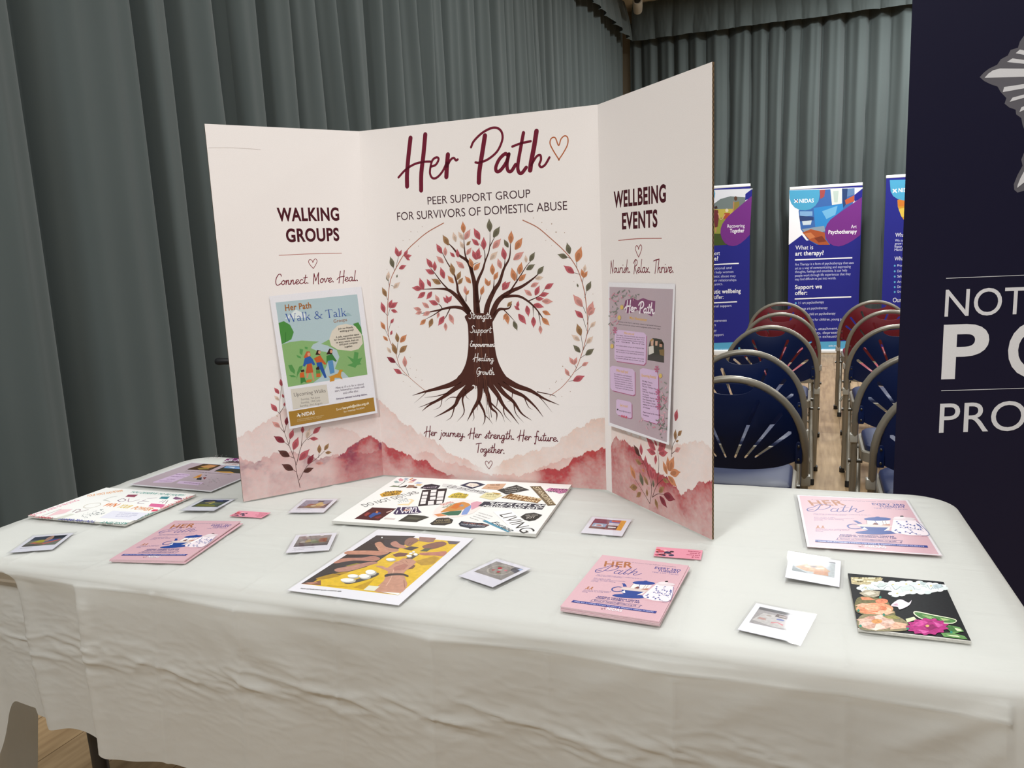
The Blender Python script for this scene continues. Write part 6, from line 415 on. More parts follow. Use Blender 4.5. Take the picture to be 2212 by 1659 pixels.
NEWS = [('p','b7a5ad',[(338,4516),(2521,4508),(2420,1599),(390,1623)]),('p','7b3a68',[(886,4109),(944,4254),(1205,4308),(1384,4268),(1562,4318),(1769,4281),(1971,4271),(1960,4073),(1864,3973),(1694,4021),(1520,4017),(1379,4078),(1196,4018),(1010,3993)]),('t','f4eaf2','Her Path',[(956,4045),(1933,4028)],206,'s'),('t','d9a52f','May Newsletter',[(1104,3884),(1712,3869)],54,'b'),('t','4a3f48','Welcome to Her Path! A cosy haven crafted by big hearted volunteers,',[(668,3796),(2170,3788)],24,'b'),('t','4a3f48','where survivors can connect without judgment and find their tribe!',[(697,3742),(2146,3736)],24,'b'),('p','a8577f',[(581,3571),(689,3621),(1633,3624),(1719,3579),(1707,3036),(1643,2988),(666,2962),(581,3015)]),('p','d6badb',[(554,3589),(662,3639),(1609,3641),(1695,3596),(1683,3052),(1619,3004),(639,2979),(554,3032)]),('t','d9a52f','Who are we?',[(903,3564),(1275,3565)],47,'b'),('t','5a3f5a','Our feisty, hilarious friends who bonded',[(619,3513),(1631,3530)],22,'b'),('t','5a3f5a','through shared experience and ideas. From',[(617,3469),(1630,3488)],22,'b'),('t','5a3f5a','passion leading to being creative together',[(616,3426),(1629,3446)],22,'b'),('t','5a3f5a','it was born',[(614,3382),(1628,3404)],22,'b'),('t','5a3f5a','We hosted a chance, and got the energy and idea',[(611,3295),(1626,3319)],22,'b'),('t','5a3f5a','We are making our events a warm welcoming place',[(608,3208),(1624,3235)],22,'b'),('t','5a3f5a','with us to put a local after-abuse survivors',[(606,3164),(1623,3193)],22,'b'),('t','5a3f5a','You can catch us every third Tuesday of the month',[(603,3076),(1621,3108)],22,'b'),('t','5a3f5a','at Ashfield café we love to cheer you on',[(602,3032),(1620,3065)],22,'b'),('p','2e2a26',[(1766,3357),(1820,3504),(1907,3555),(2024,3560),(2189,3553),(2269,3481),(2286,3116),(1750,3115)]),('p','c9a08a',[(1838,3526),(1940,3534),(1927,3412),(1853,3406)]),('p','c9a08a',[(1990,3507),(2073,3514),(2062,3423),(1995,3418)]),('p','c08f78',[(2129,3499),(2221,3500),(2213,3407),(2128,3409)]),('p','d9d4cc',[(1777,3379),(1937,3413),(1952,3273),(1780,3216)]),('p','b08a50',[(1814,3503),(1889,3550),(1940,3530),(1854,3487)]),('p','7a6038',[(2120,3349),(2284,3373),(2288,3245),(2151,3252)]),('p','3a2a22',[(2105,3467),(2189,3543),(2259,3460),(2221,3516)]),('p','a8577f',[(413,2798),(504,2848),(1256,2861),(1335,2818),(1352,2358),(1285,2326),(508,2320),(438,2366)]),('p','d6badb',[(386,2815),(476,2865),(1230,2877),(1310,2834),(1327,2373),(1260,2342),(481,2337),(410,2383)]),('t','d9a52f','Who could you?',[(631,2755),(1078,2768)],57,'b'),('t','5a3f5a','Got a twisted fun social fluffy brand?',[(542,2689),(1203,2704)],22,'b'),('t','5a3f5a','We want your stories posting in',[(552,2642),(1213,2658)],22,'b'),('t','5a3f5a','the blog! There could be fun',[(562,2594),(1223,2613)],22,'b'),('t','5a3f5a','cutesome stories to make a',[(573,2547),(1233,2567)],22,'b'),('t','5a3f5a','significant impact for survivors of',[(583,2499),(1242,2521)],22,'b'),('t','5a3f5a','domestic abuse and their families.',[(593,2452),(1252,2476)],22,'b'),('t','5a3f5a','Trust never rush! Just be gentle',[(603,2405),(1262,2430)],22,'b'),('p','a8577f',[(1517,2881),(1624,2924),(2063,2919),(2128,2830),(2179,1944),(2112,1886),(1671,1885),(1583,1944)]),('p','d6badb',[(1492,2897),(1600,2940),(2039,2935),(2105,2846),(2156,1958),(2088,1901),(1646,1899),(1559,1959)]),('t','d9a52f','Upcoming Events!',[(1542,2767),(2043,2781)],54,'b'),('t','4a2f4a','29th May: Trauma',[(1576,2667),(1920,2667)],27,'b'),('t','4a2f4a','pamper session',[(1580,2615),(1882,2614)],27,'b'),('t','4a2f4a','9th June: Therapy dog',[(1584,2563),(2034,2571)],27,'b'),('t','4a2f4a','session',[(1588,2511),(1740,2505)],27,'b'),('t','4a2f4a','12th July: Family fun',[(1592,2459),(2042,2470)],27,'b'),('t','4a2f4a','day picnic',[(1596,2408),(1813,2406)],27,'b'),('t','4a2f4a','3rd August: Walk & Talk',[(1600,2356),(2092,2372)],27,'b'),('t','4a2f4a','22nd September: VIP',[(1604,2304),(2012,2316)],27,'b'),('t','4a2f4a','13th October: Sunset',[(1608,2252),(2037,2266)],27,'b'),('t','4a2f4a','walking for the 16 days',[(1613,2200),(2104,2220)],27,'b'),('t','4a2f4a','of Activism',[(1617,2148),(1855,2151)],27,'b'),('t','4a2f4a','Please email us for times &',[(1625,2044),(2199,2075)],27,'b'),('t','4a2f4a','locations',[(1629,1992),(1825,1993)],28,'b'),('p','a8577f',[(669,2132),(729,2163),(1188,2179),(1243,2144),(1254,1865),(1198,1838),(738,1832),(676,1866)]),('p','d6badb',[(642,2148),(702,2179),(1163,2194),(1218,2160),(1229,1881),(1172,1853),(711,1847),(649,1882)]),('t','d9a52f','Get in touch',[(788,2044),(1080,2060)],53,'b'),('t','4a3f58','herpath@nidas.org.uk',[(753,1937),(1193,1957)],27,'b'),('p','c9506a',[(902,1851),(898,1838),(888,1826),(874,1818),(858,1815),(844,1819),(835,1827),(832,1839),(836,1852),(846,1864),(860,1872),(876,1874),(889,1871),(899,1863)]),('p','c9506a',[(979,1853),(975,1840),(965,1828),(951,1820),(936,1818),(922,1821),(912,1829),(909,1841),(913,1854),(923,1866),(937,1874),(953,1876),(966,1873),(976,1865)]),('p','c9506a',[(1063,1856),(1059,1843),(1049,1832),(1035,1824),(1020,1821),(1006,1824),(997,1833),(994,1845),(998,1858),(1008,1869),(1022,1877),(1037,1880),(1050,1877),(1060,1868)]),('p','3a3440',[(676,1975),(731,1978),(730,1942),(674,1939)]),('s','7f857c',[(499,3719),(436,3723)],8),('s','6f756c',[(2319,2419),(2272,2453)],8),('s','8a8f86',[(1268,4325),(1330,4305)],8),('s','c98a9a',[(583,4356),(660,4361)],8),('s','d8a8b4',[(2331,2623),(2373,2665)],8),('s','7f857c',[(2408,1905),(2418,1935)],8),('s','6f756c',[(545,4325),(501,4348)],8),('s','8a8f86',[(2206,2283),(2132,2322)],8),('s','c98a9a',[(792,4297),(838,4306)],8),('s','d8a8b4',[(440,4284),(422,4266)],8),('s','7f857c',[(2358,2257),(2416,2234)],8),('s','6f756c',[(2341,1947),(2282,1928)],8),('s','8a8f86',[(370,3904),(326,3905)],8),('s','c98a9a',[(2217,2737),(2204,2743)],8),('s','d8a8b4',[(1009,4412),(1009,4433)],8),('s','7f857c',[(386,3970),(422,3993)],8),('s','6f756c',[(2327,1895),(2244,1910)],8),('s','8a8f86',[(1893,1831),(1907,1880)],8),('s','c98a9a',[(469,4243),(519,4224)],8),('s','d8a8b4',[(2231,1781),(2169,1820)],8),('s','7f857c',[(836,4339),(924,4340)],8),('s','6f756c',[(398,3766),(319,3726)],8),('s','8a8f86',[(2248,2632),(2188,2590)],8),('s','c98a9a',[(2408,1905),(2418,1924)],8),('s','d8a8b4',[(386,4250),(374,4283)],8),('s','7f857c',[(2213,2441),(2278,2499)],8),('s','6f756c',[(1384,4381),(1428,4380)],8),('s','8a8f86',[(695,4228),(646,4225)],8),('s','c98a9a',[(2287,2389),(2254,2427)],8),('s','d8a8b4',[(2262,1817),(2246,1763)],8),('s','7f857c',[(698,4081),(619,4040)],8),('s','6f756c',[(2381,2057),(2420,2066)],8),('s','8a8f86',[(992,4418),(965,4371)],8),('s','c98a9a',[(405,4266),(341,4264)],8),('s','d8a8b4',[(2306,2172),(2370,2163)],8),('s','7f857c',[(2191,1881),(2117,1911)],8),('s','6f756c',[(591,4192),(573,4175)],8),('s','8a8f86',[(2309,2486),(2270,2518)],8),('s','c98a9a',[(1128,4341),(1058,4363)],8),('s','d8a8b4',[(401,3750),(357,3706)],8),('s','7f857c',[(2226,2036),(2249,1993)],8),('s','6f756c',[(2297,1850),(2212,1852)],8),('s','8a8f86',[(619,4053),(653,4097)],8),('s','c98a9a',[(2318,2335),(2394,2391)],8),('s','d8a8b4',[(822,4326),(801,4330)],8),('s','7f857c',[(488,4311),(449,4268)],8),('s','6f756c',[(2346,2421),(2374,2394)],8),('s','8a8f86',[(2150,1989),(2229,2026)],8),('s','c98a9a',[(621,3744),(698,3796)],8),('s','d8a8b4',[(2376,1808),(2331,1777)],8),('s','7f857c',[(449,4303),(430,4276)],8),('s','6f756c',[(650,4391),(728,4436)],8),('s','8a8f86',[(2203,2239),(2161,2216)],8),('s','c98a9a',[(1958,1801),(2040,1827)],8),('s','d8a8b4',[(451,3791),(481,3745)],8),('s','7f857c',[(2303,2274),(2268,2245)],8),('s','6f756c',[(1106,4420),(1068,4455)],8),('s','8a8f86',[(533,4008),(462,4001)],8),('s','c98a9a',[(2321,2383),(2378,2433)],8),('s','d8a8b4',[(1743,1779),(1788,1739)],8),('s','7f857c',[(521,3535),(551,3536)],8),('s','6f756c',[(2275,1661),(2249,1664)],8),('s','8a8f86',[(939,4345),(852,4326)],8),('s','c98a9a',[(372,4002),(360,3994)],8),('s','d8a8b4',[(2297,2093),(2216,2097)],8),('s','7f857c',[(2408,1900),(2415,1894)],8),('s','c98a9a',[(540,4390),(439,4333)],8),('s','d8a8b4',[(408,3901),(487,3908)],8),('s','7f857c',[(2228,2422),(2214,2441)],8),('s','6f756c',[(1840,1901),(1906,1862)],8),('s','8a8f86',[(567,4317),(651,4334)],8),('s','c98a9a',[(2259,2467),(2332,2458)],8),('s','d8a8b4',[(762,4375),(747,4388)],8),('s','6f756c',[(2170,1800),(2231,1842)],8),('s','8a8f86',[(2408,1858),(2341,1851)],8),('s','c98a9a',[(617,3826),(525,3791)],8),('s','d8a8b4',[(2266,2506),(2241,2544)],8),('s','7f857c',[(826,4421),(925,4463)],8),('s','6f756c',[(481,4092),(474,4110)],8),('s','8a8f86',[(2376,2558),(2427,2576)],8),('s','c98a9a',[(2256,1985),(2313,2031)],8),('s','7f857c',[(2220,2393),(2231,2356)],8),('s','6f756c',[(1318,4374),(1330,4342)],8),('s','8a8f86',[(390,3400),(468,3436)],8),('s','c98a9a',[(2308,1953),(2334,2003)],8),('s','d8a8b4',[(1505,1863),(1501,1836)],8),('s','6f756c',[(2281,2259),(2216,2201)],8),('s','8a8f86',[(1137,4308),(1221,4355)],8),('s','c98a9a',[(566,3895),(620,3949)],8),('s','d8a8b4',[(2317,2088),(2296,2124)],8),('s','7f857c',[(2147,1965),(2065,1971)],8),('s','6f756c',[(437,3745),(474,3724)],8),('s','8a8f86',[(2257,1920),(2285,1921)],8),('s','c98a9a',[(1242,4313),(1237,4263)],8),('s','d8a8b4',[(577,4004),(571,3986)],8),('s','7f857c',[(2233,1729),(2213,1712)],8),('s','6f756c',[(2408,1870),(2417,1845)],8),('s','8a8f86',[(562,3954),(645,3995)],8),('s','d8a8b4',[(691,4296),(695,4254)],8),('s','7f857c',[(559,4185),(634,4145)],8),('s','6f756c',[(2191,1895),(2203,1931)],8),('s','8a8f86',[(1782,1836),(1802,1836)],8),('s','c98a9a',[(553,4222),(619,4220)],8),('s','d8a8b4',[(2324,2071),(2293,2041)],8),('s','7f857c',[(859,4308),(852,4341)],8),('s','6f756c',[(521,3993),(615,4019)],8),('s','8a8f86',[(2379,2732),(2317,2745)],8),('s','c98a9a',[(2229,1901),(2214,1862)],8),('s','d8a8b4',[(418,3560),(391,3536)],8),('s','7f857c',[(2356,2292),(2305,2311)],8),('s','6f756c',[(707,4408),(692,4392)],8),('s','8a8f86',[(471,3379),(561,3355)],8),('s','c98a9a',[(2352,2418),(2396,2471)],8),('s','d8a8b4',[(1583,1866),(1626,1925)],8),('p','d8b860',[(886,4109),(879,4089),(862,4072),(837,4062),(810,4061),(786,4069),(769,4084),(764,4104),(770,4125),(788,4142),(813,4152),(840,4153),(864,4145),(881,4129)]),('p','d8b860',[(795,3893),(788,3873),(771,3855),(745,3845),(718,3843),(693,3851),(676,3867),(671,3887),(678,3908),(696,3925),(721,3935),(749,3937),(773,3929),(790,3913)]),('p','d8b860',[(531,3282),(524,3260),(506,3242),(480,3230),(451,3228),(426,3235),(409,3250),(403,3271),(410,3292),(429,3311),(455,3322),(483,3325),(509,3317),(526,3302)]),('p','d8b860',[(2240,2862),(2235,2842),(2220,2825),(2199,2814),(2175,2811),(2154,2817),(2139,2831),(2135,2849),(2140,2869),(2155,2886),(2176,2897),(2200,2900),(2221,2894),(2235,2880)]),('p','c2507c',[(575,3622),(660,3646),(659,3610)]),('p','c2507c',[(575,3622),(634,3574),(596,3553)]),('p','c2507c',[(575,3622),(549,3550),(512,3566)]),('p','c2507c',[(575,3622),(490,3599),(492,3636)]),('p','c2507c',[(575,3622),(517,3672),(555,3692)]),('p','c2507c',[(575,3622),(603,3695),(639,3678)]),('p','c2507c',[(2064,2972),(2135,2997),(2134,2963)]),('p','c2507c',[(2064,2972),(2114,2928),(2082,2908)]),('p','c2507c',[(2064,2972),(2042,2903),(2011,2917)]),('p','c2507c',[(2064,2972),(1991,2947),(1992,2981)]),('p','c2507c',[(2064,2972),(2013,3016),(2046,3036)]),('p','c2507c',[(2064,2972),(2086,3040),(2116,3026)]),('p','c2507c',[(2113,2533),(2184,2560),(2183,2526)]),('p','c2507c',[(2113,2533),(2163,2490),(2131,2469)]),('p','c2507c',[(2113,2533),(2091,2463),(2060,2476)]),('p','c2507c',[(2113,2533),(2041,2506),(2042,2540)]),('p','c2507c',[(2113,2533),(2063,2576),(2095,2597)]),('p','c2507c',[(2113,2533),(2134,2602),(2165,2589)]),('p','c2507c',[(2137,2394),(2208,2422),(2207,2387)]),('p','c2507c',[(2137,2394),(2187,2352),(2155,2330)]),('p','c2507c',[(2137,2394),(2115,2324),(2084,2337)]),('p','c2507c',[(2137,2394),(2065,2367),(2066,2401)]),('p','c2507c',[(2137,2394),(2087,2437),(2119,2458)]),('p','c2507c',[(2137,2394),(2159,2463),(2189,2450)]),('p','c2507c',[(2151,2254),(2222,2282),(2222,2248)]),('p','c2507c',[(2151,2254),(2201,2212),(2170,2190)]),('p','c2507c',[(2151,2254),(2130,2183),(2099,2196)]),('p','c2507c',[(2151,2254),(2079,2226),(2080,2260)]),('p','c2507c',[(2151,2254),(2101,2296),(2133,2318)]),('p','c2507c',[(2151,2254),(2173,2323),(2204,2311)])]
NEWS_PAGE = [(294,4606),(2578,4603),(2484,1561),(338,1556)]
BANNER_ART = [('q','f1eff2',[(-39,11463),(7655,11250),(7273,6688),(-15,5282)]),('q','3a66a8',[(987,9086),(3202,11270),(6823,11222),(6860,9903),(4402,5083),(2977,5147),(2007,5823),(1264,6996)]),('q','2f86c8',[(2594,9303),(4299,9448),(5808,9602),(5709,8993),(4455,7828),(3770,6868),(2816,7167)]),('q','6fb0d8',[(3490,8877),(5117,9398),(4908,8423),(3981,7979)]),('q','d8dcd8',[(4314,11294),(5534,11273),(5576,9616),(4532,9495)]),('q','b9c9c0',[(4612,11028),(5192,11051),(5108,9768),(4758,9790)]),('q','27406f',[(5534,11273),(6111,11233),(6040,9587),(5705,9116),(5625,9981)]),('q','b8573a',[(5857,9967),(6822,10455),(6841,9782),(5985,9468)]),('q','5f7fa8',[(6111,11233),(6801,11187),(6820,10516),(6078,10320)]),('q','a34a4a',[(3202,11270),(3789,11256),(3690,10474),(3283,10253)]),('q','7fa8d0',[(1108,9016),(2482,8936),(2493,8436),(1179,8385)]),('q','c9d6dc',[(1366,7998),(2442,8001),(2334,7443),(1497,7425)]),('q','2a3f70',[(1057,8518),(2614,8304),(2622,7929),(1152,7884)]),('q','8a9aa8',[(1385,6990),(3762,7243),(3894,6611),(1877,6335)]),('q','a8522c',[(1452,6608),(2344,6941),(3838,6489),(3914,5733),(4402,5083),(3215,5137),(2249,5686)]),('q','7a3520',[(2723,5916),(3550,6127),(4038,5476),(3210,5389)]),('q','c8784a',[(1634,6473),(2351,6563),(2839,6036),(2247,5812)]),('q','4a9fc4',[(-39,11438),(1543,11369),(3201,11295),(3215,10690),(3087,10018),(2767,9541),(2299,9196),(1705,9081),(1105,9167),(559,9487),(190,9949),(0,10524)]),('t','f4f3f4','NIDAS',[(1055,9958),(2593,9924)],424,'b'),('s','f4f3f4',[(550,10026),(845,10345)],8),('s','f4f3f4',[(544,10352),(875,10006)],8),('s','3a4a90',[(629,10346),(786,10287)],7),('s','c97a5a',[(802,10061),(871,10181)],7),('q','1f1f86',[(6844,10490),(7636,11130),(7631,10159),(6865,9720)]),('q','1f2280',[(10,5281),(1397,6333),(1766,5835),(2073,5504),(2617,5214),(3337,5030),(4402,5083),(5817,4832),(7576,6179),(7665,-6986),(152,-6978)]),('q','722a80',[(7607,10197),(7568,6031),(6846,5471),(6275,5149),(5814,4945),(5348,4853),(4817,4964),(4338,5274),(4007,5792),(3864,6362),(3887,6924),(4053,7414),(4394,7894),(4911,8299)]),('t','f4f3f4','Art',[(6577,6822),(7154,6817)],371,''),('t','f4f3f4','Psychotherapy',[(4220,6307),(7194,6247)],425,'b'),('t','f4f3f4','What is',[(725,4676),(2629,4657)],484,''),('t','f4f3f4','art therapy?',[(712,4012),(3776,3977)],485,'b'),('q','f4f3f4',[(695,3591),(6805,3590),(6809,3453),(697,3450)]),('t','c9cbe6','Art Therapy is a form of psychotherapy that uses',[(707,2860),(6977,2845)],282,''),('t','c9cbe6','art as a way of communicating and expressing',[(714,2423),(6675,2417)],283,''),('t','c9cbe6','thoughts, feelings and emotions. It can help',[(721,2011),(6300,2014)],283,''),('t','c9cbe6','people work through life experiences that they',[(729,1573),(6686,1585)],284,''),('t','c9cbe6','may find difficult to put into words.',[(736,1147),(5169,1165)],284,''),('t','f4f3f4','Support we',[(753,137),(3682,162)],466,'b'),('t','f4f3f4','offer:',[(764,-538),(2105,-519)],468,'b'),('q','f4f3f4',[(746,-928),(6810,-811),(6814,-964),(749,-1071)]),('p','5aa8d0',[(964,-1492),(955,-1543),(929,-1583),(890,-1605),(846,-1604),(806,-1581),(779,-1539),(768,-1488),(777,-1437),(803,-1397),(842,-1375),(886,-1376),(926,-1400),(954,-1441)]),('t','d8daf0','1:1 art psychotherapy',[(1175,-1614),(3935,-1541)],286,''),('p','5aa8d0',[(976,-2171),(967,-2222),(941,-2262),(902,-2284),(858,-2283),(818,-2260),(790,-2218),(779,-2167),(788,-2116),(815,-2076),(854,-2054),(898,-2055),(937,-2078),(965,-2120)]),('t','d8daf0','Group art psychotherapy',[(1186,-2292),(4334,-2219)],287,''),('p','5aa8d0',[(987,-2825),(978,-2876),(952,-2916),(913,-2938),(869,-2938),(829,-2914),(801,-2873),(790,-2821),(799,-2770),(826,-2730),(865,-2708),(909,-2709),(949,-2732),(977,-2773)]),('t','d8daf0','Parent & child art psychotherapy',[(1198,-2946),(5186,-2879)],288,''),('p','5aa8d0',[(998,-3480),(990,-3531),(963,-3572),(924,-3594),(880,-3594),(840,-3570),(812,-3529),(801,-3477),(810,-3426),(837,-3385),(876,-3363),(920,-3364),(960,-3387),(988,-3429)]),('t','d8daf0','Art support for children, young people',[(1209,-3601),(6626,-3544)],288,''),('t','d8daf0','for trauma, attachment,',[(1229,-4705),(5503,-4615)],290,''),('t','d8daf0','loss, anxiety, depression',[(1237,-5179),(5955,-5085)],290,''),('t','d8daf0','(this is not an exhaustive list)',[(1245,-5628),(6561,-5530)],291,''),('q','56a6cc',[(139,-6113),(7683,-5950),(7666,-7012),(131,-7178)]),('t','f4f3f4','nidas.org.uk',[(4556,-6615),(5755,-6566)],210,''),('t','cfe4f0','Registered charity and company',[(3900,-7008),(6480,-6932)],158,'')]
BANNER_TOGETHER = [('q','d9dadf',[(1629,11929),(7818,11762),(7053,10138),(1625,10473)]),('q','6f7a78',[(3579,10352),(4265,10813),(5379,11054),(7000,10825),(7033,9516),(3580,9469)]),('q','b9a84a',[(1623,9774),(7033,9578),(6135,7811),(1617,7538)]),('q','8a8f3a',[(1619,8307),(5388,8860),(4649,6875),(1614,6510)]),('q','3f4f22',[(1615,7025),(4774,6868),(5027,5583),(3520,5548),(1612,5737)]),('q','3a2420',[(3579,9974),(3892,10081),(3955,9762),(3642,9718)]),('q','6a2a30',[(3580,9658),(4018,9569),(4082,8554),(3958,7673),(3644,7625),(3543,8457)]),('q','b8805a',[(3644,7625),(3833,7615),(3796,7044),(3682,7050)]),('p','d8c8a8',[(5163,9476),(5146,9390),(5098,9323),(5029,9288),(4951,9293),(4881,9336),(4833,9408),(4815,9497),(4832,9583),(4880,9650),(4950,9685),(5027,9681),(5097,9638),(5145,9565)]),('q','a8482c',[(4704,9214),(5325,9178),(5265,8615),(4644,8523)]),('s','c89a78',[(4018,9190),(4332,8477),(4767,9021)],7),('p','5a3a28',[(6131,10756),(6115,10649),(6068,10565),(5999,10522),(5922,10526),(5853,10579),(5805,10669),(5787,10778),(5804,10886),(5851,10969),(5920,11013),(5996,11008),(6066,10955),(6114,10866)]),('q','8a7a3a',[(5728,10345),(6342,10431),(6369,9930),(5758,9215)]),('s','b8805a',[(5752,10406),(5695,9345)],8),('q','4a9fc4',[(1629,11929),(3578,11886),(3690,11477),(3616,10980),(3328,10557),(2889,10269),(1624,10092)]),('q','1f1f86',[(7002,10514),(7021,11196),(7746,11705),(7730,10716)]),('q','1f2280',[(1355,5593),(3520,5497),(5652,5364),(7557,6605),(7281,-5888),(1318,-6000)]),('q','722a80',[(7728,10939),(7545,6605),(7009,6063),(6518,5668),(6086,5459),(5677,5401),(5215,5498),(4777,5786),(4437,6312),(4286,6893),(4309,7464),(4496,7999),(4868,8536),(5388,9048)]),('t','f4f3f4','Recovering',[(5046,7514),(6962,7478)],380,''),('t','f4f3f4','Together',[(5334,6942),(6929,6913)],431,'b'),('t','f4f3f4','What support',[(1608,4468),(4215,4440)],467,''),('t','f4f3f4','is there?',[(2120,3838),(4027,3830)],467,'b'),('q','f4f3f4',[(1605,3402),(6346,3472),(6346,3331),(1605,3272)]),('t','c9cbe6','Practical, emotional and',[(1346,2799),(5539,2795)],287,''),('t','c9cbe6','support to help women',[(1860,2324),(5753,2338)],287,''),('t','c9cbe6','whose domestic abuse may',[(1601,1848),(6006,1853)],288,''),('t','c9cbe6','affect them, their relationships',[(1212,1388),(6083,1386)],289,''),('t','c9cbe6','and dynamics.',[(2371,882),(4564,964)],288,''),('t','f4f3f4','Therapeutic wellbeing',[(1596,-31),(6578,2)],474,'b'),('t','f4f3f4','we offer:',[(2755,-690),(4644,-654)],473,''),('q','f4f3f4',[(1593,-1087),(6171,-961),(6172,-1105),(1593,-1220)]),('t','d8daf0','1:1 emotional support',[(1851,-1662),(5558,-1601)],291,''),('t','d8daf0','Trauma awareness',[(2106,-3393),(5007,-3324)],293,''),('t','d8daf0','Support',[(2624,-3892),(3783,-3852)],293,''),('t','d8daf0','Therapy',[(2753,-4533),(3848,-4490)],293,''),('t','d8daf0','Group support',[(2493,-5092),(4681,-5001)],294,''),('q','56a6cc',[(1318,-5933),(7293,-5757),(7229,-7343),(1313,-7555)]),('t','cfe4f0','Registered charity and company',[(2361,-6784),(5452,-6679)],188,'')]
BANNER_SERVICES = [('q','1f2280',[(348,11741),(6967,11499),(7485,-6767),(409,-6759)]),('q','c8902c',[(1167,9566),(3864,10213),(4058,5382),(3286,5776),(2271,6778),(1576,7885),(1236,8852)]),('q','c9752a',[(1167,9566),(2599,9593),(2518,8893),(1269,8851)]),('q','d8b84a',[(1310,8611),(3275,8847),(3330,7431),(1635,7763)]),('q','4a9fc4',[(349,11717),(3808,11587),(3828,10564),(3554,9941),(3032,9566),(2498,9423),(1846,9464),(1185,9659),(736,10007),(478,10496)]),('t','f4f3f4','NIDAS',[(1236,10387),(2636,10341)],400,'b'),('s','f4f3f4',[(722,10397),(1017,10707)],8),('s','f4f3f4',[(711,10716),(1051,10375)],8),('t','f4f3f4','What we do',[(1108,5619),(3402,5580)],432,''),('t','d8daf0','We support people to',[(1092,5127),(3854,5083)],264,''),('t','d8daf0','grow their lives to be',[(1082,4791),(3813,4752)],265,''),('t','d8daf0','happy, healthy and free in',[(1071,4467),(4205,4413)],265,''),('t','d8daf0','Mansfield and Ashfield',[(1082,4129),(4110,4084)],265,''),('t','f4f3f4','What we offer',[(1108,3088),(3826,3067)],436,''),('p','5aa8d0',[(1249,2513),(1242,2466),(1219,2429),(1184,2409),(1145,2410),(1108,2433),(1082,2472),(1072,2520),(1079,2567),(1102,2604),(1137,2624),(1177,2622),(1213,2600),(1239,2561)]),('t','d8daf0','Practical support',[(1419,2410),(3564,2405)],267,''),('p','5aa8d0',[(1271,1905),(1264,1858),(1240,1821),(1205,1801),(1166,1802),(1129,1824),(1103,1863),(1093,1911),(1100,1958),(1123,1996),(1158,2016),(1198,2014),(1234,1992),(1260,1953)]),('t','d8daf0','Domestic abuse support',[(1441,1802),(4214,1781)],268,''),('p','5aa8d0',[(1291,1332),(1284,1285),(1260,1248),(1225,1228),(1186,1229),(1149,1251),(1123,1290),(1113,1338),(1120,1386),(1143,1423),(1178,1443),(1218,1442),(1254,1419),(1280,1380)]),('t','d8daf0','Safety planning',[(1461,1230),(3359,1243)],268,''),('p','5aa8d0',[(1311,746),(1304,699),(1281,661),(1246,641),(1206,642),(1170,665),(1144,704),(1133,752),(1140,799),(1164,837),(1199,857),(1238,856),(1275,833),(1301,794)]),('t','d8daf0','Art Psychotherapy',[(1481,644),(3633,654)],269,''),('p','5aa8d0',[(1331,184),(1324,136),(1300,98),(1265,78),(1226,79),(1189,101),(1163,140),(1153,188),(1160,236),(1183,274),(1218,294),(1258,293),(1294,271),(1320,232)]),('t','d8daf0','Drawing and talking',[(1501,81),(3906,89)],269,''),('p','5aa8d0',[(1350,-356),(1343,-404),(1319,-441),(1284,-462),(1245,-461),(1208,-439),(1182,-400),(1171,-351),(1179,-304),(1202,-266),(1237,-245),(1277,-246),(1313,-269),(1339,-308)]),('t','d8daf0','Group work',[(1520,-458),(2791,-417)],270,''),('t','f4f3f4','Our Services',[(1110,-1481),(3786,-1440)],493,'')]
POLICE = [('p','d9dbe0',[(928,4350),(2598,4351),(2599,4339),(929,4335)]),('p','d9dbe0',[(944,1804),(2761,1804),(2762,1791),(945,1788)]),('t','e4e5e9','NOT',[(934,3489),(2683,3485)],601,''),('t','e9eaed','P',[(930,2097),(1935,2096)],1175,'b'),('t','e9eaed','O',[(2360,2083),(3525,2087)],1190,'b'),('t','e4e5e9','PRO',[(939,811),(2844,822)],686,'')]
STAR = [(3066,9846),(2624,9507),(2277,9371),(2200,9255),(2169,9136),(2021,9098),(1971,8990),(1833,8923),(1764,8815),(1606,8749),(1497,8671),(1420,8585),(1516,8500),(1653,8427),(1799,8372),(1863,8264),(1995,8125),(1964,8013),(2064,7931),(2201,7877),(2216,7781),(2327,7699),(2364,7554),(2420,7426),(2446,7021),(2382,6831),(2419,6703),(2325,6512),(2259,6320),(2276,6202),(2348,6139),(2482,6172),(2919,6562),(3286,6786)]
RAYS = [[(1522,8566),(1593,8646),(1685,8707),(1825,8737),(3434,8637),(3444,8506)],[(1960,8860),(2069,8928),(3432,8666),(3435,8628)],[(2129,9027),(2210,9097),(3425,8768),(3430,8703)],[(1911,8252),(1934,8355),(3445,8497),(3449,8441)],[(2067,8045),(2119,8128),(3451,8422),(3455,8366)],[(2280,7825),(2313,7918),(3456,8347),(3460,8290)],[(2455,6584),(2387,6441),(2338,6297),(2332,6238),(2636,6478),(3159,7226),(2961,7332)]]
# ================================================================ the hall
def grid_mesh(name, V, nu, nv, m, parent=None, closed_u=False):
    """V: (nv, nu, 3)"""
    i = np.arange(nu * nv).reshape(nv, nu)
    if closed_u: i = np.concatenate([i, i[:, :1]], axis=1)
    F = np.column_stack([i[:-1, :-1].ravel(), i[:-1, 1:].ravel(), i[1:, 1:].ravel(), i[1:, :-1].ravel()])
    me = bpy.data.meshes.new(name); me.from_pydata(V.reshape(-1, 3).tolist(), [], F.tolist())
    return link(name, me, m, parent, smooth=True)

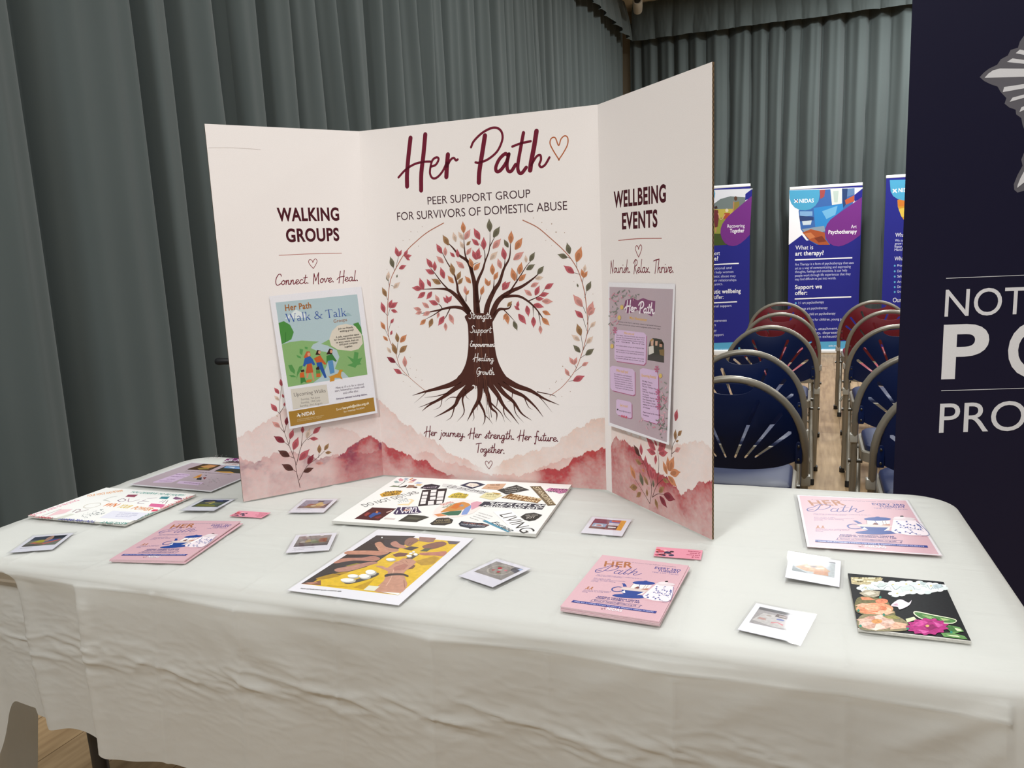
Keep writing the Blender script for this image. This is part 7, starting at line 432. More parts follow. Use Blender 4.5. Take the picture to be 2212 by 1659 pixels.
def floor_mat():
    m = bpy.data.materials.new('oak_floor'); m.use_nodes = True
    nt = m.node_tree; b = nt.nodes['Principled BSDF']; b.inputs['Roughness'].default_value = 0.42
    tc = nt.nodes.new('ShaderNodeTexCoord'); mp = nt.nodes.new('ShaderNodeMapping')
    mp.inputs['Rotation'].default_value = (0, 0, math.radians(90 - 0.2)); mp.inputs['Location'].default_value = (0.03, 0.055, 0)
    nt.links.new(tc.outputs['Object'], mp.inputs['Vector'])
    br = nt.nodes.new('ShaderNodeTexBrick'); br.inputs['Scale'].default_value = 1.0
    br.inputs['Brick Width'].default_value = 1.9; br.inputs['Row Height'].default_value = 0.185; br.inputs['Mortar Size'].default_value = 0.0014
    br.inputs['Color1'].default_value = list(lin('b39a78')) + [1]; br.inputs['Color2'].default_value = list(lin('a08562')) + [1]; br.inputs['Mortar'].default_value = list(lin('6a5238')) + [1]
    br.offset = 0.37
    nt.links.new(mp.outputs[0], br.inputs['Vector'])
    st = nt.nodes.new('ShaderNodeMapping'); st.inputs['Scale'].default_value = (1.2, 14, 1)
    nt.links.new(mp.outputs[0], st.inputs['Vector'])
    n = nt.nodes.new('ShaderNodeTexNoise'); n.inputs['Scale'].default_value = 3.2; n.inputs['Detail'].default_value = 7
    nt.links.new(st.outputs[0], n.inputs['Vector'])
    n2 = nt.nodes.new('ShaderNodeTexNoise'); n2.inputs['Scale'].default_value = 9; n2.inputs['Detail'].default_value = 3
    nt.links.new(tc.outputs['Object'], n2.inputs['Vector'])
    cr = nt.nodes.new('ShaderNodeValToRGB'); cr.color_ramp.elements[0].position = 0.3; cr.color_ramp.elements[0].color = (0.62, 0.56, 0.5, 1); cr.color_ramp.elements[1].position = 0.66; cr.color_ramp.elements[1].color = (1.08, 1.07, 1.05, 1)
    nt.links.new(n.outputs['Fac'], cr.inputs[0])
    kn = nt.nodes.new('ShaderNodeValToRGB'); kn.color_ramp.elements[0].position = 0.24; kn.color_ramp.elements[0].color = (0.45, 0.34, 0.26, 1); kn.color_ramp.elements[1].position = 0.33; kn.color_ramp.elements[1].color = (1, 1, 1, 1)
    nt.links.new(n2.outputs['Fac'], kn.inputs[0])
    mx = nt.nodes.new('ShaderNodeMix'); mx.data_type = 'RGBA'; mx.blend_type = 'MULTIPLY'; mx.inputs[0].default_value = 0.75
    nt.links.new(br.outputs['Color'], mx.inputs[6]); nt.links.new(cr.outputs[0], mx.inputs[7])
    mx2 = nt.nodes.new('ShaderNodeMix'); mx2.data_type = 'RGBA'; mx2.blend_type = 'MULTIPLY'; mx2.inputs[0].default_value = 0.7
    nt.links.new(mx.outputs[2], mx2.inputs[6]); nt.links.new(kn.outputs[0], mx2.inputs[7])
    nt.links.new(mx2.outputs[2], b.inputs['Base Color'])
    return m

ROOM = math.radians(-3.0)        # the hall's own axes are turned a little against the table
def slab(name, c, d, m, rz=0.0):
    o = MB().box((0, 0, 0), d).build(name, m, smooth=False); o.location = c; o.rotation_euler = (0, 0, rz)
    return tag(o, kind='structure')
slab('floor', (3.2, 1.8, -0.05), (12.5, 17.5, 0.1), floor_mat(), ROOM)
wall_m = mat('cream_wall_paint', 'b3a68f', 0.8, bump=(60, 0.05, 0.002))
slab('wall_back', (3.4, 9.24, 2.1), (12.4, 0.12, 4.4), wall_m, math.radians(0.2))
slab('wall_left', (-0.86, 1.8, 2.1), (0.12, 15.6, 4.4), wall_m, math.radians(-2.6))
slab('ceiling', (3.2, 1.8, 4.25), (12.5, 17.5, 0.08), mat('ceiling_paint', 'd3c8b2', 0.85), ROOM)

# ---------------------------------------------------------------- stage curtains and pelmets
curt = mat('grey_drape', '4b5352', 0.95, sheen=0.1, bump=(420, 0.12, 0.0006), noise=(3.0, 0.06))
def pleats(s, ridges, depth):
    """rounded folds with tight valleys between successive ridge positions; s array"""
    r = np.array(ridges); mid = r[:-1] + 0.36 * (r[1:] - r[:-1])
    k = np.clip(np.searchsorted(mid, s), 0, len(r) - 1)
    lo = np.concatenate([[r[0] - (r[1] - r[0]) / 2], mid])[k]; hi = np.concatenate([mid, [r[-1] + (r[-1] - r[-2]) / 2]])[k]
    rk = r[k]
    t = np.where(s < rk, (s - lo) / np.maximum(rk - lo, 1e-6), (hi - s) / np.maximum(hi - rk, 1e-6))
    t = np.clip(t, 0, 1)
    return depth * (np.sin(t * math.pi / 2) ** 0.62)
def curtain(name, P0, ex, nrm, s0, s1, z0, z1, ridges, depth, seed, label, res=0.011, nz=46, lean=0.0, drift=1.0):
    nu = int((s1 - s0) / res) + 2
    S, Zf = np.meshgrid(np.linspace(s0, s1, nu), np.linspace(0, 1, nz))
    Z = z1 + (z0 - z1) * Zf
    sh = (fbm(S * 1.1, Zf * 1.3, seed, 3) - 0.5) * 0.16 * Zf + (fbm(S * 3.5, Zf * 2.2, seed + 5, 2) - .5) * 0.05
    sh = sh * drift
    dvar = 0.55 + 0.9 * fbm(S * 2.3, Zf * 0.8, seed + 9, 2)
    d = pleats(S + sh + lean * Zf, ridges, depth) * dvar * (0.75 + 0.4 * Zf)
    d += 0.010 * np.sin((S + sh) * 60 + 4 * fbm(S * 2, Zf, seed + 2, 2)) * (1 - 0.5 * Zf) + 0.016 * (fbm(S * 7, Zf * 2.5, seed + 3, 3) - 0.5)
    P = np.array(P0)[None, None, :] + S[..., None] * np.array(ex) + d[..., None] * np.array(nrm)
    P[..., 2] = Z
    o = grid_mesh(name, P, nu, nz, curt)
    return tag(o, label, 'curtain', 'grey stage curtains')
def ridge_list(first, end, lo, hi, seed):
    r = list(first); rnd = random.Random(seed)
    while r[-1] < end + 0.5: r.append(r[-1] + rnd.uniform(lo, hi))
    return r
# left wall line, s runs with y
LX = lambda y: -0.29 - 0.045 * (9 - y)
Lex = (0.045, 1.0, 0.0); Ln = (0.999, -0.045, 0.0); LP0 = (-0.29 - 0.405 - 0.06, 0.0, 0.0)
curtain('stage_curtain', LP0, Lex, Ln, -2.6, 1.84, 0.02, 4.0, [-2.9, -2.6, -2.3, -2.0, -1.7, -1.45, -1.2, -.9, -.6, -.3, -.02, .20, .44, .73, 1.23, 1.40, 1.69, 1.95], 0.15, 3, 'dark grey curtain in broad folds at the left, nearest the table end', drift=0.3)
curtain('stage_curtain', LP0, Lex, Ln, 1.80, 8.86, 0.02, 4.0, ridge_list([1.7, 1.93, 2.16, 2.42, 2.63, 2.86], 8.95, .17, .30, 4), 0.135, 8, 'grey curtain in narrow folds along the left wall behind the display board')
curtain('stage_curtain', (0, 9.03, 0), (1, 0, 0), (0, -1, 0), -0.185, 6.5, 0.02, 4.0, ridge_list([-.3, -.12, .06, .3, .46, .62], 6.5, .14, .30, 6), 0.16, 15, 'grey curtain hanging across the far wall behind the roll-up banners')

def pelmet(name, P0, ex, nrm, s0, s1, zt, zb, seed, label, bulge=0.05):
    nu = int((s1 - s0) / 0.008) + 2; nz = 26
    S, Zf = np.meshgrid(np.linspace(s0, s1, nu), np.linspace(0, 1, nz))
    d = pleats(S + (fbm(S * 2, Zf * .7, seed, 2) - .5) * .12, ridge_list([s0 - .1], s1, .16, .34, seed), 0.06) * (0.35 + 0.75 * Zf) * (0.4 + 1.1 * fbm(S * 3, Zf * .4, seed + 1, 2))
    d += 0.012 * (fbm(S * 14, Zf * 1.5, seed + 3, 3) - .5) * 2 + bulge * np.sin(Zf * math.pi * .6)
    P = np.array(P0)[None, None, :] + S[..., None] * np.array(ex) + d[..., None] * np.array(nrm)
    P[..., 2] = zt + (zb - zt) * Zf + Zf * (0.02 * (fbm(S * 5, 0 * S, seed + 7, 3) - .5) - 0.012 * pleats(S, ridge_list([s0 - .1], s1, .16, .34, seed), 1.0))
    o = grid_mesh(name, P, nu, nz, curt)
    return tag(o, label, 'pelmet', 'gathered pelmets')
pelmet('pelmet', (LP0[0] + 0.13, 0, 0), Lex, Ln, -2.5, 8.74, 4.2, 3.77, 21, 'gathered grey pelmet running along the top of the left wall')
pelmet('pelmet', (0, 8.87, 0), (1, 0, 0), (0, -1, 0), -0.14, 6.5, 4.2, 3.77, 22, 'gathered grey pelmet above the far wall curtain, under the ceiling')

# ---------------------------------------------------------------- security camera on the ceiling
cc = empty('security_camera', (0.01, 8.35, 4.21)); tag(cc, 'small beige security camera fixed to the ceiling at the curtain corner', 'camera')
ivory = mat('ivory_plastic', 'b5ab9a', 0.4)
MB().lathe([(0.055, 0), (0.055, -0.02), (0.045, -0.028)]).build('mount', ivory, cc)
MB().tube([(0, 0, -0.02), (0, -0.01, -0.10), (0.0, -0.03, -0.14)], 0.024, 14).build('arm', ivory, cc)
hd = MB().lathe([(0.02, -0.10), (0.05, -0.095), (0.056, -0.02), (0.056, 0.06), (0.048, 0.075)], Matrix.Translation((0.015, -0.07, -0.20)) @ Matrix.Rotation(math.radians(68), 4, 'X') @ Matrix.Rotation(math.radians(8), 4, 'Y')).build('camera_body', ivory, cc)
MB().lathe([(0.036, 0.0), (0.036, 0.016), (0.02, 0.024)], Matrix.Translation((0.015, -0.07, -0.20)) @ Matrix.Rotation(math.radians(68), 4, 'X') @ Matrix.Rotation(math.radians(8), 4, 'Y') @ Matrix.Translation((0, 0, 0.07))).build('lens', mat('black_glass', '0c0d10', 0.12, coat=0.5), cc)

# ================================================================ trestle table and its cloth
tb = empty('trestle_table', (TW / 2, TD / 2, 0)); tag(tb, 'folding trestle table with black legs hidden under the white cloth', 'table')
MB().box((0, 0, TZ - 0.031), (TW - 0.03, TD - 0.03, 0.045), bev=0.012).build('table_top', mat('table_plastic', 'e6e5e0', 0.5), tb)
blk = mat('black_steel', '141416', 0.35, spec=0.5)
for sx in (-1, 1):
    xx = sx * 0.70
    MB().tube([(xx, -0.29, 0.69), (xx - sx * 0.0, -0.275, 0.30), (xx, -0.27, 0.0)], 0.0155, 14).build('leg', blk, tb)
    MB().tube([(xx, 0.29, 0.69), (xx, 0.275, 0.30), (xx, 0.27, 0.0)], 0.0155, 14).build('leg', blk, tb)
    MB().tube([(xx, -0.276, 0.34), (xx, 0.276, 0.34)], 0.012, 12).build('crossbar', blk, tb)
    MB().tube([(xx, 0, 0.34), (sx * 0.25, 0, 0.675)], 0.011, 12).build('brace', blk, tb)

def cloth_mat():
    m = bpy.data.materials.new('white_cloth'); m.use_nodes = True
    nt = m.node_tree; b = nt.nodes['Principled BSDF']
    b.inputs['Base Color'].default_value = list(lin('eaebe6')) + [1]; b.inputs['Roughness'].default_value = 0.75; b.inputs['Specular IOR Level'].default_value = 0.2
    tl = nt.nodes.new('ShaderNodeBsdfTranslucent'); tl.inputs['Color'].default_value = (0.80, 0.80, 0.79, 1)
    ms = nt.nodes.new('ShaderNodeMixShader'); ms.inputs[0].default_value = 0.55
    nt.links.new(b.outputs[0], ms.inputs[1]); nt.links.new(tl.outputs[0], ms.inputs[2]); nt.links.new(ms.outputs[0], nt.nodes['Material Output'].inputs[0])
    tc = nt.nodes.new('ShaderNodeTexCoord')
    mp = nt.nodes.new('ShaderNodeMapping'); mp.inputs['Scale'].default_value = (1, 3.2, 1.1); mp.inputs['Rotation'].default_value = (0, 0, 0.2)
    nt.links.new(tc.outputs['Object'], mp.inputs['Vector'])
    n = nt.nodes.new('ShaderNodeTexNoise'); n.inputs['Scale'].default_value = 11; n.inputs['Detail'].default_value = 8; n.inputs['Distortion'].default_value = 0.8
    nt.links.new(mp.outputs[0], n.inputs['Vector'])
    n2 = nt.nodes.new('ShaderNodeTexNoise'); n2.inputs['Scale'].default_value = 380; n2.inputs['Detail'].default_value = 2
    nt.links.new(tc.outputs['Object'], n2.inputs['Vector'])
    b1 = nt.nodes.new('ShaderNodeBump'); b1.inputs['Strength'].default_value = 0.45; b1.inputs['Distance'].default_value = 0.0045
    b2 = nt.nodes.new('ShaderNodeBump'); b2.inputs['Strength'].default_value = 0.12; b2.inputs['Distance'].default_value = 0.0006
    nt.links.new(n.outputs['Fac'], b1.inputs['Height']); nt.links.new(n2.outputs['Fac'], b2.inputs['Height'])
    nt.links.new(b1.outputs['Normal'], b2.inputs['Normal']); nt.links.new(b2.outputs['Normal'], b.inputs['Normal'])
    return m

def ridge(x, z, x0, z0, x1, z1, amp, w):
    """soft crest along a segment"""
    dx, dz = x1 - x0, z1 - z0; L2 = dx * dx + dz * dz
    t = np.clip(((x - x0) * dx + (z - z0) * dz) / L2, 0, 1)
    d2 = (x - x0 - t * dx) ** 2 + (z - z0 - t * dz) ** 2
    return amp * np.exp(-d2 / (w * w)) * (0.35 + 0.65 * np.sin(np.clip(t, .02, .98) * math.pi))
def build_cloth():
    rc = 0.075
    segs = []
    def ln(a, b, step): n = max(2, int(np.hypot(b[0] - a[0], b[1] - a[1]) / step)); return [(a[0] + (b[0] - a[0]) * i / n, a[1] + (b[1] - a[1]) * i / n, b) for i in range(n)]
    P = []; Nn = []
    def side(a, b, nrm, step):
        n = max(2, int(np.hypot(b[0] - a[0], b[1] - a[1]) / step))
        for i in range(n): P.append((a[0] + (b[0] - a[0]) * i / n, a[1] + (b[1] - a[1]) * i / n)); Nn.append(nrm)
    def arc(c, a0, n=26):
        for i in range(n):
            a = a0 + math.pi / 2 * i / n; P.append((c[0] + rc * math.cos(a), c[1] + rc * math.sin(a))); Nn.append((math.cos(a), math.sin(a)))
    side((rc, 0), (TW - rc, 0), (0, -1), 0.0042); arc((TW - rc, rc), -math.pi / 2)
    side((TW, rc), (TW, TD - rc), (1, 0), 0.010); arc((TW - rc, TD - rc), 0)
    side((TW - rc, TD), (rc, TD), (0, 1), 0.010); arc((rc, TD - rc), math.pi / 2)
    side((0, TD - rc), (0, rc), (-1, 0), 0.007); arc((rc, rc), math.pi)
    P = np.array(P); Nn = np.array(Nn); n = len(P)
    r = 0.012
    base = P - Nn * 0.004
    ctr = np.column_stack([np.clip(P[:, 0], TD / 2, TW - TD / 2), np.full(n, TD / 2)])
    rows = []
    for t in np.linspace(0.0, 1, 74):
        q = ctr + (base - ctr) * t
        x, y = q[:, 0], q[:, 1]
        w = np.zeros(n)
        # packing creases and drag wrinkles of the top, all slightly below the flat level
        for cx in (.2176, .3975, .565, .743, .92, 1.092, 1.268, 1.446, 1.659): w += 0.0018 * np.exp(-((x - cx) / .004) ** 2)
        for cy in (.19, .38, .57): w += 0.0014 * np.exp(-((y - cy) / .004) ** 2)
        w += 0.0040 * np.maximum(0, fbm(x * 5 + y * 3, y * 16 - x * 3, 4, 3) - .52) * 2
        w += ridge(x, y, .46, .00, .60, .36, .0012, .012) + ridge(x, y, .52, .0, .57, .22, .0013, .014) + ridge(x, y, .40, .01, .52, .16, .0012, .006) + ridge(x, y, .62, .0, .56, .26, .0012, .018)
        w += ridge(x, y, .40, .40, .60, .28, .0012, .010) + ridge(x, y, .30, .02, .45, .07, .0013, .006)
        w += ridge(x, y, 1.47, .22, 1.53, .75, .0010, .006) + ridge(x, y, 1.1, .30, 1.34, .255, .0009, .005)
        fade = smooth((1 - t) / 0.06)
        rows.append(np.column_stack([q, np.full(n, 0.0) - 0.0036 + np.minimum(w, 0.0032)]))
    for a in np.linspace(0.2, math.pi / 2, 7):
        q = base + Nn * r * math.sin(a); rows.append(np.column_stack([q, np.full(n, -0.0036 - r * (1 - math.cos(a)))]))
    # skirt
    x, y = P[:, 0], P[:, 1]
    ang = np.arctan2(Nn[:, 1], Nn[:, 0])
    front = (Nn[:, 1] < -.999); 
    s = np.concatenate([[0], np.cumsum(np.hypot(*np.diff(P, axis=0).T))])
    corners = [(TW - rc / 2, 0, TW, 0), (TW, TD, TW, TD), (0, TD, 0, TD), (0, 0, 0, 0)]
    wl = smooth((0.30 - x) / .3) * (y < .6); endw = np.abs(Nn[:, 0]) ** 2
    hem = 0.335 + 0.12 * endw
    cw = np.zeros(n)
    for cx, cy in ((0, 0), (TW, 0), (0, TD), (TW, TD)): cw = np.maximum(cw, np.exp(-((x - cx) ** 2 + (y - cy) ** 2) / .11 ** 2))
    hem = hem + 0.13 * cw
    hem = np.where(front & (x < .46), 0.335 - 0.022 * smooth((.46 - x) / .19) , hem)
    hem = np.where(front & (x < .215), hem[0] * 0 + 0.30 + 0.28 * smooth((.17 - x) / .17), hem)
    hem = np.where((Nn[:, 0] < -.7) & (y < .40), 0.44 + 0.20 * smooth((.215 - y) / .03), hem)
    hem = hem + 0.006 * np.sin(x * 31) * front
    for k in range(1, 112):
        f = k / 111.0; d = r + f * (hem - r); z = -d
        o = r + 0.035 * d
        # corner cones of spare cloth
        for cx, cy in ((TW, 0), (0, TD), (TW, TD), (0, 0)):
            dist = np.hypot(x - cx, y - cy); sg = np.sign((x - cx) * (1 if cy == 0 else -1) + (y - cy) * (-1 if cx == 0 else 1) + 1e-9)
            side_ = np.where(np.abs(Nn[:, 1]) > .7, 1, -1)
            ph = dist * side_ / .105
            o = o + (0.030 + 0.22 * d) * np.clip(d / .12, 0, 1) * np.exp(-(dist / .13) ** 2) * (0.5 + 0.5 * np.cos(ph * math.pi * 1.0))
        if True:
            fr = front.astype(float); w = np.zeros(n)
            # package fold creases, vertical
            for cx, top, dx, am in ((.2176, .006, .19, .0), (.3975, .0, .055, .0), (.565, .0, 0, .0045), (.743, .0, 0, .003), (.92, .01, 0, .0032), (1.092, .02, 0, .0028), (1.268, .03, 0, .0036), (1.446, .04, 0, .003), (1.659, .04, 0, .0032)):
                w += am * np.exp(-np.abs(x - cx) / .006) * (d > top)
            # two standing folds at the left: each steps back on its left side
            e1 = .2176 + .19 * d; e2 = .3975 + .05 * d
            w += -0.016 * smooth(d / .06) * smooth((e2 - x) / .007) * (x > .0) + 0.012 * smooth(d / .06) * np.exp(-((x - e2 - .012) / .022) ** 2)
            w += -0.022 * smooth(d / .05) * smooth((e1 - x) / .007) + 0.010 * smooth(d / .06) * np.exp(-((x - e1 - .012) / .02) ** 2)
            # crease line just under the rim
            zl = -(0.012 + 0.012 * x)
            w += 0.0040 * np.exp(-np.abs(z - zl) / .0030) - 0.0045 * smooth((zl - z) / .02) * smooth(1 - (zl - z) / .25)
            w += ridge(x, z, .61, -.01, .78, -.16, .006, .022) + ridge(x, z, .66, -.01, .95, -.17, .006, .03) + ridge(x, z, .70, -.0, .99, -.09, .004, .02) - ridge(x, z, .63, -.03, .86, -.20, .005, .02)
            w += ridge(x, z, 1.02, -.05, 1.2, .0, .004, .02) + ridge(x, z, 1.3, -.09, 1.44, -.015, .004, .018) + ridge(x, z, 1.46, -.11, 1.62, -.02, .004, .018)
            # crumpled band where the cloth was folded
            zb = -.147 + .012 * np.sin(x * 17.6)
            band = np.exp(-((z - zb) / .035) ** 2)
            rn = 1 - np.abs(2 * fbm(x * 9 - z * 6, z * 34 + x * 5, 11, 3) - 1)
            rn2 = 1 - np.abs(2 * fbm(x * 22 - z * 14, z * 70 + x * 9, 51, 3) - 1)
            w += 0.0012 * (rn2 ** 5) * (0.25 + np.exp(-((z - zb) / .08) ** 2)) * smooth(d / .04)
            cxs = [0, .2176, .3975, .565, .743, .92, 1.092, 1.268, 1.446, 1.659, 1.9]
            w += np.interp(x, cxs, [.006, -.006, .006, -.006, .006, -.006, .006, -.006, .006, -.006, .006]) * smooth(d / .03)
            w += 0.0055 * band * (rn ** 3) + 0.0018 * (fbm(x * 10 + z * 9, z * 26 - x * 8, 31, 3) - .5) * smooth(d / .05)
            for cx in (.3975, .565, .743, .92, 1.092, 1.268, 1.446, 1.659):
                w += ridge(x, z, cx - .09, -.135, cx, -.148, .0030, .0045) + ridge(x, z, cx, -.148, cx + .10, -.168, .0032, .0045) + ridge(x, z, cx + .01, -.15, cx + .13, -.155, .0022, .004) - ridge(x, z, cx - .03, -.16, cx + .07, -.178, .003, .010)
            w += 0.006 * np.sin(x * 23 + 2) * smooth(d / .30)
            # corner drag lines
            for q in ((1.86, -.01, 1.70, -.10), (1.87, -.01, 1.77, -.15), (1.88, -.01, 1.83, -.2)): w += ridge(x, z, *q, .006, .014)
            o = o + w * fr
            oth = (1 - fr) * (1 - cw)
            o = o + oth * (0.012 * np.sin(s * 22) * smooth(d / .3) + 0.004 * (fbm(s * 9, z * 9 + s * 0, 5, 3) - .5))
        q = base + Nn * o[:, None] if np.ndim(o) else base + Nn * o
        rows.append(np.column_stack([q, z - 0.0036]))
    V = np.array(rows); V[..., 2] += TZ
    return V
CV = build_cloth()
cl = grid_mesh('tablecloth', CV, CV.shape[1], CV.shape[0], cloth_mat(), closed_u=True)
tag(cl, 'creased white disposable cloth draped over the trestle table', 'tablecloth')
# ================================================================ trifold display board
PAL = {'r': 'bf6068', 'p': 'd99a92', 'o': 'cf8a63', 'b': 'a37c58', 'k': '75705c', 'l': 'e0c6b4', 'd': '8d3a45', 'n': '5f3a34'}
PAPER = 'f2ece9'
BH = 0.824
PANELS = (((0.431, 0.408), (0.6484, 0.6679)), ((0.6484, 0.6679), (1.2143, 0.6551)), ((1.2143, 0.6551), (1.4637, 0.3976)))
def panel_matrix(i):
    a, b = np.array(PANELS[i][0]), np.array(PANELS[i][1]); L = np.hypot(*(b - a)); t = (b - a) / L
    M = Matrix(((t[0], 0, t[1], a[0]), (t[1], 0, -t[0], a[1]), (0, 1, 0, 0), (0, 0, 0, 1)))
    return M, L
U = 1e-4
def pts(q): return np.array(q) * U
BIN = [lin(PAPER)]
def wash(layers, seed, alt):
    """watercolour hills: layers of (ridge points, colour, strength, depth of wash)"""
    def fn(X, Y):
        C = np.tile(lin(PAPER), X.shape + (1,)) * (1 - 0.02 * fbm(X * 300, Y * 300, seed, 2))[..., None]
        for j, (rg, col, stg, dep, top) in enumerate(layers):
            R = pts(rg); o = np.argsort(R[:, 0]); e = np.interp(X, R[o, 0], R[o, 1], left=-1, right=-1)
            e = e + (fbm(X * 90, X * 0, seed + j * 7, 4) - .5) * 0.016 + (fbm(X * 420, Y * 40, seed + j, 2) - .5) * 0.005
            dlt = e - Y
            ins = smooth(dlt / 0.0012)
            n1 = fbm(X * 26, Y * 26, seed + j * 3, 5); n2 = fbm(X * 90 + 5 * n1, Y * 90, seed + 40 + j, 4)
            a = ins * stg * (0.42 + top * np.exp(-np.maximum(dlt, 0) / dep)) * (0.55 + 0.9 * n1) * (0.8 + 0.4 * n2)
            xs = R[:, 0].min(); xe = R[:, 0].max(); xm = X.max()
            a = a * (smooth((X - xs) / .05) if xs > .03 else 1) * (smooth((xe - X) / .05) if xe < xm - .03 else 1)
            ins = ins * (smooth((X - xs) / .03) if xs > .03 else 1) * (smooth((xe - X) / .03) if xe < xm - .03 else 1)
            a = a + ins * 0.18 * stg * np.exp(-np.maximum(dlt, 0) / 0.0018)
            a = np.clip(a, 0, 1)[..., None]
            n3 = fbm(X * 210 + 3 * n2, Y * 210, seed + 80 + j, 3)
            m = (smooth((n1 - .46) / .14) * (.35 + .9 * n2))[..., None] * (alt if stg > .8 else 0) * np.exp(-np.maximum(dlt - .02, 0) / .05)[..., None]
            ink = (lin(col) * (1 - np.clip(m, 0, .85)) + lin('7d3f5a') * np.clip(m, 0, .85)) * (0.80 + 0.40 * n3)[..., None]
            a = np.clip(a * (.82 + .36 * n3)[..., None], 0, 1)
            C = C * (1 - a) + ink * a
        return C
    return fn
board = empty('display_board', (0, 0, TZ)); tag(board, 'white trifold cardboard display board printed with a pink watercolour tree', 'display board')
card_print = print_mat('board_print', 0.75, spec=0.2)
kraft = '8c7558'
def panel_base(i, ext=0.0):
    M, L = panel_matrix(i); A = Art(z=0.0)
    th = 0.0042
    A.sheet([(0, 0), (L, 0), (L, BH), (0, BH)], th, PAPER, kraft)
    # corrugated flutes on the cut edges
    for u in (0, L) if i != 1 else ():
        sgn = -1 if u == 0 else 1
        n = 190; v = np.linspace(0, BH, n + 1); V = []; F = []
        for k in range(n):
            b0 = len(V); w0 = -0.0008 if k % 2 else -0.0023
            V += [(u + sgn * 2e-4, v[k], w0), (u + sgn * 2e-4, v[k + 1], w0), (u + sgn * 2e-4, v[k + 1], w0 - .0011), (u + sgn * 2e-4, v[k], w0 - .0011)]; F.append((b0, b0 + 1, b0 + 2, b0 + 3))
        A.raw(np.array(V), F, np.tile(lin('3b3128'), (len(V), 1)))
    return A, M, L
def foliage(A, stems, leaves, wst):
    for q in stems: A.stroke(pts(q), wst, '5a3a36', taper=wst * .55)
    for k, bx, by, tx, ty in leaves: A.leaf(bx * U, by * U, tx * U, ty * U, PAL[k])
def little_heart(A, c, s, col, w):
    A.stroke([(c[0] + s * x, c[1] + s * y) for x, y in ((0, -1), (-.55, -.3), (-.85, .35), (-.55, .8), (-.1, .55), (0, .2), (.2, .6), (.6, .9), (.88, .45), (.55, -.25), (0, -1))], w, col)

# left panel
A, M, L = panel_base(0)
A.raster(0, 0, L, 0.30, 300, 300, wash([(RIDGE_L[0], 'd9aaa0', .55, .05, .30), (RIDGE_L[1], 'd39c92', .45, .03, .25), (RIDGE_L[2], 'cf8f8c', .85, .05, .25), (RIDGE_L[3], 'b8565a', 1.0, .045, .75)], 3, .8))
A.text('WALKING', (0.1335, 0.623), (0.2755, 0.623), 0.0275, '4a1420', 'B'); A.text('GROUPS', (0.149, 0.577), (0.272, 0.577), 0.0275, '4a1420', 'B')
A.stroke([(0.1298, 0.5475), (0.2, 0.5484), (0.2744, 0.5475)], 0.0007, 'b06a5c'); little_heart(A, (0.2048, 0.5265), 0.0115, '8a3038', 0.0007)
A.strokes_text('Connect. Move. Heal.', (0.115, 0.482), (0.311, 0.482), 0.024, '7a2434', 0.00095, .06)
foliage(A, STEM_L, LEAF_L, 0.0007)
A.stroke([(0.004, 0.776), (0.06, 0.7775), (0.11, 0.776)], 0.0005, 'e7dfdb')
p = A.build('left_panel', card_print, board); p.matrix_basis = M
# centre panel
A, M, L = panel_base(1)
A.raster(0, 0, L, 0.19, 480, 170, wash([(RIDGE_M[0], 'd7a497', .62, .05, .35), (RIDGE_M[1], 'd9ad98', .62, .05, .35), (RIDGE_M[3], 'd08a80', .55, .03, .3), (RIDGE_M[2], 'bb4f50', .95, .04, .65), (RIDGE_M[4], 'b54848', .95, .045, .7)], 7, .15))
zt = A._z()
for w, q in TITLE: A.stroke(pts(q), w * 13 * U, '6f1a30', n=7, z=zt)
zt = A._z()
A.stroke(pts(HEART), 0.0013, 'b5663f', n=8)
A.text('PEER SUPPORT GROUP', (0.165, 0.6475), (0.4125, 0.6475), 0.0172, '4a3038'); A.text('FOR SURVIVORS OF DOMESTIC ABUSE', (0.0845, 0.6165), (0.4945, 0.6165), 0.0182, '4a3038')
for q in WREATH: A.stroke(pts(q), 0.0011, 'b0705a', taper=0.0006)
zt = A._z()
for q in TWIGS: A.stroke(pts(q), 0.0005, '5a4640', z=zt)
for x, y, r_ in DOTS: A.poly([(x * U + r_ * U * .5 * math.cos(a), y * U + r_ * U * .5 * math.sin(a)) for a in np.linspace(0, 6.283, 9)[:-1]], 'a2816a', z=zt)
bark = '4d2a22'
zb = A._z()
for a, b, q in BRANCH: A.stroke(pts(q), a * U, bark, taper=b * U, n=6, z=zb)
A.poly(pts(TRUNK), bark, 4)
rb = random.Random(2)
for k in range(34):      # bark grain
    x = 0.262 + 0.0016 * k * .62; y0 = rb.uniform(.24, .40); 
    A.stroke([(x, y0), (x + rb.uniform(-.001, .001), y0 - .03), (x + (x - .28) * .35, y0 - rb.uniform(.05, .10))], rb.uniform(.0003, .0008), ['5f382c', '3a1e1a', '6b4234'][k % 3])
for k, bx, by, tx, ty in LEAVES: A.leaf(bx * U, by * U, tx * U, ty * U, PAL[k])
for t, y, x0, x1, h in (('Strength', .3865, .2535, .3085, .0165), ('Support', .3545, .2555, .3065, .0165), ('Empowerment', .3225, .252, .3155, .0135), ('Healing', .289, .2595, .3095, .0165), ('Growth', .2575, .264, .309, .0165)):
    A.strokes_text(t, (x0, y), (x1, y - .0005), h, 'f6f0ee', 0.00075, .08)
A.strokes_text('Her journey. Her strength. Her future.', (0.122, 0.1065), (0.459, 0.106), 0.0225, '6a2230', 0.00095, .06)
A.strokes_text('Together.', (0.2535, 0.0715), (0.327, 0.0715), 0.0225, '6a2230', 0.00095, .06)
little_heart(A, (0.2845, 0.0425), 0.0105, '7a3038', 0.0006)
p = A.build('centre_panel', card_print, board); p.matrix_basis = M
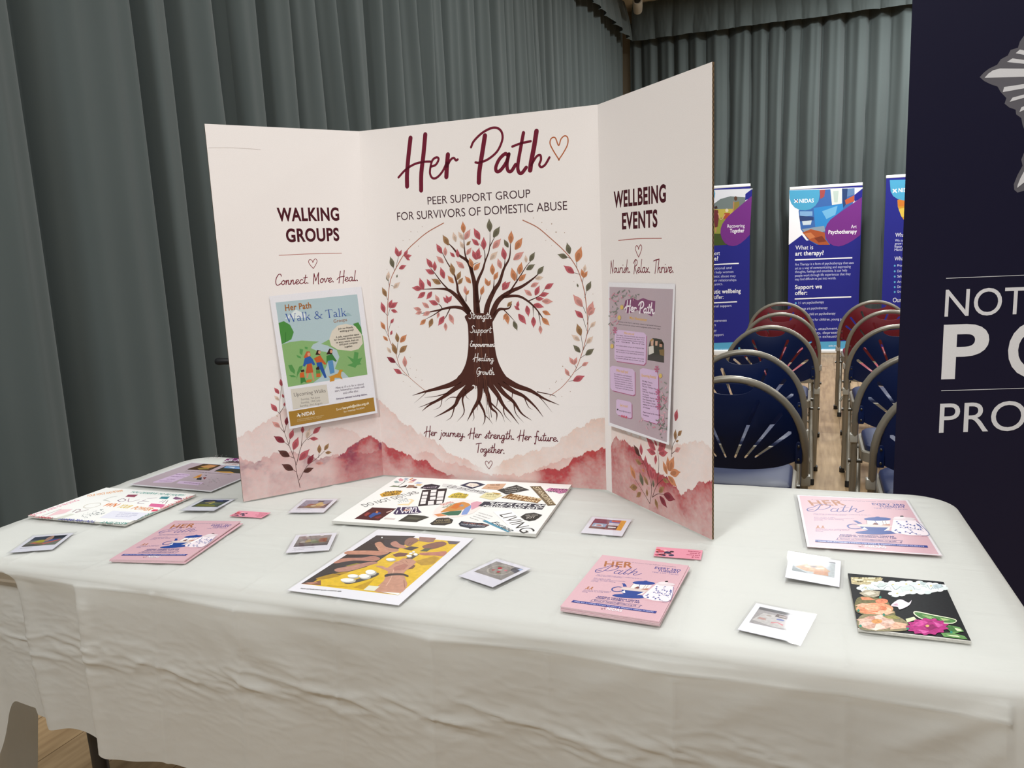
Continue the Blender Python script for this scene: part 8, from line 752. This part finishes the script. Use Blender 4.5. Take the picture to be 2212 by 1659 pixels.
# right panel
A, M, L = panel_base(2)
A.raster(0, 0, L, 0.22, 320, 230, wash([(RIDGE_R[0], 'dcb2a0', .55, .05, .35), (RIDGE_R[1], 'b4484a', .95, .06, .55), (RIDGE_R[2] if len(RIDGE_R) > 2 else RIDGE_R[1], 'c98078', .0, .04, .3)], 12, .2))
A.text('WELLBEING', (0.0535, 0.613), (0.2295, 0.6105), 0.030, '4a1420', 'B'); A.text('EVENTS', (0.0825, 0.5685), (0.2025, 0.567), 0.030, '4a1420', 'B')
A.stroke([(0.0684, 0.5460), (0.14, 0.5468), (0.2149, 0.5445)], 0.0008, 'a85a52'); little_heart(A, (0.1395, 0.5235), 0.0125, '8a3038', 0.0009)
A.strokes_text('Nourish. Relax. Thrive.', (0.034, 0.481), (0.2525, 0.481), 0.0255, '7a2434', 0.0010, .06)
foliage(A, STEM_R, LEAF_R, 0.0008)
p = A.build('right_panel', card_print, board); p.matrix_basis = M

# taped posters on the side panels
glossp = print_mat('laminate_print', 0.30, coat=0.35, coat_rough=0.06)
def on_panel(i, name, page, data, sw, label, tilt, vtop):
    M, L = panel_matrix(i); A = Art(z=0.0)
    A.sheet(pts(page), 0.0005, 'ecebf0'); A.items(data, sw=sw)
    def warp(V): V[:, 2] += 0.0016 + tilt * (vtop - V[:, 1]); return V
    o = A.build(name, glossp, warp=warp); o.matrix_world = Matrix.Translation((0, 0, TZ)) @ M
    return tag(o, label, 'poster', 'laminated posters on the display board')
on_panel(0, 'poster', WALK_PAGE, WALK, 1.34, 'laminated walking groups poster with green park scene on the left panel', 0.018, .470)
on_panel(2, 'poster', NEWS_PAGE, NEWS, 1.5, 'laminated lilac newsletter poster with pink boxes on the right panel', 0.035, .464)

# black stand whose knob peeks out behind the board
st = empty('black_stand', (0.17, 0.975, 0)); tag(st, 'black stand behind the table whose knob sticks out left of the display board', 'stand')
rub = mat('black_rubber', '0f1012', 0.55)
d_ = Vector((-1.0, -0.15, 0)).normalized()
MB().lathe([(0.16, 0.0), (0.16, 0.012), (0.02, 0.03)]).build('base', blk, st)
MB().tube([(0, 0, 0.02), (0, 0, 1.06)], 0.012, 14).build('pole', blk, st)
MB().lathe([(0.0165, 0), (0.0165, .035), (.013, .045)], Matrix.Translation((0, 0, .955))).build('collar', rub, st)
q0 = Vector((0, 0, 0.984)); 
MB().tube([q0, q0 + d_ * 0.205], 0.0075, 12).build('rod', blk, st)
MB().tube([q0 + d_ * t for t in (0.175, 0.182, 0.205, 0.222, 0.230)], [0.0075, .0100, 0.0105, 0.0115, 0.0090], 16).build('knob', rub, st)
# ================================================================ papers on the table
def place(o, x, y, ang, z=0.0, tilt=(0, 0)):
    o.location = (x, y, TZ + z); o.rotation_euler = (math.radians(tilt[0]), math.radians(tilt[1]), math.radians(ang)); return o
def rect(w, h, dx=0, dy=0): return [(-w / 2 + dx, -h / 2 + dy), (w / 2 + dx, -h / 2 + dy), (w / 2 + dx, h / 2 + dy), (-w / 2 + dx, h / 2 + dy)]
matte = print_mat('paper_print', 0.6, spec=0.3)
film = film_mat()
PINK = 'd3acb4'

# sticker canvas
A = Art(z=0.006)
A.sheet(rect(.431, .318), 0.006, 'e6e5e1', 'd6d4ce'); A.items(STICK_A, sw=.62); A.items(STICK_B, sw=.66)
place(tag(A.build('sticker_canvas', matte), 'white canvas board covered in motivational stickers in front of the display board', 'canvas board'), .925, .489, 2.4, .0008)
# lettered art board
A = Art(z=0.005); A.sheet([(-.1365, -.105), (.1345, -.105), (.1365, .105), (-.1345, .105)], 0.005, 'e7e6e2', 'c9c7c0'); A.items(LETTERS, sw=.85)
place(tag(A.build('art_board', matte), 'white art board with hand-coloured lettering at the left end of the table', 'art board'), .153, .314, .4, .0008)
# black floral canvas
A = Art(z=0.004); A.sheet(rect(.1345, .190), 0.004, '17181a', 'cfccc4'); A.poly([(-.0672, -.0950), (.0672, -.0950), (.0672, -.0936), (.03, -.0928), (-.02, -.0934), (-.0672, -.0926)], 'd5d2cb'); A.items(FLORAL, sw=1.4, soft=4)
place(tag(A.build('floral_canvas', print_mat('collage_print', 0.6, spec=0.2, mottle=(230, 0.34))), 'black canvas collaged with cut-out flowers and a butterfly at the right', 'canvas board'), 1.748, .189, -.5, .0008)

def flyer_art(w, h, t, margin, full=True, pink=PINK):
    A = Art(z=t)
    A.sheet(rect(w, h), t, 'e0dade' if margin else pink, 'e4c3c8')
    if margin: A.poly(rect(w - margin, h - margin), pink)
    if full: A.items(FLYER, scale=h / .297 if not margin else 1.0, sw=.77 * h / .297)
    return A
# A4 laminated pink poster, right end
pk = empty('pink_poster', (1.723, .546, TZ), math.radians(2.0)); tag(pk, 'laminated pink tea party poster lying at the right end of the table', 'poster')
A = flyer_art(.210, .297, .0008, .008); o = A.build('printed_page', glossp, pk); o.location = (0.002, 0, .0014)
o = MB().box((0, 0, .0016), (.2205, .306, .0002)).build('laminate_pouch', film, pk, smooth=False); o['label'] = 'clear laminate film around the page'
# two piles of A5 flyers
def pile(x, y, ang, n, labels, group, jit, seed):
    rnd = random.Random(seed); z = .0008
    src = None
    for k in range(n):
        top = k == n - 1; t = .0016
        if k == 0 or top:
            A = flyer_art(.148, .2085, t, 0, full=top); o = A.build('pink_flyer', print_mat('flyer_print', 0.42, coat=0.1, coat_rough=.2)); src = o
        else:
            o = src.copy(); COL.objects.link(o)
        f = 0 if top else 1
        place(o, x + f * rnd.uniform(-jit, jit) + f * .0012, y + f * rnd.uniform(-jit, 0), ang + f * rnd.uniform(-.8, .8), z); z += t + .0003
        tag(o, labels[0] if top else labels[1], 'flyer', group)
pile(1.355, .154, -5.0, 4, ('pink tea party flyer on top of the pile at the front of the table', 'pink flyer underneath the top one in the pile at the front of the table'), 'pink flyers piled at the front', .0018, 1)
pile(.472, .163, 10.6, 3, ('pink tea party flyer on top of the pile at the left of the table', 'pink flyer underneath the top one in the pile at the left of the table'), 'pink flyers piled at the left', .003, 2)
# big laminated photo of hands
hp = empty('hands_photo', (.928, .161, TZ), math.radians(-1.5)); tag(hp, 'large laminated photo of many hands around a yellow table at the front', 'photo')
A = Art(z=.0006); A.sheet(rect(.205, .290), .0006, 'dedde3'); A.items(HANDS, sw=.93, soft=4); o = A.build('printed_page', print_mat('photo_page', 0.35, coat=0.3, coat_rough=.06, mottle=(120, 0.12)), hp); o.location = (0, 0, .0012)
o = MB().box((0, 0, .0016), (.2145, .2985, .0002)).build('laminate_pouch', film, hp, smooth=False); o['label'] = 'clear laminate film around the page'
# lilac leaflet, back left
A = Art(z=.0010); A.sheet(rect(.257, .214), .0008, 'dcdade'); A.poly(rect(.247, .203), 'bba9b1'); A.items(LILAC, sw=.55)
place(tag(A.build('lilac_leaflet', glossp), 'lilac leaflet with photos at the back left corner, half behind the board', 'leaflet'), .178, .563, -1.5, .0014)

# pink contact cards
def card(x, y, ang, w, h, label):
    A = Art(z=.0006); A.sheet(rect(w, h), .0006, 'd98fa0')
    g = random.Random(7)
    for k in range(16):
        cx = -w * .46 + g.uniform(0, .40) * w; cy = g.uniform(-.40, .30) * h; r_ = g.uniform(.05, .10) * h * 1.3
        A.poly([(cx + r_ * math.cos(a) * 1.1, cy + r_ * math.sin(a)) for a in np.linspace(0, 6.28, 9)[:-1]], ['7a2a34', 'c0564e', '3a2a30', '2f3350', 'e0b8b0', 'b04a5a'][k % 6], 2)
    for k, (s, a, b) in enumerate((('Empowering', .20, .46), ('women to', .24, .46), ('thrive and', .18, .46), ('grow', .30, .46))):
        A.text(s, (a * w, (.24 - k * .19) * h), (b * w, (.24 - k * .19) * h), h * .11, '9a2f4e', 'b')
    return place(tag(A.build('contact_card', matte), label, 'card', 'pink contact cards'), x, y, ang, .0010, (0, 0))
card(.507, .333, 2.5, .079, .034, 'pink contact card beside the left foot of the display board')
card(1.413, .317, 1.0, .080, .043, 'pink contact card behind the front pile of pink flyers')

# instant-style photos in clear sleeves
def R(x0, y0, x1, y1): return [(x0, y0), (x1, y0), (x1, y1), (x0, y1)]
def EL(cx, cy, rx, ry, n=14): return [(cx + rx * math.cos(6.2832 * i / n), cy + ry * math.sin(6.2832 * i / n)) for i in range(n)]
PICS = {
 'a': [(R(0, 0, 1, 1), '6f7268'), (R(0, .62, 1, 1), '3a4050'), ([(.62, .7), (1, .78), (1, 1), (.6, 1)], '1a1e2c'), ([(0, 0), (.7, 0), (.3, .2), (0, .25)], '55524c'), ([(.12, .36), (.5, .34), (.62, .6), (.3, .62)], 'a59f35'), ([(.5, .4), (.9, .5), (.86, .62), (.56, .6)], '3a4f92'), ([(.1, .32), (.6, .12), (.98, .5), (.92, .6), (.6, .28), (.2, .40)], 'b5605a'), (EL(.55, .72, .10, .28), 'a58270'), ([(.3, .2), (.6, .1), (.5, .3), (.32, .32)], '8a6a4a')],
 'b': [(R(0, 0, 1, 1), '4d5248'), (R(0, .7, 1, 1), '2a2f4a'), ([(.1, .1), (.9, .06), (.7, .36), (.1, .36)], '77772f'), ([(.5, .3), (.95, .3), (.95, .62), (.6, .6)], '4f5f50'), ([(.2, .6), (.62, .58), (.5, .8), (.3, .85)], '6a5a5c'), (EL(.5, .58, .08, .2), 'a8a050'), ([(.44, .56), (.9, .5), (.9, .54), (.5, .62)], '8a8450'), ([(.3, .5), (.5, .58), (.46, .64), (.2, .66)], '8a7f50'), ([(.55, .86), (.8, .82), (.75, .95), (.5, .97)], '5a6290')],
 'c': [(R(0, 0, 1, 1), '8a8494'), (R(0, 0, 1, .3), '6a5a60'), ([(.2, .1), (.8, .05), (.9, .45), (.6, .6), (.3, .5)], '94704a'), (EL(.66, .52, .12, .22), 'c2a35a'), ([(.72, .3), (.95, .25), (.9, .5), (.75, .5)], 'caa878'), (R(.5, .74, .72, .94), '3a3040'), ([(.85, .3), (1, .2), (1, .8)], '4a2f3a'), (EL(.36, .4, .12, .14), 'a06a5a'), ([(.3, .1), (.7, .08), (.66, .2), (.34, .22)], 'a88a5a'), (EL(.5, .3, .1, .08), 'd8c8a8')],
 'd': [(R(0, 0, 1, 1), '77736e'), (R(0, .72, 1, 1), '8a7f7c'), (R(0, 0, 1, .2), '4a4a4e'), ([(0, .2), (1, .25), (1, .4), (0, .35)], '5f5a56'), ([(.65, .3), (.92, .34), (.9, .72), (.68, .7)], '8a5a3a'), (R(.7, .4, .86, .62), '7a4438'), (EL(.36, .45, .09, .2), '9a8a5a'), (EL(.52, .42, .10, .18), '7f8a6a'), (EL(.2, .4, .08, .1), 'a8a098'), ([(.1, .25), (.5, .3), (.46, .38), (.12, .34)], '403c3c'), (EL(.25, .93, .05, .03), 'f0eee8'), (EL(.7, .95, .06, .03), 'f0eee8'), (EL(.6, .36, .12, .1), '5a6a4a')],
 'e': [(R(0, 0, 1, 1), '8f8b86'), (EL(.5, .55, .36, .40), 'a8a39a'), (EL(.5, .55, .31, .34), '938e86'), (EL(.42, .66, .07, .08), 'b03a4a'), (EL(.56, .42, .05, .06), 'b8404e'), (EL(.36, .44, .05, .06), 'a85a5a'), (EL(.66, .62, .05, .05), 'c0707a'), ([(.76, .7), (1, .62), (1, 1), (.7, 1)], '5a5a62'), (EL(.78, .84, .08, .09), '33383a'), ([(.86, .9), (1, .84), (1, .98), (.9, 1)], '9fb0cc'), ([(.3, .7), (.5, .75), (.48, .78), (.3, .74)], '6a7a50'), ([(.55, .3), (.7, .36), (.68, .4), (.54, .35)], '6a7a50'), (EL(.5, .56, .06, .05), 'c9c0b0')],
 'f': [(R(0, 0, 1, 1), '8a4a4e'), (R(.84, 0, 1, 1), 'd99a2e'), (R(.5, .7, .84, .92), '4a6ab0'), (R(.56, .78, .84, .94), 'c05a48'), (R(0, .56, .48, 1), '7a3f52'), (R(.05, .2, .48, .55), '8fa8c0'), ([(.1, .25), (.4, .25), (.36, .46), (.14, .48)], 'c8d0d4'), (R(.52, .1, .84, .4), '3a2a2a'), (R(.52, .44, .84, .68), 'c9c3cc'), (R(.56, .2, .8, .3), 'e8e0e0'), (EL(.25, .36, .09, .06), 'b05a5a'), (R(0, 0, .5, .16), '6a4038')],
 'g': [(R(0, 0, 1, 1), '9fa6a6'), ([(0, .85), (1, .95), (1, 1), (0, 1)], '3a3f44'), ([(.06, .3), (.3, .62), (.7, .66), (.9, .34), (.7, .12), (.3, .14)], 'b5885a'), ([(.5, .02), (.86, .05), (.84, .3), (.54, .28)], 'b0703a'), (EL(.5, .5, .09, .06), '5a3a22'), (EL(.35, .42, .07, .05), 'd9c09a'), (EL(.6, .42, .06, .05), 'e0caa6'), (EL(.26, .34, .06, .05), '9a6a3a'), (EL(.7, .46, .06, .05), 'd2b48a'), (EL(.45, .3, .06, .05), 'c8a070'), (EL(.42, .58, .06, .03), 'e4d2b4'), ([(0, 0), (.4, 0), (.1, .2), (0, .4)], '5f6a6a')],
 'h': [(R(0, 0, 1, 1), '8d8886'), (R(0, .84, 1, 1), '2f2a2c'), ([(.02, .2), (.16, .7), (.85, .66), (.96, .14), (.5, .04)], 'b1aca8'), ([(.42, .62), (.72, .60), (.7, .78), (.44, .80)], '4a3530'), (R(.50, .66, .64, .74), '9a8a80'), (EL(.57, .5, .09, .05), '4a5a9a'), ([(.42, .2), (.55, .3), (.68, .2), (.68, .28), (.55, .34), (.42, .28)], 'c06a6e'), ([(.1, .3), (.3, .3), (.28, .42), (.12, .42)], '9f8a80'), (EL(.2, .36, .07, .05), 'a87a70'), (EL(.85, .3, .06, .06), '6a5a5a'), (EL(.3, .6, .06, .04), '9a9086')],
}
def instant_photo(x, y, ang, pic, label, caption=None, tilt=(0, 0), landscape=False, W=.079, H=.092):
    e = empty('instant_photo', (x, y, TZ), 0); place(e, x, y, ang, .0009 + abs(math.sin(math.radians(tilt[0]))) * H / 2 + abs(math.sin(math.radians(tilt[1]))) * W / 2, tilt)
    tag(e, label, 'photo', 'sleeved photos on the tablecloth')
    A = Art(z=.0006); A.sheet(rect(W, H), .0006, 'dedde4', 'c8c6ce')
    px0, py0, pw, ph = -W * .40, -H * .20, W * .80, H * .60
    for q, c in PICS[pic]: A.poly([(px0 + u * pw, py0 + v * ph) for u, v in q], c)
    if caption:
        for k, s in enumerate(caption): A.text(s, (-W * .38, -H * (.30 + .09 * k)), (-W * .38 + W * .014 * len(s), -H * (.30 + .09 * k)), .0030, '4a4a52')
    o = A.build('print', print_mat('photo_print', 0.35, coat=0.3, coat_rough=0.05, mottle=(170, 0.16)), e)
    o = MB().box((.0012, -.0006, .0011), (W + .009, H + .010, .0002)).build('clear_sleeve', film, e, smooth=False)
    return e
instant_photo(.195, .095, 25.0, 'a', 'sleeved photo at the front left corner of the tablecloth', ('What looking forward',))
instant_photo(.370, .366, 10.0, 'b', 'sleeved photo of a craft on grass beside the lettered art board', None, (-2.2, 0))
instant_photo(.612, .414, 12.5, 'c', 'sleeved photo in front of the display board left panel', ('Wellbeing crafting afternoon',))
instant_photo(.738, .217, 22.5, 'd', 'sleeved photo of a room left of the big hands photo', ('Visit to Nidas Wellbeing Ambassadors', 'at Mansfield Museum'))
instant_photo(1.129, .164, -23.6, 'e', 'sleeved photo of embroidery lying right of the big hands photo', None, (0, -1.2))
instant_photo(1.264, .423, -.8, 'f', 'sleeved photo of framed pictures right of the sticker canvas')
instant_photo(1.631, .285, -5.0, 'g', 'sleeved photo of wooden pieces between the pink poster and floral canvas', None, (3.5, 3.6))
instant_photo(1.574, .095, -14.0, 'h', 'sleeved photo of a white top at the front right, left of the floral canvas', None, (0.0, 0.0))
# ================================================================ folding chairs
def chair_materials(c):
    if c == 'blue': return mat('navy_plastic', '081b47', 0.42, spec=0.25), mat('blue_vinyl', '1c294f', 0.5, bump=(900, .1, .0004))
    return mat('maroon_plastic', '6b1420', 0.4, spec=0.4), mat('red_vinyl', '8e2233', 0.5, bump=(900, .1, .0004))
taupe = mat('taupe_steel', '8d877a', 0.36, metal=0.25, spec=0.6)
clipm = mat('clear_clip', 'a8a498', 0.25, spec=0.6)
bolt_m = mat('bolt_steel', '55534e', 0.35, metal=0.9)
def lean_y(z): return -0.205 + (0.85 - z) * 0.30 * (1 if z < 0.62 else 0.42) if z >= 0.62 else -0.205 + 0.23 * 0.126 + (0.62 - z) * 0.36
def arch_pts():
    L = []
    for z in np.linspace(0.012, 0.60, 9): L.append((-0.232 + 0.004 * (0.6 - z), lean_y(z), z))
    for a in np.linspace(math.pi, 0, 25): L.append((0.232 * math.cos(a), lean_y(0.60 + 0.238 * math.sin(a)), 0.60 + 0.238 * math.sin(a)))
    for z in np.linspace(0.60, 0.012, 9): L.append((0.232 - 0.004 * (0.6 - z), lean_y(z), z))
    out = [L[0]]
    for q in L[1:]:
        if (Vector(q) - Vector(out[-1])).length > 1e-4: out.append(q)
    return out
def backrest_mesh():
    out = []
    for a in np.linspace(math.pi * .985, math.pi * .015, 40): out.append((0.222 * math.cos(a), 0.60 + 0.228 * math.sin(a)))
    low = [(.222, .60), (.222, .575), (.20, .562), (.15, .542), (.08, .530), (0, .527), (-.08, .530), (-.15, .542), (-.20, .562), (-.222, .575), (-.222, .60)]
    out += [tuple(q) for q in spline(low, 4)][1:-1]
    # the hand hole
    hand = [(0.074 * math.cos(a), 0.821 - .004 * abs(math.cos(a)) + 0.032 * math.sin(a) * (1 if math.sin(a) < 0 else .12)) for a in np.linspace(0, 2 * math.pi, 26)[:-1]]
    holes = [hand]
    for sg in (-1, 1):
        for (x0, z0, x1, z1) in ((.015, .572, .088, .770), (.047, .573, .158, .728), (.080, .577, .186, .664)):
            d = np.array([x1 - x0, z1 - z0]); L = np.hypot(*d); d /= L; n = np.array([-d[1], d[0]])
            q = []
            for (t, w) in ((0, .0032), (.5, .0048), (1, .0068)): q.append(np.array([x0, z0]) + d * L * t + n * w)
            q.append(np.array([x1, z1]) + d * .006)
            for (t, w) in ((1, .0068), (.5, .0048), (0, .0032)): q.append(np.array([x0, z0]) + d * L * t - n * w)
            q.append(np.array([x0, z0]) - d * .003)
            holes.append([(sg * a, b) for a, b in q])
    V = [Vector(q) for q in out]; E = [(i, (i + 1) % len(out)) for i in range(len(out))]
    for h in holes:
        b = len(V); V += [Vector(q) for q in h]; E += [(b + i, b + (i + 1) % len(h)) for i in range(len(h))]
    gx, gz = np.meshgrid(np.linspace(-.21, .21, 22), np.linspace(.535, .82, 15))
    V += [Vector((a, b)) for a, b in zip(gx.ravel(), gz.ravel()) if (a / .222) ** 2 + (max(0, b - .6) / .228) ** 2 < .9 and b > .532 + .035 * (abs(a) / .22) ** 2]
    vo, eo, fo, *_ = delaunay_2d_cdt(V, E, [], 1, 1e-6)
    def y(a, z): return lean_y(max(z, .53)) * 0 + (-0.205 + (0.85 - z) * 0.13) - 0.045 * (1 - (a / .222) ** 2) * math.sin(math.pi * min(1, max(0, (z - .50) / .36))) - (0.012 if z < .56 else 0) * 0
    bm = bmesh.new(); vs_ = [bm.verts.new((v.x, y(v.x, v.y) + 0.006, v.y)) for v in vo]
    def inside(pt, H):
        c = False; n = len(H)
        for i in range(n):
            (x1, y1), (x2, y2) = H[i], H[i - 1]
            if (y1 > pt[1]) != (y2 > pt[1]) and pt[0] < (x2 - x1) * (pt[1] - y1) / (y2 - y1) + x1: c = not c
        return c
    for f in fo:
        ce = (sum(vo[i].x for i in f) / len(f), sum(vo[i].y for i in f) / len(f))
        if any(inside(ce, H) for H in holes) or not inside(ce, out): continue
        try: bm.faces.new([vs_[i] for i in f])
        except ValueError: pass
    r = bmesh.ops.extrude_face_region(bm, geom=bm.faces[:])
    for v in [g for g in r['geom'] if isinstance(g, bmesh.types.BMVert)]: v.co.y -= 0.006
    mb = MB(); mb.bm.free(); mb.bm = bm
    for sg in (-1, 1):     # side lugs that screw to the tube
        mb.box((sg * .213, lean_y(.60) - .004, .595), (.022, .018, .075), bev=.004)
    return mb
def make_chair(c, label):
    pm, sm = chair_materials(c)
    t = empty('folding_chair'); tag(t, label, 'chair', 'folding chairs in rows')
    MB().tube(arch_pts(), 0.0128, 14).build('back_frame', taupe, t)
    br_ = backrest_mesh().build('backrest', pm, t)
    for sg in (-1, 1):
        for dz in (-.022, .022): MB().lathe([(.0045, 0), (.0045, .003), (.002, .005)], Matrix.Translation((sg * .213, lean_y(.60) - .013, .595 + dz)) @ Matrix.Rotation(math.pi / 2, 4, 'X'), 10).build('bolt', bolt_m, br_)
        MB().lathe([(.0045, 0), (.0045, .003), (.002, .005)], Matrix.Translation((sg * .105, lean_y(.80) - .012, .795)) @ Matrix.Rotation(math.pi / 2, 4, 'X'), 10).build('bolt', bolt_m, br_)
    # seat: pressed steel pan with a padded cushion
    def seat_outline(w, y0, y1, r, n=8):
        P = []
        for cx, cy, a0 in ((w - r, y1 - r, 0), (-w + r, y1 - r, 90), (-w + r, y0 + r, 180), (w - r, y0 + r, 270)):
            for k in range(n + 1):
                a = math.radians(a0 + 90 * k / n); P.append((cx + r * math.cos(a), cy + r * math.sin(a)))
        return P
    pan = MB(); O = seat_outline(.205, -.155, .215, .05)
    def loft(mb, rows):
        rr = [[mb.bm.verts.new((x * s, (y - .03) * s + .03, z)) for x, y in O_] for O_, s, z in rows]
        n = len(rr[0])
        for A_, B_ in zip(rr, rr[1:]):
            for k in range(n): mb.bm.faces.new((A_[k], A_[(k + 1) % n], B_[(k + 1) % n], B_[k]))
        mb.bm.faces.new(list(reversed(rr[0]))); mb.bm.faces.new(rr[-1])
    loft(pan, [(O, .97, .392), (O, 1.0, .396), (O, 1.0, .432), (O, .98, .436)]); pan.build('seat_pan', taupe, t)
    cu = MB(); O2 = seat_outline(.192, -.150, .205, .06)
    loft(cu, [(O2, .99, .436), (O2, 1.0, .446), (O2, .985, .456), (O2, .93, .464), (O2, .75, .470), (O2, .4, .473)]); cu.build('seat_cushion', sm, t)
    for sg in (-1, 1):
        x = sg * .205
        MB().tube([(x, .10, .405), (x + sg * .006, -.06, .21), (x + sg * .012, -.235, .012)], 0.0115, 12).build('leg', taupe, t)
        cl_ = MB(); cl_.box((sg * .236, lean_y(.49), .49), (.030, .033, .036), bev=.004); cl_.build('linking_clip', clipm, t)
        MB().tube([(x + sg * .012, -.232, .03), (x + sg * .012, -.238, 0.0)], .0145, 12).build('foot_cap', rub, t); MB().tube([(sg * .2345, lean_y(.03), .03), (sg * .2345, lean_y(0), 0.0)], .0155, 12).build('foot_cap', rub, t)
        MB().tube([(sg * .198, lean_y(.385), .385), (sg * .252, lean_y(.385), .385)], .0085, 10).build('pivot', bolt_m, t); MB().tube([(sg * .19, .085, .40), (sg * .222, .085, .40)], .008, 10).build('pivot', bolt_m, t)
    MB().tube(spline([(-.214, -.165, .095), (-.19, -.15, .135), (-.15, -.145, .15), (0, -.145, .152), (.15, -.145, .15), (.19, -.15, .135), (.214, -.165, .095)], 5).tolist(), 0.0085, 10).build('stretcher', taupe, t)
    MB().tube([(-.232, lean_y(.16), .16), (.232, lean_y(.16), .16)], 0.008, 10).build('stretcher', taupe, t)
    return t
blue0 = make_chair('blue', 'x'); red0 = make_chair('red', 'x')
CH = [('blue', 1.435, 1.60, 'blue folding chair nearest the table, left of the aisle'), ('blue', 1.452, 2.28, 'blue folding chair second from the table, left of the aisle'), ('blue', 1.543, 3.30, 'blue folding chair third from the table, left of the aisle'),
      ('red', 1.592, 4.13, 'maroon folding chair fourth from the table, left of the aisle'), ('red', 1.600, 5.08, 'maroon folding chair farthest from the table, left of the aisle'),
      ('blue', 2.103, 1.58, 'blue folding chair nearest the table, right of the aisle, mostly behind the navy banner'), ('blue', 2.105, 2.22, 'blue folding chair second from the table, right of the aisle'), ('blue', 2.155, 3.28, 'blue folding chair third from the table, right of the aisle'),
      ('red', 2.222, 4.19, 'maroon folding chair fourth from the table, right of the aisle'), ('red', 2.235, 5.07, 'maroon folding chair farthest from the table, right of the aisle')]
used = set()
for c, x, y, lab in CH:
    src = blue0 if c == 'blue' else red0
    o = src if c not in used else copy_tree(src)
    used.add(c); o.location = (x, y + .205, 0); o.rotation_euler = (0, 0, math.radians(-2.2)); o['label'] = lab

# ================================================================ roll-up banners
ban_print = print_mat('banner_print', 0.5, spec=0.3)
alu = mat('brushed_aluminium', 'c9cacc', 0.35, metal=0.7)
whitebar = mat('white_rail', 'e8e8e6', 0.4)
def rollup(x, y, ang, w, ztop, zprint, data, sw, eps, base_hex, label, group, rail=True):
    e = empty('rollup_banner', (x, y, TZ), math.radians(ang)); tag(e, label, 'banner', group)
    A = Art(z=0, eps=eps); A.sheet([(0, zprint), (w, zprint), (w, ztop), (0, ztop)], .0008, base_hex); A.items(data, sw=sw, soft=4)
    p = A.build('printed_sheet', ban_print, e); p.matrix_basis = Matrix(((1, 0, 0, 0), (0, 0, -1, 0), (0, 1, 0, 0), (0, 0, 0, 1)))
    MB().box((w / 2, .012, ztop + .012), (w + .004, .026, .034), bev=.005).build('top_rail', whitebar if rail else alu, e)
    MB().tube([(w / 2, .03, -TZ + .05), (w / 2, .03, ztop)], .009, 12).build('pole', alu, e)
    MB().box((w / 2, .02, (zprint - TZ) / 2 if False else -TZ + (zprint + TZ) / 2), (w + .03, .085, zprint + TZ), bev=.012).build('base_cassette', whitebar if rail else alu, e)
    for fx in (.16 * w, .84 * w): MB().box((fx, .02, -TZ + .008), (.045, .26, .012), bev=.004).build('foot', alu, e)
    return e
G = 'white-railed roll-up banners along the far wall'
rollup(1.68, 8.63, 0, .763, 1.150, -.695, BANNER_ART, 7, 4e-5, '1f2280', 'navy and purple roll-up banner about art psychotherapy by the far curtain', G)
rollup(.50, 8.40, 0, .755, 1.205, -.67, BANNER_TOGETHER, 7, 4e-5, '1f2280', 'navy roll-up banner with a family photo, partly behind the display board', G)
rollup(2.66, 8.45, 0, .763, 1.195, -.69, BANNER_SERVICES, 7, 4e-5, '1f2280', 'navy roll-up banner with a light blue top, partly behind the police banner', G)
# large dark police banner at the right
pb = empty('police_banner', (1.835, .95, TZ), math.radians(15.5)); tag(pb, 'tall dark navy police roll-up banner with a silver star beside the table', 'banner')
A = Art(z=0, eps=2e-5); A.sheet([(-.002, -.66), (.93, -.66), (.93, 1.30), (-.004, 1.30)], .0012, '17162f')
A.poly(pts(STAR), '66656c')
SM = [(2 * .3163 - x * U, y * U) for x, y in STAR]
A.poly(SM, '66656c')
for q in RAYS:
    A.poly([tuple(v) for v in pts(q)], 'dfe0e4'); A.poly([(2 * .3163 - x, y) for x, y in pts(q)], 'dfe0e4')
A.poly([(.3163 + .07 * math.cos(a), .89 + .125 * math.sin(a)) for a in np.linspace(0, 6.283, 40)[:-1]], '66656c')
A.items(POLICE)
p = A.build('printed_sheet', print_mat('police_print', 0.5, spec=0.25), pb); p.matrix_basis = Matrix(((1, 0, 0, 0), (0, 0, -1, 0), (0, 1, 0, 0), (0, 0, 0, 1)))
MB().box((.463, .012, 1.315), (.94, .026, .034), bev=.005).build('top_rail', alu, pb)
MB().tube([(.463, .03, -TZ + .05), (.463, .03, 1.31)], .010, 12).build('pole', alu, pb)
MB().box((.463, .03, -.70), (.96, .10, .08), bev=.015).build('base_cassette', alu, pb)
for ob in bpy.data.objects:
    if ob.type == 'EMPTY': ob.empty_display_size = .05
